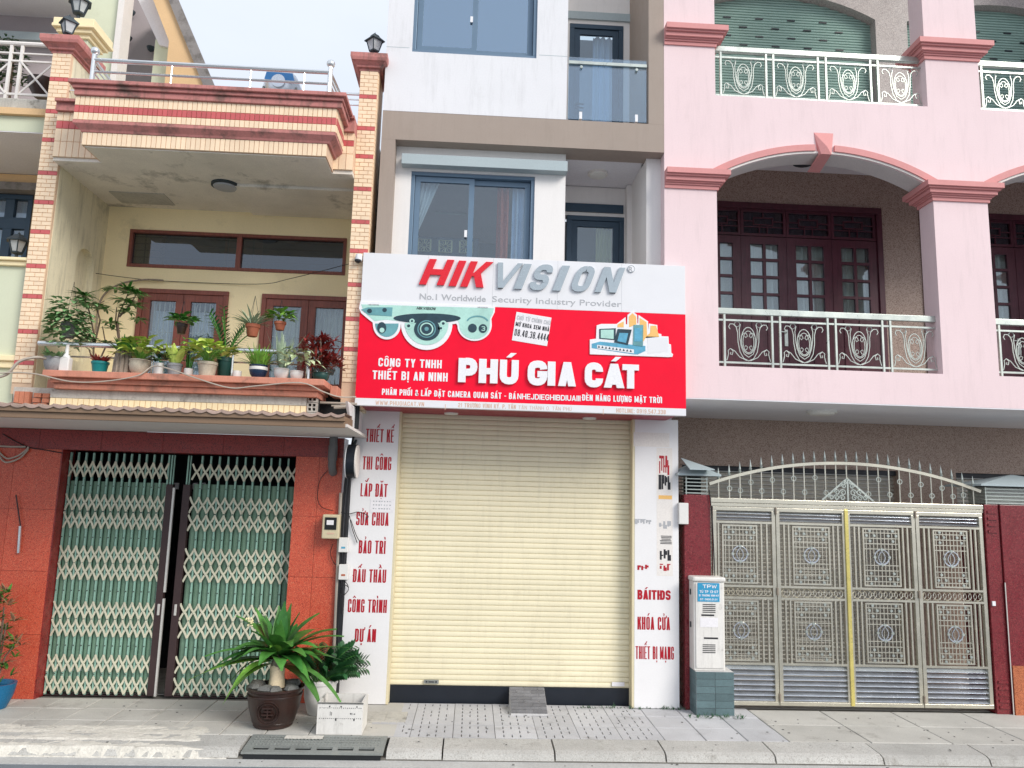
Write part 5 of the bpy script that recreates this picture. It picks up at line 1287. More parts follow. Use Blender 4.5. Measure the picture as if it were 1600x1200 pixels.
# pale granite patch seen at the right of the doors
# doors of the lower balcony
def wine_door(q, lab):
    x0, x1, z0, z1 = q; n = 4; W = (x1-x0-.09)/n
    d = part('door_set', MB().box(x0-.03, x1+.03, YPB-.03, YPB+.05, z1-.05, z1+.03).box(x0-.03, x0+.045, YPB-.029, YPB+.05, z0, z1-.051).box(x1-.045, x1+.03, YPB-.029, YPB+.05, z0, z1-.051), m_wine, PK, bevel=.004, label=lab)
    ztr = P(1265, 372, YPB)[1]
    for i in range(n):
        a = x0+.045+W*i; c = a+W
        # transom light
        b = frame_rect(MB(), a+.003, c-.003, ztr, z1-.052, YPB+.0, .035, .05)
        cx_, cz = (a+c)/2, (ztr+z1-.05)/2+.02; hw, hz = W*.22, .055
        frame_rect(b, cx_-hw, cx_+hw, cz-hz, cz+hz, YPB+.005, .014, .025)
        b.box(a+.03, cx_-hw, YPB+.007, YPB+.025, cz-.007, cz+.007).box(cx_+hw, c-.03, YPB+.007, YPB+.025, cz-.007, cz+.007)
        b.box(cx_-hw*.4-.007, cx_-hw*.4+.007, YPB+.007, YPB+.025, ztr+.03, cz-hz).box(cx_+hw*.4-.007, cx_+hw*.4+.007, YPB+.007, YPB+.025, ztr+.03, cz-hz)
        b.box(cx_-.007, cx_+.007, YPB+.007, YPB+.025, cz+hz, z1-.08)
        b.box(a+.03, c-.03, YPB+.008, YPB+.024, cz-hz-.03, cz-hz-.018)
        link('transom_frame', b.mesh('transom_frame'), m_wine, d)
        link('pane', MB().box(a+.03, c-.03, YPB+.03, YPB+.034, ztr+.03, z1-.08).mesh('pane'), g_dark, d)
        # leaf
        zt = ztr-.012; zp_ = z0+.75
        L = [[(a+.003, z0), (c-.003, z0), (c-.003, zt), (a+.003, zt)]]
        panes = []
        ph = .235
        for r_ in range(4):
            for k in range(2):
                pa = a+W*(.20 if k == 0 else .535); pc = pa+W*.275; pz1 = zt-.10-ph*r_; pz0 = pz1-ph+.035
                L.append([(pa, pz0), (pc, pz0), (pc, pz1), (pa, pz1)]); panes.append((pa, pc, pz0, pz1))
        lf = link('door_leaf', MB().plate(L, YPB-.005, YPB+.04).mesh('door_leaf'), m_wine, d)
        for (pa, pc, pz0, pz1) in panes:
            link('pane', MB().box(pa, pc, YPB+.015, YPB+.019, pz0, pz1).mesh('pane'), g_mid, d)
        b = MB()
        for k in range(2):
            pa = a+W*(.20 if k == 0 else .535); b.box(pa, pa+W*.275, YPB-.016, YPB-.0055, z0+.12, zt-.10-ph*4-.05)
        link('raised_panel', b.mesh('raised_panel'), m_wine, d)
        link('worn_edge', MB().box(a-.006, a+.006, YPB-.012, YPB-.006, z0+.1, zt).mesh('worn_edge'), m_wine, d)
    X = x0+.045+W*2-.045; Z = P(1229, 525, YPB)[1]
    link('door_plate', MB().box(X-.022, X+.022, YPB-.02, YPB-.006, Z-.14, Z+.08).mesh('door_plate'), m_steelw, d)
    link('handle', MB().tube([(X, YPB-.02, Z+.04), (X, YPB-.05, Z+.04), (X-.10, YPB-.05, Z+.045)], .009, 6).mesh('handle'), m_steelw, d)
    return d
wine_door(dor, 'wine-red glazed door set behind the first arch'); wine_door(dor2, 'wine-red glazed door set behind the second arch')
for q in (dor, dor2):
    curtain(q[0], q[1], q[2], q[3]-.05, YPB+.12, 18, m_curtw, PK, amp=.04)
part('room_void', MB().box(pX0, pX1, YPB+.9, YPB+.95, dz_b, zce), m_room, PK)
# grey granite and shutters of the upper balcony
def px_arch(l, r, ys, yc, Y, zb_):
    x0, x1 = P(l, ys, Y)[0], P(r, ys, Y)[0]; zs = P((l+r)/2, ys, Y)[1]; zc = P((l+r)/2, yc, Y)[1]
    return x0, x1, zs, [(x0, zb_), (x1, zb_)]+arch_pts(x0, x1, zs, zc)
zsl = zce+.121
ax0, ax1, azs, h1 = px_arch(1070, 1367, 22, -12, YPB, zsl)
off = x_c-x_a
h2 = [(x+off+.02, z) for (x, z) in h1]
uw = part('granite_wall', MB().plate([[(pX0+.121, zsl), (pX1, zsl), (pX1, ZTP), (pX0+.121, ZTP)], h1, h2], YPB, YPB+.2), m_ggran, PK)
for dx in (0, off+.02):
    pit = .041; z = zsl; b = MB(); x0, x1 = ax0-.05+dx, ax1+.05+dx; n = 0; v = []
    zc_top = azs+.7; k = int((zc_top-zsl)/pit)
    for i in range(k):
        za = zsl+pit*i
        n0 = len(b.v)
        for (y_, z_) in ((.02, 0), (.0, .008), (-.004, pit*.55), (.006, pit-.004), (.02, pit-.001)):
            b.v += [(x0, YPB+.14+y_, za+z_), (x1, YPB+.14+y_, za+z_)]
        for j in range(4): b.f.append((n0+j*2, n0+j*2+1, n0+j*2+3, n0+j*2+2))
    gs = part('roller_shutter', b, m_gshut, PK, label='grey-green roller shutter behind the upper balcony, '+('first bay' if dx == 0 else 'second bay')); gs['kind'] = 'stuff'
    b = MB(); random.seed(2)
    for r_ in range(5):
        zrow = P(1250, 24+14*r_, YPB)[1]
        for i in range(5):
            xx = ax0+dx+.18+.46*i+(.23 if r_ % 2 else 0)
            if xx < ax1+dx-.15: b.box(xx-.055, xx+.055, YPB+.128, YPB+.139, zrow-.009, zrow+.009)
    so_ = part('shutter_slots', b, m_black, gs); so_['kind'] = 'stuff'
part('upper_ceiling', MB().box(pX0, pX1, YP+TH, YPB+.2, ZTP-.1, ZTP), m_ceil, PK)
# ceiling lamp in the recess and dish lamp under the slab
def at_z(cx_, cy_, z):
    d_ = _RT*(cx_-CX)/FOC-_UP*(cy_-CY)/FOC+_F; t_ = (z-CAM_H)/d_.z; return (d_.x*t_, d_.y*t_-CAM_D, z)
def ceil_lamp(cx_, cy_, z, r, mt, lab, ring=None):
    c = at_z(cx_, cy_, z); t = thing('ceiling_lamp', lab, 'ceiling lamp', c)
    part('diffuser', MB().lathe(c, [(r*.55, -.055), (r*.8, -.045), (r*.9, -.02), (r*.9, 0)], 24), mt, t, smooth=True)
    part('rim', MB().lathe(c, [(r*.86, -.03), (r, -.028), (r, 0)], 24), ring or mt, t, smooth=True)
ceil_lamp(1284, 642, zA0-.012, .17, m_lens, 'round white ceiling lamp under the pink balcony slab')
ceil_lamp(1257, 251, zce, .15, m_lamp, 'small dark ceiling lamp behind the keystone of the pink arch', m_lamp)
ceil_lamp(352, 288, ztop-.012, .15, m_pgrey, 'round dark-rimmed ceiling lamp over the plant balcony', m_lamp)
ceil_lamp(934, 270, zb0+.03, .12, m_lens, 'round white ceiling lamp in the recess of the white house', m_trimw)
# scroll-work balcony railings
def spiral(cx_, cz, r0, r1, a0, turns, n=12): return [(cx_+(r0+(r1-r0)*i/n)*math.cos(a0+turns*2*PI*i/n), cz+(r0+(r1-r0)*i/n)*math.sin(a0+turns*2*PI*i/n)) for i in range(n+1)]
def scroll_mesh(w, h):
    b = MB(); r = .0058
    def cv(pts, rr=r): b.tube([(x*w, 0, z*h) for (x, z) in pts], rr, 5)
    for s in (1, -1):
        m = lambda x: .5+s*(x-.5)
        cv([(m(x), z) for (x, z) in [(.10, .80), (.07, .86), (.10, .93), (.17, .93), (.235, .86), (.265, .72), (.27, .50), (.31, .25), (.39, .09), (.5, .03)]])
        cv([(m(x), z) for (x, z) in [(.33, .93), (.30, .80), (.31, .60), (.34, .38), (.40, .20), (.5, .12)]], r*.9)
        cv([(m(x), z) for (x, z) in [(.06, .20), (.05, .27), (.10, .32), (.16, .26), (.14, .17), (.10, .18), (.11, .23)]])
        cv([(m(x), z) for (x, z) in [(.10, .32), (.20, .26), (.30, .12), (.46, .035)]])
        cv([(m(x), z) for (x, z) in [(.06, .20), (.04, .10), (.02, .03)]])
        cv([(m(x), z) for (x, z) in [(.37, .66), (.40, .72), (.46, .70), (.48, .64), (.44, .60), (.42, .64)]], r*.8)
        cv([(m(x), z) for (x, z) in [(.37, .36), (.40, .29), (.46, .31), (.48, .37), (.44, .41), (.42, .37)]], r*.8)
        b.tube([(m(.26)*w+.03*math.cos(t*PI/5), 0, .93*h+.03*math.sin(t*PI/5)) for t in range(10)], r*.8, 4, closed=True)
    b.tube([(.5*w+.155*w*math.cos(t*PI/10), 0, .53*h+.33*h*math.sin(t*PI/10)) for t in range(20)], r, 5, closed=True)
    b.tube([(.5*w+.12*w*math.cos(t*PI/10), 0, .50*h+.27*h*math.sin(t*PI/10)) for t in range(20)], r*.8, 5, closed=True)
    return b.mesh('scroll')
def scroll_rail(x0, x1, z0, z1, posts, lab, wide=.07):
    Y = YP+.10
    rl = part('balcony_railing', MB().box(x0, x1, Y-.02, Y+.03, z1-wide, z1), m_steelw, PK, bevel=.006, label=lab)
    for z in (z0+.05, z1-wide-.065): part('cross_rail', MB().box(x0, x1, Y-.008, Y+.012, z-.010, z+.010), m_steelw, rl)
    for p in posts: part('post', MB().box(p-.011, p+.011, Y-.014, Y+.014, z0-.01, z1-wide), m_steelw, rl)
    gaps = [(posts[i], posts[i+1]) for i in range(0, len(posts)-1, 2)]
    w = sum(c-a for a, c in gaps)/len(gaps)-.03; me = scroll_mesh(w, z1-wide-.075-z0-.06); me.materials.append(m_steelw)
    for (a, c) in gaps: link('scroll', me, None, rl, ((a+c)/2-w/2, Y, z0+.06), smooth=True)
YRL = YP+.10
up_posts = [P(v, 125, YRL)[0] for v in (1126, 1197, 1208.5, 1278, 1290.5, 1360, 1371.5, 1441)]
lo_posts = [P(v, 535, YRL)[0] for v in (1132, 1206.5, 1219, 1293.5, 1306, 1379, 1391.5, 1466)]
zu1 = (P(1120, 72, YRL)[1]+P(1446, 91, YRL)[1])/2; zl1 = (P(1121, 480, YRL)[1]+P(1473, 496, YRL)[1])/2
zu0 = zs_hi+.012; zl0 = zs_lo+.012
scroll_rail(x_a, x_b, zu0, zu1, up_posts, 'stainless scroll railing of the upper balcony'); scroll_rail(x_a, x_b, zl0, zl1, lo_posts, 'stainless scroll railing of the lower balcony')
scroll_rail(x_c, x_d, zu0, zu1, [p+off for p in up_posts], 'stainless scroll railing of the upper balcony at the picture edge'); scroll_rail(x_c, x_d, zl0, zl1, [p+off for p in lo_posts], 'stainless scroll railing of the lower balcony at the picture edge')
# ground floor behind the gate
s1 = (P(1066, 800, YG0)[0], P(1406, 800, YG0)[0]); s2 = (P(1497, 800, YG0)[0], P(1700, 800, YG0)[0])
zsh = (P(1180, 728, YG0)[1]+P(1400, 737, YG0)[1])/2
part('granite_wall', MB().plate([[(pX0, -.01), (pX1, -.01), (pX1, zA0-.013), (pX0, zA0-.013)], [(s1[0], 0), (s1[1], 0), (s1[1], zsh), (s1[0], zsh)], [(s2[0], 0), (s2[1], 0), (s2[1], zsh), (s2[0], zsh)]], YG0, YG0+.25), m_bgran, PK)
part('side_wall', MB().box(pX0-.1, pX0+.02, .42, YG0, 0, zA0-.014), m_bgran, PK)
for (a, c, nm) in ((s1[0], s1[1], 'left'), (s2[0], s2[1], 'right')):
    b = MB(); pit = .052
    for i in range(int(zsh/pit)+1):
        n0 = len(b.v)
        for (y_, z_) in ((.025, 0), (.0, .006), (-.006, pit*.5), (.0, pit*.72), (.02, pit*.76), (.03, pit-.001)):
            b.v += [(a, YG0+.12+y_, pit*i+z_), (c, YG0+.12+y_, pit*i+z_)]
        for j in range(5): b.f.append((n0+j*2, n0+j*2+1, n0+j*2+3, n0+j*2+2))
    o = part('roller_shutter', b, m_sshut, PK, label='silver slatted shutter deep behind the '+nm+' part of the metal gate'); o['kind'] = 'stuff'
part('shutter_case', MB().box(s1[0], s1[1], YG0+.05, YG0+.24, zsh-.06, zsh).box(s2[0], s2[1], YG0+.05, YG0+.24, zsh-.06, zsh), m_black, PK)
part('yard_floor', MB().box(pX0, pX1, .10, YG0+.3, -.2, -.006), m_pave2, PK)

# ------------------------------------------------------------------ metal gate
GT = thing('metal_gate', 'four-leaf champagne metal gate with spiked arched top in front of the pink house', 'gate', (4, 0, 0))
YT = .0
gX = [P(1114, 950, YT)[0], (P(1211, 782, YT)[0]+P(1217, 1110, YT)[0])/2, (P(1321, 785, YT)[0]+P(1330, 1107, YT)[0])/2, (P(1427, 791, YT)[0]+P(1444, 1110, YT)[0])/2, (P(1530, 796, YT)[0]+P(1556, 1115, YT)[0])/2]
yy = lambda v: P(1270, v, YT)[1]
zT = (P(1112, 777, YT)[1]+P(1532, 790, YT)[1])/2
zq1, zq2, zq3, zq4, zq5, zq6, zq7, zq8, zq9 = yy(797), yy(819), yy(828), yy(917), yy(936), yy(946), yy(1033), yy(1040), yy(1100)
part('top_beam', MB().box(gX[0]-.02, gX[4]+.01, YT-.03, YT+.05, zT-.05, zT).box(gX[0]-.02, gX[4]+.01, YT-.022, YT+.045, zT-.092, zT-.052), m_gate, GT, bevel=.004)
zlf = zT-.096
def gleaf(i):
    a, c = gX[i]+.004, gX[i+1]-.004
    st = .042
    g = part('gate_leaf', frame_rect(MB(), a, c, .05, zlf, YT-.02, st, .05), m_gate, GT, bevel=.003)
    A_, C_ = a+st, c-st
    # louvers
    def lou(z0, z1, n):
        h = (z1-z0)/n
        b = MB(); L = C_-A_-.004
        b.v = [(-L/2, -.022, 0), (L/2, -.022, 0), (L/2, .018, h*.62), (-L/2, .018, h*.62), (-L/2, -.018, -.004), (L/2, -.018, -.004), (L/2, .022, h*.56), (-L/2, .022, h*.56)]
        b.v[0] = (-L/2, -.022, h*.02); b.f = [(0,1,2,3),(4,7,6,5),(0,4,5,1),(2,6,7,3),(0,3,7,4),(1,5,6,2)]
        me = b.mesh('louver'); me.materials.append(m_gate2)
        for k in range(n): link('louver', me, None, g, ((A_+C_)/2, YT+.005, z0+h*k+.01))
    lou(zq2+.015, zlf-st, 3); lou(.05+st, zq8, 7)
    for z in (zq2, zq8+.012, zq4-.006, zq5): part('cross_bar', MB().box(A_, C_, YT-.018, YT+.022, z-.012, z+.012), m_gate, g)
    # ornamental band of rings
    n = 6; w = (C_-A_)/n; zc = (zq4-.018+zq5+.012)/2; r = min(w/2, (zq4-zq5)/2)*.78
    b = MB()
    for k in range(n):
        xc = A_+w*(k+.5)
        b.tube([(xc+r*math.cos(t*PI/7), YT, zc+r*math.sin(t*PI/7)) for t in range(14)], .0055, 4, closed=True)
        for s in (-1, 1):
            b.tube([(xc+s*r*.95+s*r*.9*(-math.cos(t*PI/6)*.0)-s*r*.7*math.sin(t*PI/6), YT, zc-r+2*r*t/6) for t in range(7)], .004, 4)
        if i in (1, 2): b.tube([(xc+w/2+r*.35*math.cos(t*PI/4), YT, zc+r*.35*math.sin(t*PI/4)) for t in range(8)], .0045, 4, closed=True)
    o = part('ring_band', b, m_gate, g); o['kind'] = 'stuff'
    # two grilled panels
    for (z0, z1) in ((zq4+.006, zq2-.012), (zq8+.024, zq5-.012)):
        W = C_-A_
        u0, u1 = (A_+W*.20, A_+W*.80) if i != 0 else (A_+W*.10, A_+W*.74)
        if i == 3: u0, u1 = A_+W*.22, A_+W*.80
        part('inner_frame', frame_rect(MB(), u0, u1, z0+.015, z1-.015, YT-.014, .018, .03), m_gate, g)
        for q in ((A_+(u0-A_)*.36), (A_+(u0-A_)*.72), (u1+(C_-u1)*.28), (u1+(C_-u1)*.66)):
            if i == 0 and q < u0 and q > A_+(u0-A_)*.5: continue
            part('bar', MB().box(q-.009, q+.009, YT-.012, YT+.012, z0, z1), m_gate, g)
        # fine grille joined
        b = MB(); nb = 10; zc = (z0+z1)/2; xc = (u0+u1)/2; R_ = .085
        hw = (z1-z0)/2
        hor = [-.80, -.62, -.44, -.27, .27, .44, .62, .80]
        for k in range(1, nb):
            q = u0+(u1-u0)*k/nb
            if abs(q-xc) < R_*.9:
                dz_ = math.sqrt(max(0, R_**2-(q-xc)**2)); b.box(q-.0045, q+.0045, YT-.004, YT+.004, z0+.03, zc-dz_); b.box(q-.0045, q+.0045, YT-.004, YT+.004, zc+dz_, z1-.03)
                b.box(q-.003, q+.003, YT+.006, YT+.010, zc-dz_, zc+dz_)
            else: b.box(q-.0045, q+.0045, YT-.004, YT+.004, z0+.03, z1-.03)
        for hh in hor: z = zc+hw*hh; b.box(u0+.01, u1-.01, YT-.006, YT+.002, z-.005, z+.005)
        o = part('fine_grille', b, m_gate, g); o['kind'] = 'stuff'
        b = MB().tube([(xc+R_*math.cos(t*PI/12), YT-.008, zc+R_*math.sin(t*PI/12)) for t in range(24)], .008, 5, closed=True)
        for (s, t0) in ((1, 0), (-1, 0)):
            b.tube([(xc+s*R_*.45*math.sin(PI*t/8), YT-.008, zc-R_*.9+R_*1.7*t/8) for t in range(9)], .006, 5)
            b.tube([(xc+s*R_*.92*math.sin(PI/2*t/6), YT-.008, zc-R_*.9+R_*.75*(1-math.cos(PI/2*t/6))) for t in range(7)], .006, 5)
        part('rosette', b, m_gate2, g, smooth=True)
        b = MB()
        for s in (1, -1):
            for (dx, dz) in ((.62, .87), (.28+.10, .71), (.80, .71), (.62, .53)):
                for sx in (-1, 1): b.disc((xc+sx*(u1-u0)/2*dx, zc+s*hw*dz), .0165, YT-.018, YT-.004, 8)
        for t in range(4): b.disc((xc+R_*math.cos(t*PI/2), zc+R_*math.sin(t*PI/2)), .017, YT-.022, YT-.004, 8)
        o = part('studs', b, m_steelw, g); o['kind'] = 'stuff'
    return g
for i in range(4): gleaf(i)
X = gX[2]; part('centre_strip', MB().box(X-.020, X+.020, YT-.035, YT-.021, .06, zlf), m_gold, GT, bevel=.003)
for i in (1, 3):
    for v in (800, 925, 1090):
        Z = P(1270, v, YT)[1]; part('hinge', MB().tube([(gX[i], YT-.03, Z-.04), (gX[i], YT-.03, Z+.04)], .011, 8), m_bark, GT)
# arched top
zc0 = (P(1107, 751, YT)[1]+P(1531, 773, YT)[1])/2; zc1 = P(1315, 724, YT)[1]
ap = arch_pts(gX[0]-.03, gX[4]+.0, zc0, zc1, 28)
b = MB()
for i in range(28):
    b.beam((ap[i][0], YT, ap[i][1]), (ap[i+1][0], YT, ap[i+1][1]), .04, .034)
part('arched_rail', b, m_gate, GT)
def arch_z(x):
    for i in range(28):
        if ap[i+1][0] <= x <= ap[i][0]: t = (x-ap[i][0])/(ap[i+1][0]-ap[i][0]); return ap[i][1]+t*(ap[i+1][1]-ap[i][1])
    return ap[0][1]
spk = MB().lathe((0, 0, 0), [(.006, 0), (.015, .01), (.019, .028), (.012, .036), (.014, .05), (.001, .135)], 8).mesh('spike'); spk.materials.append(m_steelw)
ns_ = 25
for k in range(ns_):
    xx = gX[0]+.08+(gX[4]-gX[0]-.16)*k/(ns_-1); za = arch_z(xx)
    part('spindle', MB().tube([(xx, YT, zT-.005), (xx, YT, za)], .008, 6), m_gate, GT)
    link('spike', spk, None, GT, (xx, YT, za+.015))
    if 0 < k < ns_-1 and abs(k-12) > 1:
        zr_k = zT+.09 if k % 2 == 0 else zT+(za-zT)*.62
        if k in (1, 23): zr_k = zT+.11
        part('ring', MB().tube([(xx+.027*math.cos(t*PI/7), YT-.005, zr_k+.027*math.sin(t*PI/7)) for t in range(14)], .006, 5, closed=True), m_steelw, GT)
xc = (gX[0]+gX[4])/2; b = MB()
b.beam((xc-.30, YT-.01, zT+.01), (xc, YT-.01, zT+.26), .012, .02).beam((xc+.30, YT-.01, zT+.01), (xc, YT-.01, zT+.26), .012, .02).beam((xc, YT-.012, zT), (xc, YT-.012, zT+.25), .02, .02)
part('crest_frame', b, m_steelw, GT)
b = MB()
for s in (1, -1):
    for (cx_, cz, r_) in ((.05, .17, .03), (.06, .10, .04), (.13, .10, .035), (.07, .04, .035), (.14, .04, .035), (.20, .04, .03), (.03, .21, .018)):
        b.tube([(xc+s*(cx_+x), YT-.02, zT+cz+z) for (x, z) in spiral(0, 0, r_, r_*.25, 0, 1.3)], .009, 5)
part('crest_scrolls', b, m_steelw, GT, smooth=True)
# gate posts
def post(x0, x1, zt, Y0, Y1, lab, orange=None, split=None):
    t = thing('gate_post', lab, 'gate post', ((x0+x1)/2, (Y0+Y1)/2, 0))
    if split: part('pillar', MB().box(x0, split-.004, Y0+.02, Y1, 0, zt).box(split+.004, x1, Y0, Y1, .0, zt), m_maroon, t, bevel=.004)
    else: part('pillar', MB().box(x0, x1, Y0, Y1, 0, zt), m_maroon, t, bevel=.004)
    b = MB(); h = .20
    for k in range(5): z = zt+.012+h*k/5; b.box(x0+.02, x1-.02, Y0+.02, Y1-.02, z, z+.012)
    lp = part('lamp_cage', b, m_steelw, t)
    part('cage_core', MB().box(x0+.08, x1-.08, Y0+.08, Y1-.08, zt, zt+h), m_lens if orange else m_dark, lp)
    for xx in (x0+.025, x1-.035): part('cage_rod', MB().box(xx, xx+.012, Y0+.021, Y0+.033, zt, zt+h), m_steelw, lp)
    e = .10; zc = zt+h+.01; b = MB(); cx_, cy_ = (x0+x1)/2, (Y0+Y1)/2
    b.v = [(x0-e, Y0-e, zc), (x1+e, Y0-e, zc), (x1+e, Y1+e, zc), (x0-e, Y1+e, zc), (x0-e, Y0-e, zc+.02), (x1+e, Y0-e, zc+.02), (x1+e, Y1+e, zc+.02), (x0-e, Y1+e, zc+.02), (cx_-.02, cy_, zc+.15), (cx_+.02, cy_, zc+.15)]
    b.f = [(0,3,2,1),(0,1,5,4),(1,2,6,5),(2,3,7,6),(3,0,4,7),(4,5,9,8),(5,6,9),(6,7,8,9),(7,4,8)]
    part('post_cap', b, m_greybar, t)
    return t
pz_l = P(1095, 773, -.04)[1]; pz_r = P(1570, 789, -.04)[1]
post(P(1068, 850, 0)[0], gX[0]-.03, pz_l, -.04, .36, 'dark maroon granite gate post behind the white cabinet')
rpx0 = gX[4]+.012; rpx1 = rpx0+1.05
tpost = post(rpx0, rpx1, pz_r, -.06, .44, 'dark maroon granite gate post with louvered lamp at the right edge of the gate', True, rpx0+.17)
part('steel_edge', MB().box(rpx0+.166, rpx0+.176, -.068, -.061, 0, P(1560, 910, -.06)[1]), m_alu, tpost)
part('orange_base_slab', MB().box(rpx0+.19, rpx1, -.075, -.061, 0, P(1570, 1040, -.06)[1]), m_ogran, tpost)
X, Z = P(1553, 943, -.05); part('bell_push', MB().box(X-.018, X+.018, -.055, -.04, Z-.025, Z+.025), m_lwhite, tpost)
for (v, nn) in ((800, 4), (1065, 5)):
    for k in range(nn): Z = P(1550, v+10*k, -.05)[1]; part('flute', MB().box(rpx0+.03, rpx0+.14, -.052, -.041, Z-.018, Z+.012), m_maroon, tpost)

# ------------------------------------------------------------------ street cabinet
CB = thing('street_cabinet', 'scuffed white street cabinet with a blue label on a green slate tile plinth', 'cabinet', (2.62, -.1, 0))
Yc0 = -.255; cbx0, cbx1 = P(1079, 1090, Yc0)[0]+.0, P(1147.5, 1090, Yc0)[0]; cbz = P(1115, 1050, Yc0)[1]
cbx0 = P(1088, 1085, Yc0)[0]
part('plinth', MB().box(cbx0, cbx1, Yc0+.01, .05, 0, cbz), m_ramp, CB)
hh_ = cbz/6
for j in range(6):
    for i in range(2):
        w = (cbx1-cbx0)/2; o_ = 0
        a = cbx0+w*i+.002; link('slate_tile', MB().box(a, a+w-.004, Yc0, Yc0+.012, hh_*j+.002, hh_*(j+1)-.002).mesh('slate_tile'), m_slate, CB)
        d_ = .28/2; a = Yc0+.012+d_*i; link('slate_tile', MB().box(cbx0-.010, cbx0-.0005, a+.002, a+d_-.002, hh_*j+.002, hh_*(j+1)-.002).mesh('slate_tile'), m_slate, CB)
Yb_ = -.21; bx0, bx1 = P(1084, 980, Yb_)[0], P(1132.5, 980, Yb_)[0]; bz1 = P(1107, 909, Yb_)[1]
part('body', MB().box(bx0, bx1, Yb_, .06, cbz+.001, bz1), m_cab, CB, bevel=.008)
part('lid', MB().box(bx0-.012, bx1+.012, Yb_-.02, .07, bz1+.001, bz1+.05), m_cab, CB, bevel=.015)
part('door', MB().box(bx0+.02, bx1-.02, Yb_-.012, Yb_-.0005, cbz+.03, bz1-.02), m_cab, CB, bevel=.003)
lb_ = R(1090, 911, 1124, 940, Yb_-.013); lbo = part('label_plate', MB().box(lb_[0], lb_[1], Yb_-.017, Yb_-.013, lb_[2], lb_[3]), m_labelblue, CB)
block('TPW', 1098, 1120, 919, 5.5, Yb_-.0175, m_lwhite, CB, bold=.22, ext=.0004, split=False); block('TỦ TP 13-07', 1093, 1122, 926.5, 4, Yb_-.0175, m_lwhite, CB, bold=.2, ext=.0004, split=False)
block('21 TRƯƠNG VĨNH KÝ', 1092, 1123, 932, 3, Yb_-.0175, m_lwhite, CB, bold=.2, ext=.0004, split=False); block('ĐT: 0800.01.01', 1094, 1121, 938, 3, Yb_-.0175, m_lwhite, CB, bold=.2, ext=.0004, split=False)
b = MB()
for v0 in (944, 1007):
    for k in range(5): b.pbox(1098, v0+3*k, 1118, v0+1.3+3*k, Yb_-.0145, .002)
vz = part('vent_slots', b, m_ink, CB); vz['kind'] = 'stuff'
b = MB().pbox(1096, 960, 1116, 962.5, Yb_-.0145, .002).pbox(1100, 996, 1122, 998.5, Yb_-.0145, .002); part('torn_sticker_mark', b, m_ink, CB)['kind'] = 'stuff'
b = MB().pbox(1094, 965, 1122, 980, Yb_-.014, .0015); part('torn_sticker', b, m_paper, CB)
for z in (bz1-.12, (bz1+cbz)/2): part('side_hinge', MB().box(bx0-.008, bx0-.0005, -.12, -.09, z-.03, z+.03), m_lamp, CB)

# ================================================================== LEFT NEIGHBOUR AND BUILDING BEHIND
NB = thing('green_neighbour_house', 'pale green neighbouring house cut by the left edge, with a white crossed railing', 'house', (-6, .5, 0))
YNb = -.35
nx1 = colL0-.004
def nbox(name, l, t, r, b_, Y, dep, mt, parent=None, bevel=0): x0, x1, z0, z1 = R(l, t, r, b_, Y); return part(name, MB().box(x0, min(x1, nx1) if Y < .2 else x1, Y, Y+dep, z0, z1), mt, parent or NB, bevel=bevel)
xn = -8.5
zf1 = P(40, 164, YNb)[1]; zf0 = P(40, 206, YNb)[1]
part('slab_band', MB().box(xn, nx1, YNb, 1.4, zf0, P(40, 182, YNb)[1]), m_paleg, NB)
part('slab_coping', MB().box(xn, nx1, YNb-.05, 1.4, P(40, 181.8, YNb)[1], P(40, 172, YNb)[1]), m_tile if False else m_ochre, NB)
part('planter_edge', MB().box(xn, nx1, YNb+.02, .1, P(40, 171.8, YNb)[1], P(40, 152, YNb)[1]), m_conc, NB, bevel=.02)
part('balcony_soffit', MB().box(xn, nx1, YNb+.002, 1.4, zf0-.01, zf0-.001), m_ceil, NB)
Yn2 = .95
zl0_, zl1_ = P(20, 292, Yn2)[1], zf0-.02
part('beam', MB().box(xn, colL1+.3, Yn2-.12, Yn2+.1, P(20, 291, Yn2)[1], zf0-.02), m_ochre, NB)
part('upper_trim', MB().box(xn, colL1+.3, Yn2-.16, Yn2+.1, P(20, 303, Yn2)[1], P(20, 291.5, Yn2)[1]), m_greyed, NB)
w_ = R(-70, 303, 46, 430, Yn2)
wf = part('window', frame_rect(MB(), w_[0], w_[1], w_[2], w_[3], Yn2-.02, .06, .10).box(w_[0]+.06, w_[1]-.06, Yn2-.015, Yn2+.05, P(20, 352, Yn2)[1]-.05, P(20, 340, Yn2)[1]-.0).box(P(8, 380, Yn2)[0]-.05, P(12, 380, Yn2)[0]+.03, Yn2-.012, Yn2+.05, w_[2]+.06, w_[3]-.06), m_dframe, NB, bevel=.004, label='dark blue window above the pale green parapet')
link('pane', MB().box(w_[0]+.06, w_[1]-.06, Yn2+.02, Yn2+.026, w_[2], w_[3]-.06).mesh('pane'), g_mid, wf)
curtain(w_[0], w_[1], w_[2], w_[3], Yn2+.15, 10, m_curt, NB)
part('wall', MB().box(w_[1], colL1+.5, Yn2, Yn2+.12, 2.8, P(20, 303, Yn2)[1]), m_ochre, NB)
part('wall', MB().box(xn, w_[0]-.001, Yn2, Yn2+.12, 2.8, P(20, 303, Yn2)[1]), m_ochre, NB)
part('window_bottom_wall', MB().box(w_[0], w_[1], Yn2, Yn2+.12, 2.8, w_[2]-.001), m_ochre, NB)
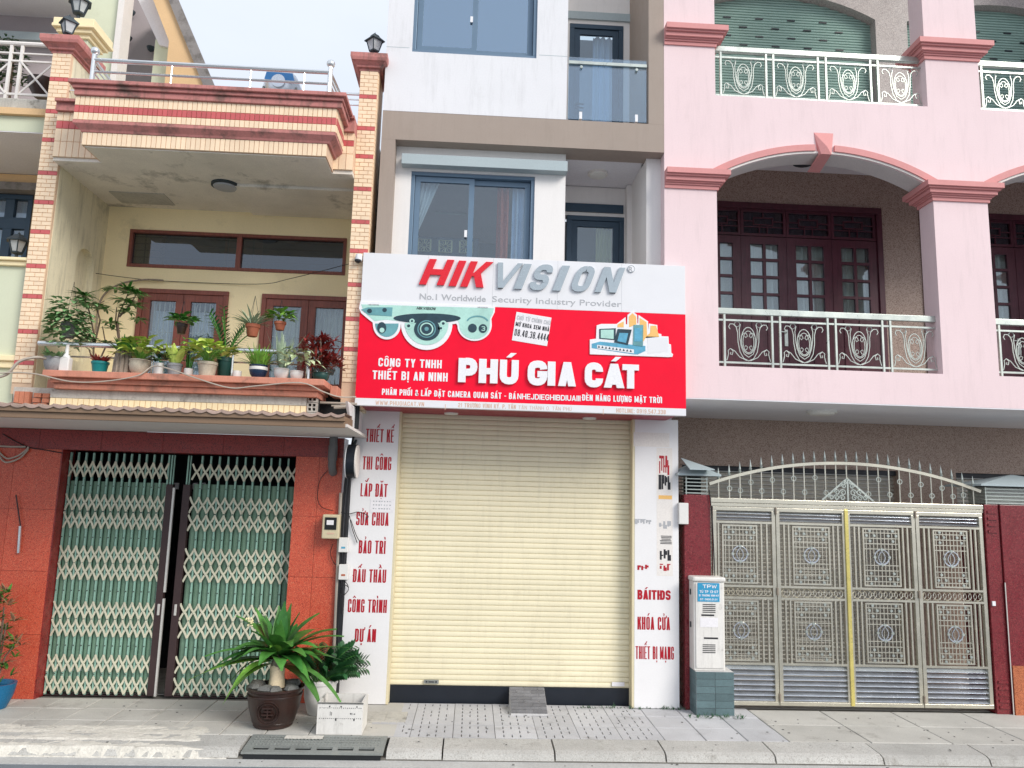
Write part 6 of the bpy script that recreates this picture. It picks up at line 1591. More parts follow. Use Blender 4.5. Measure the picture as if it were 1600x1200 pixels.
# parapet with cap, lower ledge
Yp = -.55
pr = R(-60, 415, 37, 588, Yp)
part('parapet', MB().box(xn, min(pr[1], nx1-.02), Yp, Yp+.5, 3.02, pr[3]), m_paleg, NB)
part('parapet_cap', MB().box(xn, min(pr[1]+.03, nx1-.001), Yp-.04, Yp+.54, pr[3]+.001, pr[3]+.05).box(xn, min(pr[1]+.04, nx1-.0005), Yp-.07, Yp+.56, pr[3]+.051, P(20, 404, Yp)[1]), m_tile if False else m_cream, NB, bevel=.008)
zz1 = P(10, 556, Yp)[1]
part('parapet_base', MB().box(xn, P(30, 560, Yp)[0], Yp-.07, Yp, zz1-.06, zz1).box(xn, P(28, 560, Yp)[0], Yp-.04, Yp-.001, zz1-.13, zz1-.061), m_cream, NB, bevel=.008)
# upper balcony: white crossed railing, room behind
Yr = YNb+.08
zt_r, zb_r = P(40, 69, Yr)[1], P(40, 148, Yr)[1]
rl = part('balcony_railing', MB().tube([(xn, Yr, zt_r), (nx1, Yr, zt_r)], .026, 8), m_trimw, NB, smooth=True, label='white painted railing with crossed bars')
part('cross_rail', MB().box(xn, nx1, Yr-.01, Yr+.01, zb_r-.012, zb_r+.012), m_trimw, rl); zmid = P(40, 96, Yr)[1]
part('cross_rail', MB().box(xn, nx1, Yr-.01, Yr+.01, zmid-.010, zmid+.010), m_trimw, rl); z2_ = P(40, 84, Yr)[1]
part('cross_rail', MB().box(xn, nx1, Yr-.01, Yr+.01, z2_-.008, z2_+.008), m_trimw, rl)
pp = [P(v, 110, Yr)[0] for v in (14, 31)]
w_x = P(82, 110, Yr)[0]-pp[1]
for p in (pp[0], pp[1], pp[0]-w_x): part('post', MB().box(p-.016, p+.016, Yr-.012, Yr+.012, zb_r-.10, zt_r), m_trimw, rl)
for (a, c) in ((pp[1], pp[1]+w_x), (pp[0]-w_x, pp[0])):
    c2 = min(c, nx1+.02)
    part('cross_bar', MB().beam((a, Yr-.014, zmid), (c2, Yr-.014, zb_r+(zmid-zb_r)*(1-(c2-a)/(c-a))), .02, .01, (0,1,0)).beam((a, Yr+.012, zb_r), (c2, Yr+.012, zmid-(zmid-zb_r)*(1-(c2-a)/(c-a))), .02, .01, (0,1,0)), m_trimw, rl)
Yu = 2.2
# the building further back: wall, white pillar, open room, sloping parapet
BB = thing('building_behind', 'tall pale green and orange building behind the tiled columns, with a sloping parapet', 'building', (-5, 2, 0))
ZB = P(100, -330, Yu)[1]
zbm = P(100, 148, Yu)[1]-1.2
x1_ = P(183, 60, Yu)[0]; x2_ = P(198, 30, Yu)[0]
part('wall', MB().box(P(118, 60, Yu)[0], x1_, Yu, Yu+.2, zbm, ZB), m_paleg, BB)
part('pillar', MB().box(x1_, x2_-.02, Yu-.08, Yu+.2, zbm, ZB), m_trimw, BB)
part('room_wall', MB().box(-14, P(117, 60, Yu)[0], Yu+.3, Yu+.4, zbm, ZB), m_mauve, BB)
part('room_beam', MB().box(-14, P(117, 60, Yu)[0], Yu+.1, Yu+.29, P(50, 56, Yu)[1], P(50, 44, Yu)[1]), m_greybar, BB)
part('room_ceiling', MB().box(-14, P(117, 60, Yu)[0], Yu-1.5, Yu+.3, P(50, 8, Yu)[1], P(50, -5, Yu)[1]), m_ceil, BB)
Yq = 4.2
part('room_pier', MB().box(P(240, 90, Yu+.3)[0], P(264, 90, Yu+.3)[0], Yu+.3, Yu+.6, zbm, P(250, 62, Yu+.3)[1]), m_paleg, BB)
# sloping ceiling and the sloping parapet wall (outline on the facade plane, real thickness)
def slp(pts, Y): return [P(a, c, Y) for a, c in pts]
part('sloping_parapet', MB().plate([slp([(228, -30), (262, -30), (272, 0), (334, 142), (334, 190), (250, 190), (256, 140), (264, 64)], Yu)], Yu, Yu+.25), m_ochre, BB)
part('parapet_coping', MB().plate([slp([(247, -40), (262, -40), (336, 136), (336, 152), (325, 152)], Yu-.05)], Yu-.05, Yu-.002), m_greyed, BB)
part('sloping_beam', MB().plate([slp([(200, -30), (232, -30), (264, 60), (262, 66), (243, 62)], Yu+.12)], Yu+.26, Yu+1.1), m_ceil, BB)
part('room_wall', MB().plate([slp([(190, -60), (236, -60), (266, 62), (270, 150), (190, 150)], Yu+1.2)], Yu+1.2, Yu+1.25), m_mauve, BB)
for (a, c) in ((205, 18), (236, 74), (200, 58)):
    X, Z = P(a, c, Yu+1.1); part('spot_lamp', MB().lathe((X, Yu+1.1, Z), [(.07, 0), (.05, -.05), (.012, -.08)], 10), m_lamp, BB)
# pilaster with cap next to the left column
Yz = .2
z_c = P(130, 62, Yz)[1]; xa, xb = P(113, 90, Yz)[0], P(134, 90, Yz)[0]
pl = thing('roof_pilaster', 'cream pilaster with stepped cap standing behind the left tile column', 'pilaster', (xa, Yz, z_c-1))
part('shaft', MB().box(xa-.12, xb, Yz, Yz+.3, z_c-1.8, z_c), m_paleg, pl)
b = MB()
for k, (e, z0, z1) in enumerate(((.03, 0, .05), (.07, .051, .10), (.11, .101, .14), (.10, .141, .22))): b.box(xa-.12-e, xb+e, Yz-e, Yz+.3+e, z_c+z0, z_c+z1)
part('stepped_cap', b, m_cream, pl, bevel=.006)

# ================================================================== LANTERNS
def lantern(px_, pyb, pyt, Y, lab, style=0, z0=None, tilt=0):
    X, Zb = P(px_, pyb, Y); Zt = P(px_, pyt, Y)[1]; h = Zt-Zb; Zb0 = z0 if z0 is not None else Zb
    t = thing('lantern', lab, 'lantern', (X, Y, Zb0), 'lanterns on the columns and parapet')
    c = (X, Y, Zb); w = h*.30
    part('stem', MB().lathe((X, Y, Zb0), [(w*.5, 0), (w*.5, h*.03), (w*.18, h*.06), (w*.18, Zb-Zb0+h*.16), (w*.4, Zb-Zb0+h*.20)], 8), m_lamp, t)
    n = 4 if style == 0 else 6
    def ring(mb, prof): mb.lathe(c, prof, n); return mb
    body = ring(MB(), [(w*.55, h*.22), (w*.98, h*.62)]); part('glass_body', body, m_lglass, t)
    b = MB()
    for k in range(n):
        a = 2*PI*k/n; b.beam((X+math.cos(a)*w*.58, Y+math.sin(a)*w*.58, Zb+h*.20), (X+math.cos(a)*w*1.02, Y+math.sin(a)*w*1.02, Zb+h*.63), w*.12)
    part('frame', b, m_lamp, t)
    part('base_ring', ring(MB(), [(w*.3, h*.15), (w*.62, h*.18), (w*.62, h*.235)]), m_lamp, t)
    part('roof', ring(MB(), [(w*1.30, h*.60), (w*1.32, h*.635), (w*.62, h*.80), (w*.52, h*.86), (w*.14, h*.88)]), m_lamp, t)
    part('finial', MB().lathe(c, [(w*.12, h*.87), (w*.16, h*.92), (w*.05, h*.95), (w*.01, h*1.0)], 8), m_lamp, t)
lantern(584, 88, 50, YC+.2, 'dark lantern on the right tile column, against the sky', 0, capRz-.005)
lantern(105, 60, 22, YC+.2, 'grey lantern on the left tile column', 0, capLz-.005)
lantern(122, 30, -12, Yz+.15, 'glass lantern on the cream pilaster, topmost at the left', 1, z_c+.215)
lantern(25, 404, 361, Yp+.25, 'slender lantern on the pale green parapet in front of the blue window', 1, P(20, 404, Yp)[1])

# ================================================================== WATER TANK
Yt = 2.6; X, Z = P(438, 131, Yt); r = P(466, 131, Yt)[0]-X
tk = thing('water_tank', 'round end of a steel water tank with a blue label on the flat roof', 'water tank', (X, Yt, Z-r))
b = MB(); m_ = 28
for (rr_, y_) in ((r*.02, -.10), (r*.5, -.085), (r*.85, -.03), (r, .05), (r, 1.5)):
    for k in range(m_): a = 2*PI*k/m_; b.v.append((X+rr_*math.cos(a), Yt+y_, Z+rr_*math.sin(a)))
for i in range(4):
    for k in range(m_): b.f.append((i*m_+k, i*m_+(k+1) % m_, (i+1)*m_+(k+1) % m_, (i+1)*m_+k))
b.f.append(tuple(range(m_)))
part('tank_body', b, m_tank, tk, smooth=True)
part('label', MB().plate([[(X+q[0]*r, Z+q[1]*r) for q in ((-.80, .05), (-.25, -.10), (-.2, .25), (.25, .25), (.3, -.1), (.88, .0), (.75, .45), (-.70, .5))]], Yt-.106, Yt-.101), m_tankb, tk)
part('manhole', MB().disc((X, Z-.02), r*.38, Yt-.135, Yt-.10, 24), m_tank, tk)
b = MB()
for s in (-1, 1): b.beam((X+s*r*.9, Yt, Z-r*.2), (X+s*r*1.1, Yt, Z-r*1.5), .03); b.beam((X+s*r*.9, Yt+1.2, Z-r*.2), (X+s*r*1.1, Yt+1.2, Z-r*1.5), .03)
part('stand', b, m_iron, tk)['kind'] = 'stuff'

# ================================================================== PLANTS
def rnd(a, b): return random.uniform(a, b)
def bush(mb, c, n, L, W, spread=(1, 1), up=.5, droop=.6, r0=.02, seg=3, fold=.15, wp=.45, zs=0.):
    for i in range(n):
        a = rnd(0, 2*PI); e = rnd(0, 1); d = (math.cos(a)*(.25+e)*spread[0], math.sin(a)*(.25+e)*spread[1], up*rnd(.5, 1.6))
        l = L*rnd(.65, 1.15)
        mb.leaf((c[0]+math.cos(a)*r0*rnd(.2, 1), c[1]+math.sin(a)*r0*rnd(.2, 1), c[2]+rnd(0, zs)), d, l, W*rnd(.75, 1.2), droop*rnd(.6, 1.3), seg, fold, wp=wp)
def stalked(mb, c, n, H, L, W, R_, droop=.8):
    "leaves on thin stalks filling a dome"
    st = MB()
    for i in range(n):
        a = rnd(0, 2*PI); rr_ = R_*math.sqrt(rnd(0, 1)); z = H*(rnd(.35, 1))*(1-.4*(rr_/R_)**2)
        p = Vector((c[0]+rr_*math.cos(a), c[1]+rr_*math.sin(a)*.8, c[2]+z))
        st.tube([c, tuple((Vector(c)+p)/2+Vector((0, 0, H*.12))), p], .003, 3)
        mb.leaf(p, (math.cos(a)*.9, math.sin(a)*.9-.25, rnd(-.1, .7)), L*rnd(.75, 1.2), W*rnd(.8, 1.2), droop, 3, .2)
    return st
PG = 'potted plants on the balcony ledge'
YPOT = -1.03
def pot(px_, pyb, wpx, hpx, mt, lab, shape='taper', band=None, Y=YPOT, group=PG, name='potted_plant', soil=True):
    X, Z = P(px_, pyb, Y); Z = Zl[0]+.001 if group == PG else Z
    w = (P(px_+wpx/2, pyb, Y)[0]-P(px_-wpx/2, pyb, Y)[0])/2; h = P(px_, pyb-hpx, Y)[1]-P(px_, pyb, Y)[1]
    t = thing(name, lab, 'potted plant', (X, Y, Z), group)
    prof = {'taper': [(w*.70, 0), (w*.74, h*.02), (w*.92, h*.78), (w*.93, h*.80), (w, h*.81), (w, h), (w*.88, h), (w*.86, h*.85)],
            'bowl': [(w*.55, 0), (w*.60, h*.04), (w*.86, h*.30), (w*.98, h*.62), (w*.94, h*.88), (w, h*.92), (w, h), (w*.88, h), (w*.86, h*.85)],
            'cyl': [(w*.92, 0), (w*.94, h*.02), (w, h*.97), (w, h), (w*.9, h), (w*.88, h*.85)]}[shape]
    part('pot', MB().lathe((X, Y, Z), prof, 18, cap=False), mt, t, smooth=True)
    part('pot_base', MB().lathe((X, Y, Z+.002), [(prof[0][0]*.98, 0), (prof[0][0]*.98, .004)], 18), mt, t)
    if band: part('glaze_band', MB().lathe((X, Y, Z), [(w*.97, h*.60), (w*1.012, h*.72), (w*.98, h*.86)], 18, cap=False), band, t, smooth=True)
    if soil: part('soil', MB().lathe((X, Y, Z), [(w*.87, h*.84), (w*.5, h*.88), (0.001, h*.9)], 14, cap=False), m_soil, t)
    return t, (X, Y, Z+h*.85), w, h
random.seed(21)
t, c, w, h = pot(82, 583, 30, 23, m_gpot, 'grey bowl pot with sparse trailing leaves, first pot from the left on the ledge', 'bowl')
b = MB(); bush(b, c, 40, .13, .04, up=.6, r0=w*.8); part('foliage', b, m_lfv, t)
# white jug and its sensor cap
X, Z = P(101, 583, YPOT); Z = Zl[0]+.001
jg = thing('plastic_jug', 'white plastic jug with a tall neck standing between the grey bowl and the teal pot', 'jug', (X, YPOT, Z))
part('body', MB().box(X-.048, X+.048, YPOT-.04, YPOT+.04, Z, Z+.145), m_wpot, jg, bevel=.012)
part('neck', MB().lathe((X, YPOT, Z), [(.04, .146), (.018, .19), (.016, .27), (.02, .275)], 10), m_wpot, jg, smooth=True)
t, c, w, h = pot(155, 583, 27, 18, m_tpot, 'teal plastic pot with a small reddish plant', 'taper')
b = MB(); bush(b, c, 30, .11, .04, up=.9, r0=w*.6); part('foliage', b, m_lfr, t)
# driftwood planter
X = P(190, 583, YPOT)[0]; Z = Zl[0]+.001
dw = thing('driftwood_planter', 'weathered grey tree stump planter with a leafy sprig on top', 'planter', (X, YPOT, Z), PG)
b = MB()
for k in range(9):
    a = 2*PI*k/9; rr_ = .062; b.tube([(X+rr_*math.cos(a), YPOT+rr_*math.sin(a)*.8, Z), (X+rr_*1.05*math.cos(a+.1), YPOT+rr_*math.sin(a)*.8, Z+.12), (X+rr_*.9*math.cos(a), YPOT+rr_*.8*math.sin(a)*.9, Z+rnd(.19, .26))], .028, 6, r1=.018)
part('stump', b, m_bark, dw)
b = MB(); bush(b, (X, YPOT, Z+.22), 40, .16, .04, up=1.1, r0=.06); part('foliage', b, m_lf, dw)
t, c, w, h = pot(217, 583, 33, 23, m_bpot, 'beige stained bowl pot with dense lime leaves beside the stump planter', 'bowl')
b = MB(); s_ = stalked(b, c, 75, .24, .14, .075, .18); part('foliage', b, m_lflime, t); part('stalks', s_, m_lfy, t)['kind'] = 'stuff'
t, c, w, h = pot(247, 585, 15, 19, m_wpot, 'small white cylinder pot with dark drooping leaves', 'cyl')
b = MB(); s_ = stalked(b, c, 26, .12, .11, .05, .11); part('foliage', b, m_lfd, t)
t, c, w, h = pot(272, 585, 24, 19, m_gpot, 'light grey pot with upright lime leaves', 'taper')
b = MB(); bush(b, c, 26, .22, .085, (.55, .5), 1.1, .5, w*.6); part('foliage', b, m_lflime, t)
t, c, w, h = pot(294, 586, 14, 12, m_wpot, 'tiny white pot with thin upright green stems', 'cyl')
b = MB(); bush(b, c, 20, .17, .014, (.15, .15), 1.4, .1, w*.7); part('foliage', b, m_lf, t)
t, c, w, h = pot(323, 587, 31, 23, m_bpot, 'weathered cream pot with large lime leaves, beside the dark green tub', 'taper')
b = MB(); s_ = stalked(b, c, 75, .28, .15, .078, .18); part('foliage', b, m_lflime, t); part('stalks', s_, m_lfy, t)['kind'] = 'stuff'
t, c, w, h = pot(350, 586, 26, 34, m_dgpot, 'tall dark green tub with a fern-like plant of glossy paired leaflets', 'taper', Y=YPOT+.13)
b = MB(); b2 = MB()
for k in range(9):
    a = rnd(0, 2*PI); d = Vector((math.cos(a)*.35+.1, math.sin(a)*.3, 1)).normalized(); p = Vector(c); L = rnd(.36, .56); pts = [tuple(p)]
    for i in range(13):
        p = p+d*(L/13); d = (d+Vector((d.x*.05, d.y*.05, -.03))).normalized(); pts.append(tuple(p))
        if i > 2:
            sd = Vector((0, 1, 0)).cross(d).normalized()
            for s in (1, -1): b.leaf(p, sd*s*.9+d*.6+Vector((0, -.2, 0)), .085*(1-i*.02), .026, .1, 2, .1)
    b2.tube(pts, .006, 4)
part('foliage', b, m_lfd, t); part('stalks', b2, m_lf, t)
t, c, w, h = pot(370, 588, 14, 11, m_wpot, 'small white cup without a plant, below the fern-like plant', 'cyl', name='small_cup')
t, c, w, h = pot(403, 590, 29, 21, m_npot, 'navy pot with white band and grassy light green leaves', 'bowl', m_wpot)
b = MB(); bush(b, c, 150, .22, .016, (.8, .8), 1.0, .8, w*.8); part('foliage', b, m_lfy, t)
t, c, w, h = pot(439, 592, 24, 17, m_wpot, 'white pot with tall pale-edged sword leaves', 'bowl')
b = MB(); bush(b, c, 22, .38, .050, (.4, .3), 1.0, .3, w*.5, seg=5, wp=.35); part('foliage', b, m_lfw, t)
t, c, w, h = pot(463, 592, 21, 14, m_wpot, 'white bowl with drooping pale variegated leaves beside the ball-topped post', 'bowl')
b = MB(); s_ = stalked(b, c, 44, .25, .15, .055, .16, 1.2); part('foliage', b, m_lfp, t)
t, c, w, h = pot(501, 596, 27, 14, m_dgpot, 'low green pot with a bushy dark red croton at the right end of the ledge', 'bowl', Y=-.95)
b = MB(); b2 = MB()
for k in range(110):
    a = rnd(0, 2*PI); rr_ = rnd(0, .21); z = rnd(.05, .36); p = (c[0]+rr_*math.cos(a), c[1]+rr_*math.sin(a)*.7, c[2]+z)
    bush(b, p, 4, .12, .032, (1, 1), .4, .8, .005)
    if k % 4 == 0: b2.tube([c, p], .005, 4)
part('foliage', b, m_lfr, t); part('stalks', b2, m_stem, t)
# hanging pots
def hanging(px_, py_, wpx, hpx, mt, lab, lmat, kind, wire_top):
    Y = -.88; X, Z = P(px_, py_, Y); w = (P(px_+wpx/2, py_, Y)[0]-P(px_-wpx/2, py_, Y)[0])/2; h = P(px_, py_-hpx, Y)[1]-Z
    t = thing('hanging_pot', lab, 'hanging pot', (X, Y, Z), 'hanging pots above the balcony rail')
    part('pot', MB().lathe((X, Y, Z), [(w*.62, 0), (w*.66, h*.03), (w*.88, h*.70), (w, h*.72), (w, h), (w*.88, h), (w*.85, h*.86), (0.002, h*.86)], 16), mt, t, smooth=True)
    b = MB(); ztp = P(px_, wire_top, Y)[1]
    for k in range(3): a = 2*PI*k/3+.5; b.tube([(X+w*math.cos(a), Y+w*math.sin(a), Z+h*.95), (X, Y, ztp)], .0022, 3)
    part('wires', b, m_cable, t)
    b = MB(); c = (X, Y, Z+h*.86)
    if kind == 'trail':
        for k in range(330):
            a = rnd(0, 2*PI); rr_ = rnd(.3, 1)*w*2.7; z = rnd(-.28, .20)*(1 if rnd(0, 1) > .35 else .5)
            if z < -.03 and rr_ < w*1.6 and math.sin(a) < 0: continue
            b.leaf((X+rr_*math.cos(a), Y+rr_*math.sin(a)*.6, c[2]+z+.05), (math.cos(a), math.sin(a)-.3, rnd(-.4, .5)), rnd(.07, .11), rnd(.05, .075), .8, 3, .2)
    elif kind == 'spike': bush(b, c, 60, .23, .024, (1, 1), .55, .7, w*.6)
    elif kind == 'lime': s_ = stalked(b, c, 55, .14, .12, .05, w*1.4); 
    elif kind == 'fig':
        s_ = stalked(b, c, 44, .12, .11, .065, w*1.7)
        for k in range(8): b.leaf((X+rnd(-.04, .06), Y-.03, Z-rnd(.02, .22)), (rnd(-1, 1), -.3, -.4), .05, .03, .5, 3)
    part('foliage', b, lmat, t)
hanging(106, 528, 24, 24, m_stone, 'big hanging pot of variegated pothos at the left end of the balcony', m_lfv, 'trail', 440)
hanging(283, 522, 18, 16, m_clay, 'small hanging pot with dark heart-shaped leaves in front of the white-curtained door', m_lf, 'fig', 470)
hanging(394, 526, 23, 19, m_terra, 'terracotta hanging pot with spiky striped leaves between the two doors', m_lfw, 'spike', 462)
hanging(437, 516, 19, 13, m_terra, 'small terracotta hanging pot with lime leaves before the patterned door', m_lfy, 'lime', 468)
# two spindly shrubs on the balcony
def shrub(pts_px, tips, Y, lab, px0):
    X, _ = P(px0, 575, Y); t = thing('balcony_shrub', lab, 'shrub', (X, Y, Zl[0]-.1))
    b = MB()
    for line in pts_px: b.tube([(P(a, c, Y)[0], Y+rnd(-.01, .01), P(a, c, Y)[1]) for a, c in line], .011, 5, r1=.005)
    part('trunk', b, m_stem, t)
    b = MB()
    for (a, c, n, L) in tips:
        x_, z_ = P(a, c, Y); bush(b, (x_, Y, z_), int(n*1.5), L*1.25, .034, (1, .8), .15, .9, .01)
    part('foliage', b, m_lf, t)
    part('tub', MB().lathe((X, Y, Zl[0]-.14), [(.09, 0), (.12, .16), (.115, .16), (.11, .13), (0.01, .13)], 16), m_npot, t, smooth=True)
shrub([[(146, 580), (146, 520), (140, 490), (133, 470), (130, 462)], [(146, 545), (156, 500), (150, 478), (163, 470)], [(150, 575), (165, 540), (160, 510)], [(144, 560), (138, 545)]],
      [(130, 462, 26, .13), (135, 476, 14, .12), (152, 478, 16, .11), (164, 484, 12, .11), (140, 530, 12, .10), (165, 536, 14, .10), (135, 535, 10, .1), (128, 470, 10, .12)], -.72, 'spindly shrub with thin leaf tufts standing left of the white-curtained door', 147)
shrub([[(187, 575), (187, 530), (184, 500), (186, 490), (196, 470), (200, 458)], [(187, 540), (180, 500), (182, 480)], [(188, 565), (195, 545), (203, 530)], [(186, 495), (205, 475), (212, 462)]],
      [(200, 455, 30, .14), (212, 460, 26, .13), (194, 470, 18, .13), (208, 478, 22, .12), (180, 452, 14, .12), (200, 488, 16, .11), (172, 505, 16, .10), (178, 515, 12, .10), (203, 532, 12, .10), (217, 500, 14, .10), (188, 540, 14, .10)], -.70, 'taller spindly shrub with bright leaf tufts overlapping the white-curtained door', 187)
# planting behind the neighbour's railing
b = MB(); Yx = YNb+.35
for k in range(150): x_, z_ = P(rnd(-30, 48), rnd(72, 140), Yx+rnd(0, .2)); bush(b, (x_, Yx, z_), 2, .11, .03, (1, .6), .1, .8, .01)
nbp = thing('upper_shrub', 'sparse green shrub behind the white crossed railing at the top left', 'shrub', (P(15, 150, Yx)[0], Yx, zb_r-.1)); part('foliage', b, m_lfd, nbp)
part('trunk', MB().tube([(P(15, 160, Yx)[0], Yx, zb_r-.12), (P(18, 120, Yx)[0], Yx, P(18, 120, Yx)[1]), (P(22, 85, Yx)[0], Yx, P(22, 85, Yx)[1])], .014, 5), m_stem, nbp)
X, Z = P(66, 150, Yx)
tt = thing('upper_pot', 'large dark red pot behind the white crossed railing', 'pot', (X, Yx, Z)); part('pot', MB().lathe((X, Yx, Z-.02), [(.09, 0), (.16, .12), (.17, .2), (.15, .2), (.01, .17)], 18), m_clay, tt, smooth=True)

# ---------------- big potted plant on the pavement
random.seed(4)
Y0 = -.80; X0 = G(428, 1130)[0]*.94; X0 = P(428, 1110, Y0)[0]
bp = thing('big_potted_plant', 'large broad-leaved plant with a pale thick trunk in a dark glazed pot with round emblem', 'potted plant', (X0, Y0, 0))
rw = (P(472, 1090, Y0)[0]-P(385, 1090, Y0)[0])/2; ph_ = P(428, 1088, Y0)[1]
ph_ = max(ph_, .36)
prof = [(rw*.66, 0), (rw*.70, .012), (rw*.70, .03), (rw*.74, .04), (rw*.90, ph_*.5), (rw*.96, ph_*.78), (rw*.97, ph_*.80), (rw*.94, ph_*.83), (rw*.96, ph_*.92), (rw*1.03, ph_*.95), (rw*1.03, ph_), (rw*.93, ph_), (rw*.90, ph_*.9), (rw*.4, ph_*.93), (.002, ph_*.93)]
part('pot', MB().lathe((X0, Y0, 0), prof, 36), m_clay, bp, smooth=True)
part('rib', MB().lathe((X0, Y0, ph_*.80), [(rw*.965, 0), (rw*.99, .008), (rw*.965, .016)], 36, cap=False).lathe((X0, Y0, .045), [(rw*.735, 0), (rw*.76, .008), (rw*.745, .016)], 36, cap=False), m_clay, bp, smooth=True)
# emblem: rings and bars in relief on the front
ye = Y0-rw*.915; ze = ph_*.47
b = MB()
for R_ in (.105, .085): b.tube([(X0+.0+R_*math.cos(t_*PI/12), ye-.0+.22*((R_*math.cos(t_*PI/12))**2)/rw*2+(.07*-(R_*math.sin(t_*PI/12)))*1.6-.002, ze+R_*math.sin(t_*PI/12)) for t_ in range(24)], .006, 5, closed=True)
for (a, c, z) in ((-.05, .05, .045), (-.035, .035, .015), (-.055, .055, -.015), (-.03, .03, -.045)): b.box(X0+a, X0+c, ye-.012-z*.12, ye+.02, ze+z-.006, ze+z+.006)
b.box(X0-.006, X0+.006, ye-.011, ye+.02, ze-.05, ze+.055)
part('emblem', b, m_clay, bp)
part('soil', MB().lathe((X0, Y0, ph_*.93), [(rw*.92, 0), (rw*.5, .015), (.002, .02)], 20, cap=False), m_soil, bp)
for k in range(9):
    a = 2*PI*k/9+rnd(-.2, .2); rr_ = rw*rnd(.55, .78); s = rnd(.05, .085); px_, py_ = X0+rr_*math.cos(a), Y0+rr_*math.sin(a)
    b = MB(); m_ = 7
    b.lathe((px_, py_, ph_*.93+s*.3), [(.004, -s*.5), (s*.7, -s*.35), (s, 0), (s*.75, s*.45), (.004, s*.62)], m_, lob=lambda t_, q=rnd(0, 6): 1+.2*math.sin(3*t_+q)); part('stone', b, m_stone, bp)
zt0 = ph_*.93; tw_r = (P(440, 1070, Y0)[0]-P(415, 1070, Y0)[0])/2
zt1 = P(430, 1040, Y0)[1]+.04
part('trunk', MB().lathe((X0+.005, Y0, zt0), [(tw_r*1.15, 0), (tw_r*1.0, .05), (tw_r*.9, (zt1-zt0)*.5), (tw_r*.95, (zt1-zt0)*.8), (tw_r*.6, zt1-zt0)], 16, lob=lambda a: 1+.06*math.sin(3*a+1)), m_trunk, bp, smooth=True)
part('crown_base', MB().lathe((X0+.005, Y0, zt1-.06), [(tw_r*.95, 0), (tw_r*.8, .05), (tw_r*.45, .12), (.005, .2)], 12), m_bark, bp, smooth=True)
def big_leaf(ax, el, L, W, droop, z=None, mt=None, tw=0):
    b = MB(); d = Vector((math.cos(ax)*math.cos(el), math.sin(ax)*math.cos(el), math.sin(el)))
    b.leaf((0, 0, 0), d, L, W, droop, 9, .22, wp=.42)
    # wave the rim slightly
    ph = rnd(0, 6)
    b.v = [(x+.0, y, z_+.006*math.sin(i*1.9+ph)*(1 if i % 3 != 1 else 0)) for i, (x, y, z_) in enumerate(b.v)]
    m2 = mt or random.choice((m_lf, m_lf, m_lf2))
    link('leaf', b.mesh('leaf'), m2, bp, (X0+.005+math.cos(ax)*.02, Y0+math.sin(ax)*.02, z if z is not None else zt1+rnd(.0, .10)), smooth=True)
PX = 1/ (FOC/(CAM_D+Y0))
# hand-posed silhouette leaves: azimuth (0 = right, -90 = towards the street), elevation, length, droop
for (az, el, L, dr) in ((178, 18, .78, .75), (172, 32, .72, .9), (186, 8, .74, .6), (200, 22, .66, 1.1), (165, 52, .70, .75), (150, 62, .66, .45), (118, 74, .60, .3), (60, 76, .62, .3),
                        (30, 60, .66, .8), (12, 48, .74, .9), (4, 34, .78, .75), (-6, 24, .80, .55), (-14, 12, .76, .5), (-25, 30, .62, 1.2), (352, 42, .60, 1.3), (90, 80, .58, .15), (135, 45, .55, .8), (45, 45, .60, .9),
                        (-60, 50, .50, 1.5), (-90, 62, .48, 1.3), (-120, 48, .52, 1.4), (-150, 30, .62, 1.3), (-165, 12, .66, 1.2), (-35, 5, .62, 1.2), (-100, 80, .45, .7), (-75, 75, .46, .6),
                        (175, 40, .5, 1.0), (190, 30, .52, 1.3), (5, 55, .5, 1.1), (-5, 35, .55, 1.4), (100, 55, .5, .9), (70, 60, .5, .8), (160, 70, .5, .6), (25, 72, .52, .6), (-160, 50, .5, 1.3), (-20, 50, .5, 1.4), (-110, 35, .42, 1.6), (-70, 30, .42, 1.6), (210, 40, .5, 1.5), (-40, 22, .5, 1.6), (170, -8, .60, 1.1), (188, -15, .56, 1.2), (-10, -6, .60, 1.2), (15, 5, .62, .9), (155, 25, .6, 1.0), (-45, 40, .55, 1.2), (-135, 60, .5, .9)):
    big_leaf(math.radians(az+rnd(-5, 5)), math.radians(el+rnd(-3, 3)), L*rnd(.92, 1.04)*.86, rnd(.10, .14) if el > 68 else rnd(.125, .165), dr)
# long drooping ones at the front, brighter
big_leaf(math.radians(205), math.radians(-5), .60, .15, 1.5, zt1-.02, m_lfy); big_leaf(math.radians(215), math.radians(10), .56, .11, 1.9, zt1, m_lfy)
big_leaf(math.radians(-22), math.radians(-5), .66, .16, 1.5, zt1-.03, m_lf); big_leaf(math.radians(-15), math.radians(2), .85, .12, 1.35, zt1-.02, m_lf)
big_leaf(math.radians(195), math.radians(2), .80, .10, .55, zt1+.02, m_lfy); big_leaf(math.radians(-95), math.radians(60), .28, .11, 1.6, zt1+.05, m_lfy)
# blossom
b = MB(); x_, z_ = P(389, 972, Y0)
for k in range(26): b.lathe((x_+rnd(-.035, .035), Y0+rnd(-.03, .03), z_+rnd(-.04, .04)), [(.003, -.008), (.011, 0), (.003, .009)], 6)
o = part('blossom', b, m_flower, bp); o['kind'] = 'stuff'
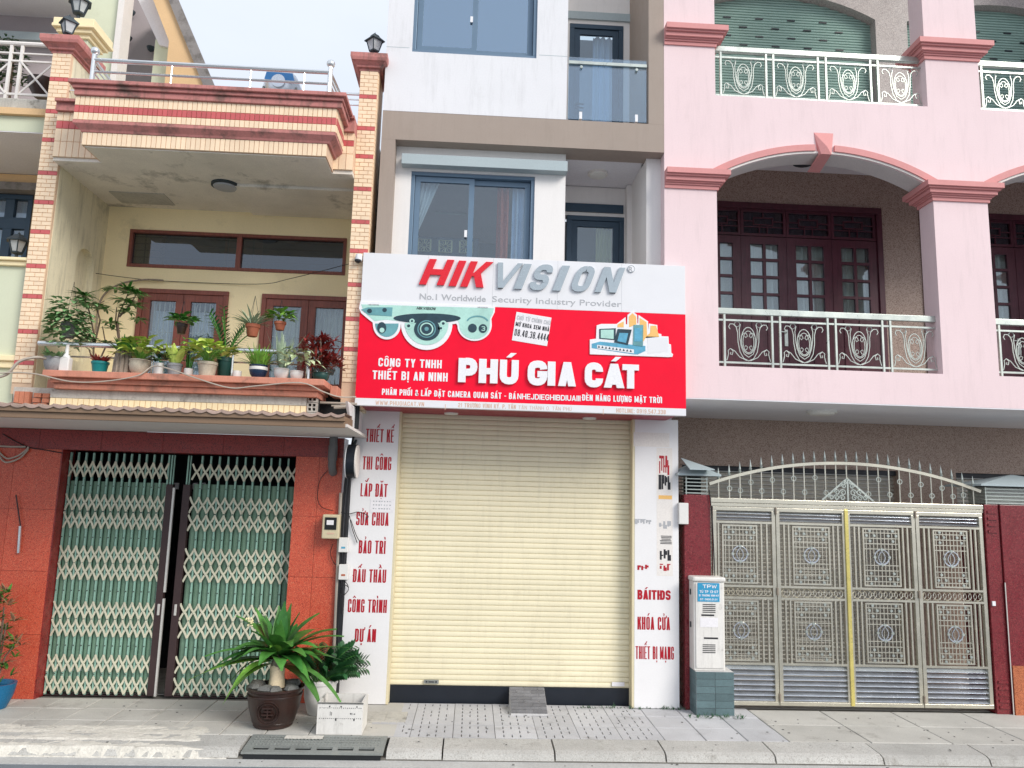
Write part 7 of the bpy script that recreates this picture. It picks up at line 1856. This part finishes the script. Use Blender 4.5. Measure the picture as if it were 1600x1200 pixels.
# ---------------- white pot with ZZ plant
Y1 = -.38; X1_ = P(500, 1080, Y1)[0]
zp_ = thing('glossy_leaf_potted_plant', 'white round pot with dark glossy paired leaflets behind the white foam box', 'potted plant', (X1_, Y1, 0))
rw = (P(528, 1065, Y1)[0]-P(474, 1065, Y1)[0])/2; ph2 = P(500, 1060, Y1)[1]
part('pot', MB().lathe((X1_, Y1, 0), [(rw*.60, 0), (rw*.66, .01), (rw*.90, ph2*.5), (rw*.93, ph2*.86), (rw*1.0, ph2*.88), (rw*1.02, ph2*.97), (rw*.97, ph2), (rw*.88, ph2), (rw*.86, ph2*.88), (.002, ph2*.9)], 30), m_wpot, zp_, smooth=True)
b = MB(); b2 = MB()
for (az, el, L) in ((180, 70, .40), (165, 58, .44), (200, 80, .46), (90, 85, .42), (20, 62, .50), (0, 50, .56), (-10, 66, .52), (10, 38, .52), (-60, 75, .40), (-120, 72, .40), (60, 70, .5), (130, 65, .42), (-30, 55, .48), (350, 78, .55), (190, 60, .5), (30, 75, .55), (-45, 45, .42), (-100, 55, .38), (-75, 62, .46), (-20, 42, .5), (15, 55, .5), (-140, 60, .4), (45, 58, .5), (-5, 60, .5), (-55, 80, .5), (110, 75, .5)):
    L *= .80; a, e = math.radians(az+rnd(-8, 8)), math.radians(el); d = Vector((math.cos(a)*math.cos(e), math.sin(a)*math.cos(e), math.sin(e)))
    p = Vector((X1_+math.cos(a)*.06, Y1+math.sin(a)*.06, ph2*.9)); pts = [tuple(p)]; n = 14; L *= 1.0
    for i in range(n):
        p = p+d*(L/n); d = (d+Vector((math.cos(a)*.05, math.sin(a)*.05, -.035))).normalized(); pts.append(tuple(p))
        if i > 2:
            sd = Vector((math.sin(a)*.3, -1, 0)).cross(d).normalized() if i % 1 == 0 else None
            for s in (1, -1): b.leaf(p, sd*s*.8+d*.7+Vector((0, -.3, 0)), .10*(1-i*.015), .052, .3, 3, .15)
    b2.tube(pts, .008, 5, r1=.003)
part('foliage', b, m_lfd, zp_, smooth=True); part('stalks', b2, m_lf, zp_)
# ---------------- white foam box
xq0, yq0 = G(497, 1143); xq1, yq1 = G(565, 1149)
fb = thing('foam_box', 'white open-topped crate-like box with dotted black marks in front of the plants', 'box', ((xq0+xq1)/2, yq0+.17, 0))
bx0_, bx1_, by0, by1 = xq0, xq1, yq1+.0, yq1+.36; bz = P(531, 1098, by0)[1]
b = MB(); tck = .02
b.v = []
b.box(bx0_, bx1_, by0, by0+tck, .003, bz).box(bx0_, bx1_, by1-tck, by1, .003, bz).box(bx0_, bx0_+tck, by0+tck, by1-tck, .003, bz-.001).box(bx1_-tck, bx1_, by0+tck, by1-tck, .003, bz-.001).box(bx0_+tck, bx1_-tck, by0+tck, by1-tck, .003, .03)
part('box_body', b, m_cab, fb)
part('soil', MB().box(bx0_+tck, bx1_-tck, by0+tck, by1-tck, .03, bz*.7), m_soil, fb)
b = MB(); random.seed(8)
for (zr, st_) in ((bz-.05, .018), (bz*.50, .018)):
    x = bx0_+.02
    while x < bx1_-.02: b.box(x, x+.007, by0-.0015, by0-.0003, zr+rnd(-.002, .002), zr+.006); x += st_
for (fx, fz, w_, h_) in ((.28, .60, .004, .035), (.31, .60, .004, .03), (.72, .64, .012, .012), (.76, .62, .004, .02), (.80, .64, .014, .008), (.5, .86, .014, .01), (.25, .86, .012, .012), (.85, .86, .012, .01), (.4, .44, .012, .02), (.8, .44, .012, .02)):
    x = bx0_+(bx1_-bx0_)*fx; b.box(x, x+w_, by0-.0015, by0-.0003, bz*fz, bz*fz+h_)
o = part('dotted_marks', b, m_ink, fb); o['kind'] = 'stuff'
b = MB().box(bx0_-.002, bx1_+.002, by0-.004, by0+.001, bz-.012, bz+.002); part('dark_rim', b, m_stone, fb)
# ---------------- shrub at the left edge in a blue pot
Y2 = -.35; X2 = P(-8, 1075, Y2)[0]
lb = thing('edge_shrub', 'green and reddish shrub in a blue pot at the left edge of the pavement', 'shrub', (X2, Y2, 0))
part('pot', MB().lathe((X2, Y2, 0), [(.12, 0), (.17, .12), (.185, .20), (.19, .24), (.165, .24), (.15, .2), (.002, .2)], 24), m_bluepot, lb, smooth=True)
b = MB(); b2 = MB(); b3 = MB(); random.seed(9)
for k in range(80):
    px_ = rnd(-55, 22); py_ = rnd(925, 1040); x_, z_ = P(px_, py_, Y2+rnd(-.15, .15))
    bush(b if rnd(0, 1) > .35 else b3, (x_, Y2+rnd(-.15, .15), z_), 5, .12, .038, (1, .8), .3, .6, .01)
    if k % 6 == 0: b3_ = b2.tube([(X2, Y2, .2), ((X2+x_)/2, Y2, .5), (x_, Y2, z_)], .008, 4)
for (a, c) in ((25, 1040), (30, 1050), (10, 1065), (38, 992), (40, 1000), (22, 920), (15, 935), (36, 965)):
    x_, z_ = P(a-14, c+6, Y2); bush(b if c > 1000 else b3, (x_, Y2, z_), 5, .13, .035, (.9, .4), .4, .4, .01)
part('foliage', b, m_lf, lb); part('red_foliage', b3, mat('bronze_tinged_leaf', (.30,.17,.10), .4, var=.4, vs=12), lb); part('trunk', b2, m_stem, lb)

# ================================================================== CABLES, METERS, PIPES
def cable(name, lab, lines, r, mt, Y, cat='cable', group=None):
    b = MB()
    for L in lines:
        pts = []
        for q in L: yv = q[2] if len(q) > 2 else Y; x_, z_ = P(q[0], q[1], yv); pts.append(Vector((x_, yv, z_)))
        sm_ = []
        for i in range(len(pts)-1):
            p0, p1, p2, p3 = pts[max(i-1, 0)], pts[i], pts[i+1], pts[min(i+2, len(pts)-1)]
            for k in range(5):
                s = k/5; sm_.append(.5*((2*p1)+(p2-p0)*s+(2*p0-5*p1+4*p2-p3)*s*s+(3*p1-p0-3*p2+p3)*s**3))
        sm_.append(pts[-1]); b.tube(sm_, r, 5)
    return solo(name, b, mt, lab, cat, group, smooth=True)
cable('cable', 'thick dusty hose curving from the left edge over the ledge end', [[(-20, 592, -1.2), (10, 585, -1.2), (30, 565, -1.2), (55, 558, -1.18), (72, 560, -1.1)]], .015, m_cablew, -1.2)
cable('cable', 'thin beige wire hanging in loops across the salmon ledge', [[(0, 583, -1.22), (30, 582, -1.22), (60, 585, -1.2), (110, 596, -1.2), (160, 596, -1.2), (215, 587, -1.2), (240, 572, -1.16), (270, 578, -1.2), (310, 592, -1.2), (360, 606, -1.2), (400, 603, -1.2), (470, 598, -1.2), (505, 612, -1.15), (530, 620, -1.1), (556, 620, -1.0)]], .007, m_cablew, -1.2)
cable('cable', 'black wire strung over the balcony from the side wall to the sign', [[(88, 415, .2), (150, 427, .4), (210, 435, .5), (255, 439, .53), (400, 444, .5), (455, 435, .3), (562, 408, -.6)]], .004, m_cable, .3)
cable('cable', 'bent brown conduit on the cream wall above the white-curtained door', [[(150, 520, .49), (154, 480, .49), (165, 458, .49), (190, 443, .49), (225, 437, .49), (255, 438, .49)]], .012, m_bark, .5, 'conduit')
cable('cable', 'coil of grey cables on the orange wall at the top left', [[(-5, 702, -.03), (10, 716, -.03), (28, 712, -.03), (42, 702, -.03), (44, 698, -.03)], [(-5, 706, -.03), (8, 722, -.03), (30, 716, -.03), (44, 702, -.03)], [(0, 697, -.03), (20, 698, -.03), (40, 698, -.03)]], .010, m_cablew, -.03)
cable('cable', 'thin black wire running along the dark lintel at the left', [[(4, 678, -.02), (25, 690, -.02), (45, 699, -.02), (70, 703, -.02), (98, 708, -.02)]], .006, m_cable, -.02)
cable('cable', 'black cable bundle down the gap beside the left white panel', [[(560, 620, -.6), (556, 660, -.35), (549, 700, -.12), (540, 750, -.06), (536, 800, -.05), (533, 850, -.05), (531, 900, -.05), (528, 960, -.05), (527, 1010, -.05)], [(551, 690, -.15), (545, 760, -.06), (540, 830, -.05), (536, 900, -.05), (534, 960, -.05)]], .014, m_cable, -.05)
cable('cable', 'loose black wires looping over the left white panel', [[(532, 800), (545, 803), (560, 800), (575, 806), (572, 812)], [(546, 806), (550, 825), (558, 848)], [(548, 812), (556, 835), (562, 846)], [(534, 905), (542, 912), (544, 922), (536, 930), (532, 922), (538, 914), (545, 918)]], .0045, m_cable, -.05)
cable('cable', 'thin dark wire looping on the orange wall above the meter box', [[(512, 735), (500, 750), (496, 775), (502, 792), (520, 798)], [(520, 850), (516, 865), (522, 880), (530, 885)]], .004, m_cable, -.03)
b = MB(); pts = [P(533, 770, -.035), P(526, 1000, -.035)]
b.tube([(pts[0][0], -.035, pts[0][1]), (pts[1][0]-.01, -.035, pts[1][1]-.4)], .022, 8)
solo('wall_conduit', b, m_cablew, 'dusty vertical conduit between the orange wall and the left white panel', 'conduit', smooth=True)
# drain pipe stub
X, Z = P(521, 692, -.10); X_, Z_ = P(521, 728, -.10)
dp = thing('drain_pipe', 'grey plastic drain pipe stub under the right end of the tiled canopy', 'pipe', (X, -.1, Z_))
part('pipe', MB().tube([(X, -.10, Z+.10), (X, -.10, Z_), (X, -.05, Z_-.05), (X, .0, Z_-.07)], .045, 12), m_pipe, dp, smooth=True)
part('collar', MB().tube([(X, -.10, Z-.03), (X, -.10, Z_+.06)], .052, 12), m_pipe, dp, smooth=True)
# electricity meter
q = R(503, 804, 530, 842, -.14)
me_ = thing('electric_meter', 'beige electricity meter with a dark window on the orange wall', 'meter', ((q[0]+q[1])/2, -.05, q[2]))
part('housing', MB().box(q[0], q[1], -.14, -.003, q[2], q[3]), m_meter, me_, bevel=.012)
hz_ = q[3]-q[2]; part('meter_window', MB().box(q[0]+.03, q[1]-.03, -.147, -.1405, q[2]+hz_*.38, q[3]-.03), m_dark, me_)
part('dial', MB().box(q[0]+.05, q[1]-.06, -.150, -.1475, q[3]-.11, q[3]-.06), m_paper, me_)
part('marking', MB().box(q[0]+.06, q[1]-.05, -.143, -.1405, q[2]+.05, q[2]+.065), m_tan, me_)
for (t_, b__, lab) in ((840, 863, 'upper small white junction box with a blue mark beside the left panel'), (882, 906, 'lower small white junction box below the first, beside the left panel')):
    q = R(529, t_, 544, b__, -.10); jb = thing('junction_box', lab, 'junction box', (q[0], -.1, q[2]))
    part('case', MB().box(q[0], q[1], -.10, -.03, q[2], q[3]), m_wpot, jb, bevel=.006)
    part('mark', MB().box(q[0]+.03, q[1]-.03, -.102, -.1005, q[2]+.04, q[2]+.06), m_blueprint if t_ == 840 else m_terra, jb)
# round box sign seen edge-on, and the white end board of the canopy
X, Z = P(551, 721, -.18); rz_ = (P(551, 695, -.18)[1]-P(551, 748, -.18)[1])/2
rs_ = thing('round_box_sign', 'round black-rimmed box sign seen edge-on beside the top of the left white panel', 'sign', (X, -.18, Z))
def xdisc(c, r_, x0_, x1_, n=28):
    b = MB()
    for xx in (x0_, x1_):
        for k in range(n): a = 2*PI*k/n; b.v.append((xx, c[1]+r_*math.cos(a), c[2]+r_*math.sin(a)))
    b.f = [tuple(range(n)), tuple(range(n, 2*n))[::-1]]+[(k, n+k, n+(k+1) % n, (k+1) % n) for k in range(n)]; return b
xr_ = Matrix.Rotation(0, 3, 'Z')
part('drum', xdisc((X, -.20, Z), rz_, X-.045, X+.045), m_black, rs_, smooth=True)
part('face', xdisc((X, -.20, Z), rz_*.97, X+.046, X+.06), m_trimw, rs_, smooth=True); part('face', xdisc((X, -.20, Z), rz_*.99, X-.055, X-.046), m_lwhite, rs_, smooth=True)
part('bracket', MB().beam((X, -.2, Z+rz_*.8), (X, -.02, Z+rz_*1.3), .025).beam((X, .0, Z), (X, -.2, Z), .025), m_lamp, rs_)
wb = MB(); Xe = P(556, 672, -.45)[0]
wb.v = [(Xe-.02, -1.10, 3.12), (Xe-.02, -.05, 3.12), (Xe-.02, -.05, 2.86), (Xe-.02, -.75, 2.86), (Xe+.005, -1.10, 3.12), (Xe+.005, -.05, 3.12), (Xe+.005, -.05, 2.86), (Xe+.005, -.75, 2.86)]
wb.f = [(0,1,2,3),(4,7,6,5),(0,4,5,1),(1,5,6,2),(2,6,7,3),(3,7,4,0)]
solo('end_board', wb, m_panel, 'white board closing the right end of the tiled canopy under the sign corner', 'board')
# stick-on bar on the orange wall
b = MB(); x_, z_ = P(25, 773, -.03); x2, z2 = P(32, 822, -.03); x3, z3 = P(29, 864, -.03)
b.beam((x_, -.03, z_), (x2, -.03, z2), .010)
hk = solo('wall_rod', b, m_bpost, 'thin dark rod with a steel holder on the orange wall at the left', 'rod')
part('holder', MB().beam((x2, -.03, z2), (x3, -.03, z3), .022), m_steel, hk)
# white metal bits on the left gate post of the pink house
cable('cable', 'black wire hanging at the left edge of the metal gate', [[(1108, 765), (1112, 800), (1114, 830), (1117, 900)]], .006, m_cable, -.06)
q = R(1061, 797, 1076, 812, -.08); jb = thing('junction_box', 'small white box tucked between the right white panel and the maroon post', 'junction box', (q[0], -.08, q[2])); part('case', MB().box(q[0], q[1], -.08, -.01, q[2]-.05, q[3]+.08), m_wpot, jb, bevel=.006)
# grey awning scrap above the left gate post
x_, z_ = P(1064, 705, -.05)
b = MB(); w0 = P(1066, 700, 0)[0]; w1 = P(1104, 738, 0)[0]; zA, zB = P(1066, 716, 0)[1], P(1090, 736, 0)[1]
b.v = [(w0, .05, zA), (w0, -.3, zB), (w1, -.3, zB), (w1, .05, zB+.02), (w0, .06, zA+.01), (w0, -.3, zB+.012), (w1, -.3, zB+.012), (w1, .06, zB+.032)]
b.f = [(0,1,2,3),(4,7,6,5),(0,4,5,1),(1,5,6,2),(2,6,7,3),(3,7,4,0)]
solo('metal_flap', b, m_greybar, 'small grey metal flap above the left gate post', 'flap')
# weeds and litter along the wall foot
b = MB(); random.seed(12)
for k in range(90):
    x_ = rnd(1.2, 2.9) if k < 60 else rnd(2.35, 2.95); y_ = rnd(-.06, -.01) if k < 60 else rnd(-.40, -.28)
    bush(b, (x_, y_, 0), 4, rnd(.02, .06), .008, (1, 1), .8, .5, .01)
o = solo('weeds', b, m_lfd, '', ''); del o['label']; del o['category']; o['kind'] = 'stuff'
b = MB()
for k in range(160):
    x_ = rnd(-5, 5.5); y_ = rnd(-1.6, -.05); s = rnd(.004, .014); z_ = 0 if y_ > -1.12 else (.0 if y_ > -1.42 else -.09)
    b.box(x_, x_+s*1.5, y_, y_+s, z_, z_+s*.5)
o = solo('litter', b, m_stone, '', ''); del o['label']; del o['category']; o['kind'] = 'stuff'
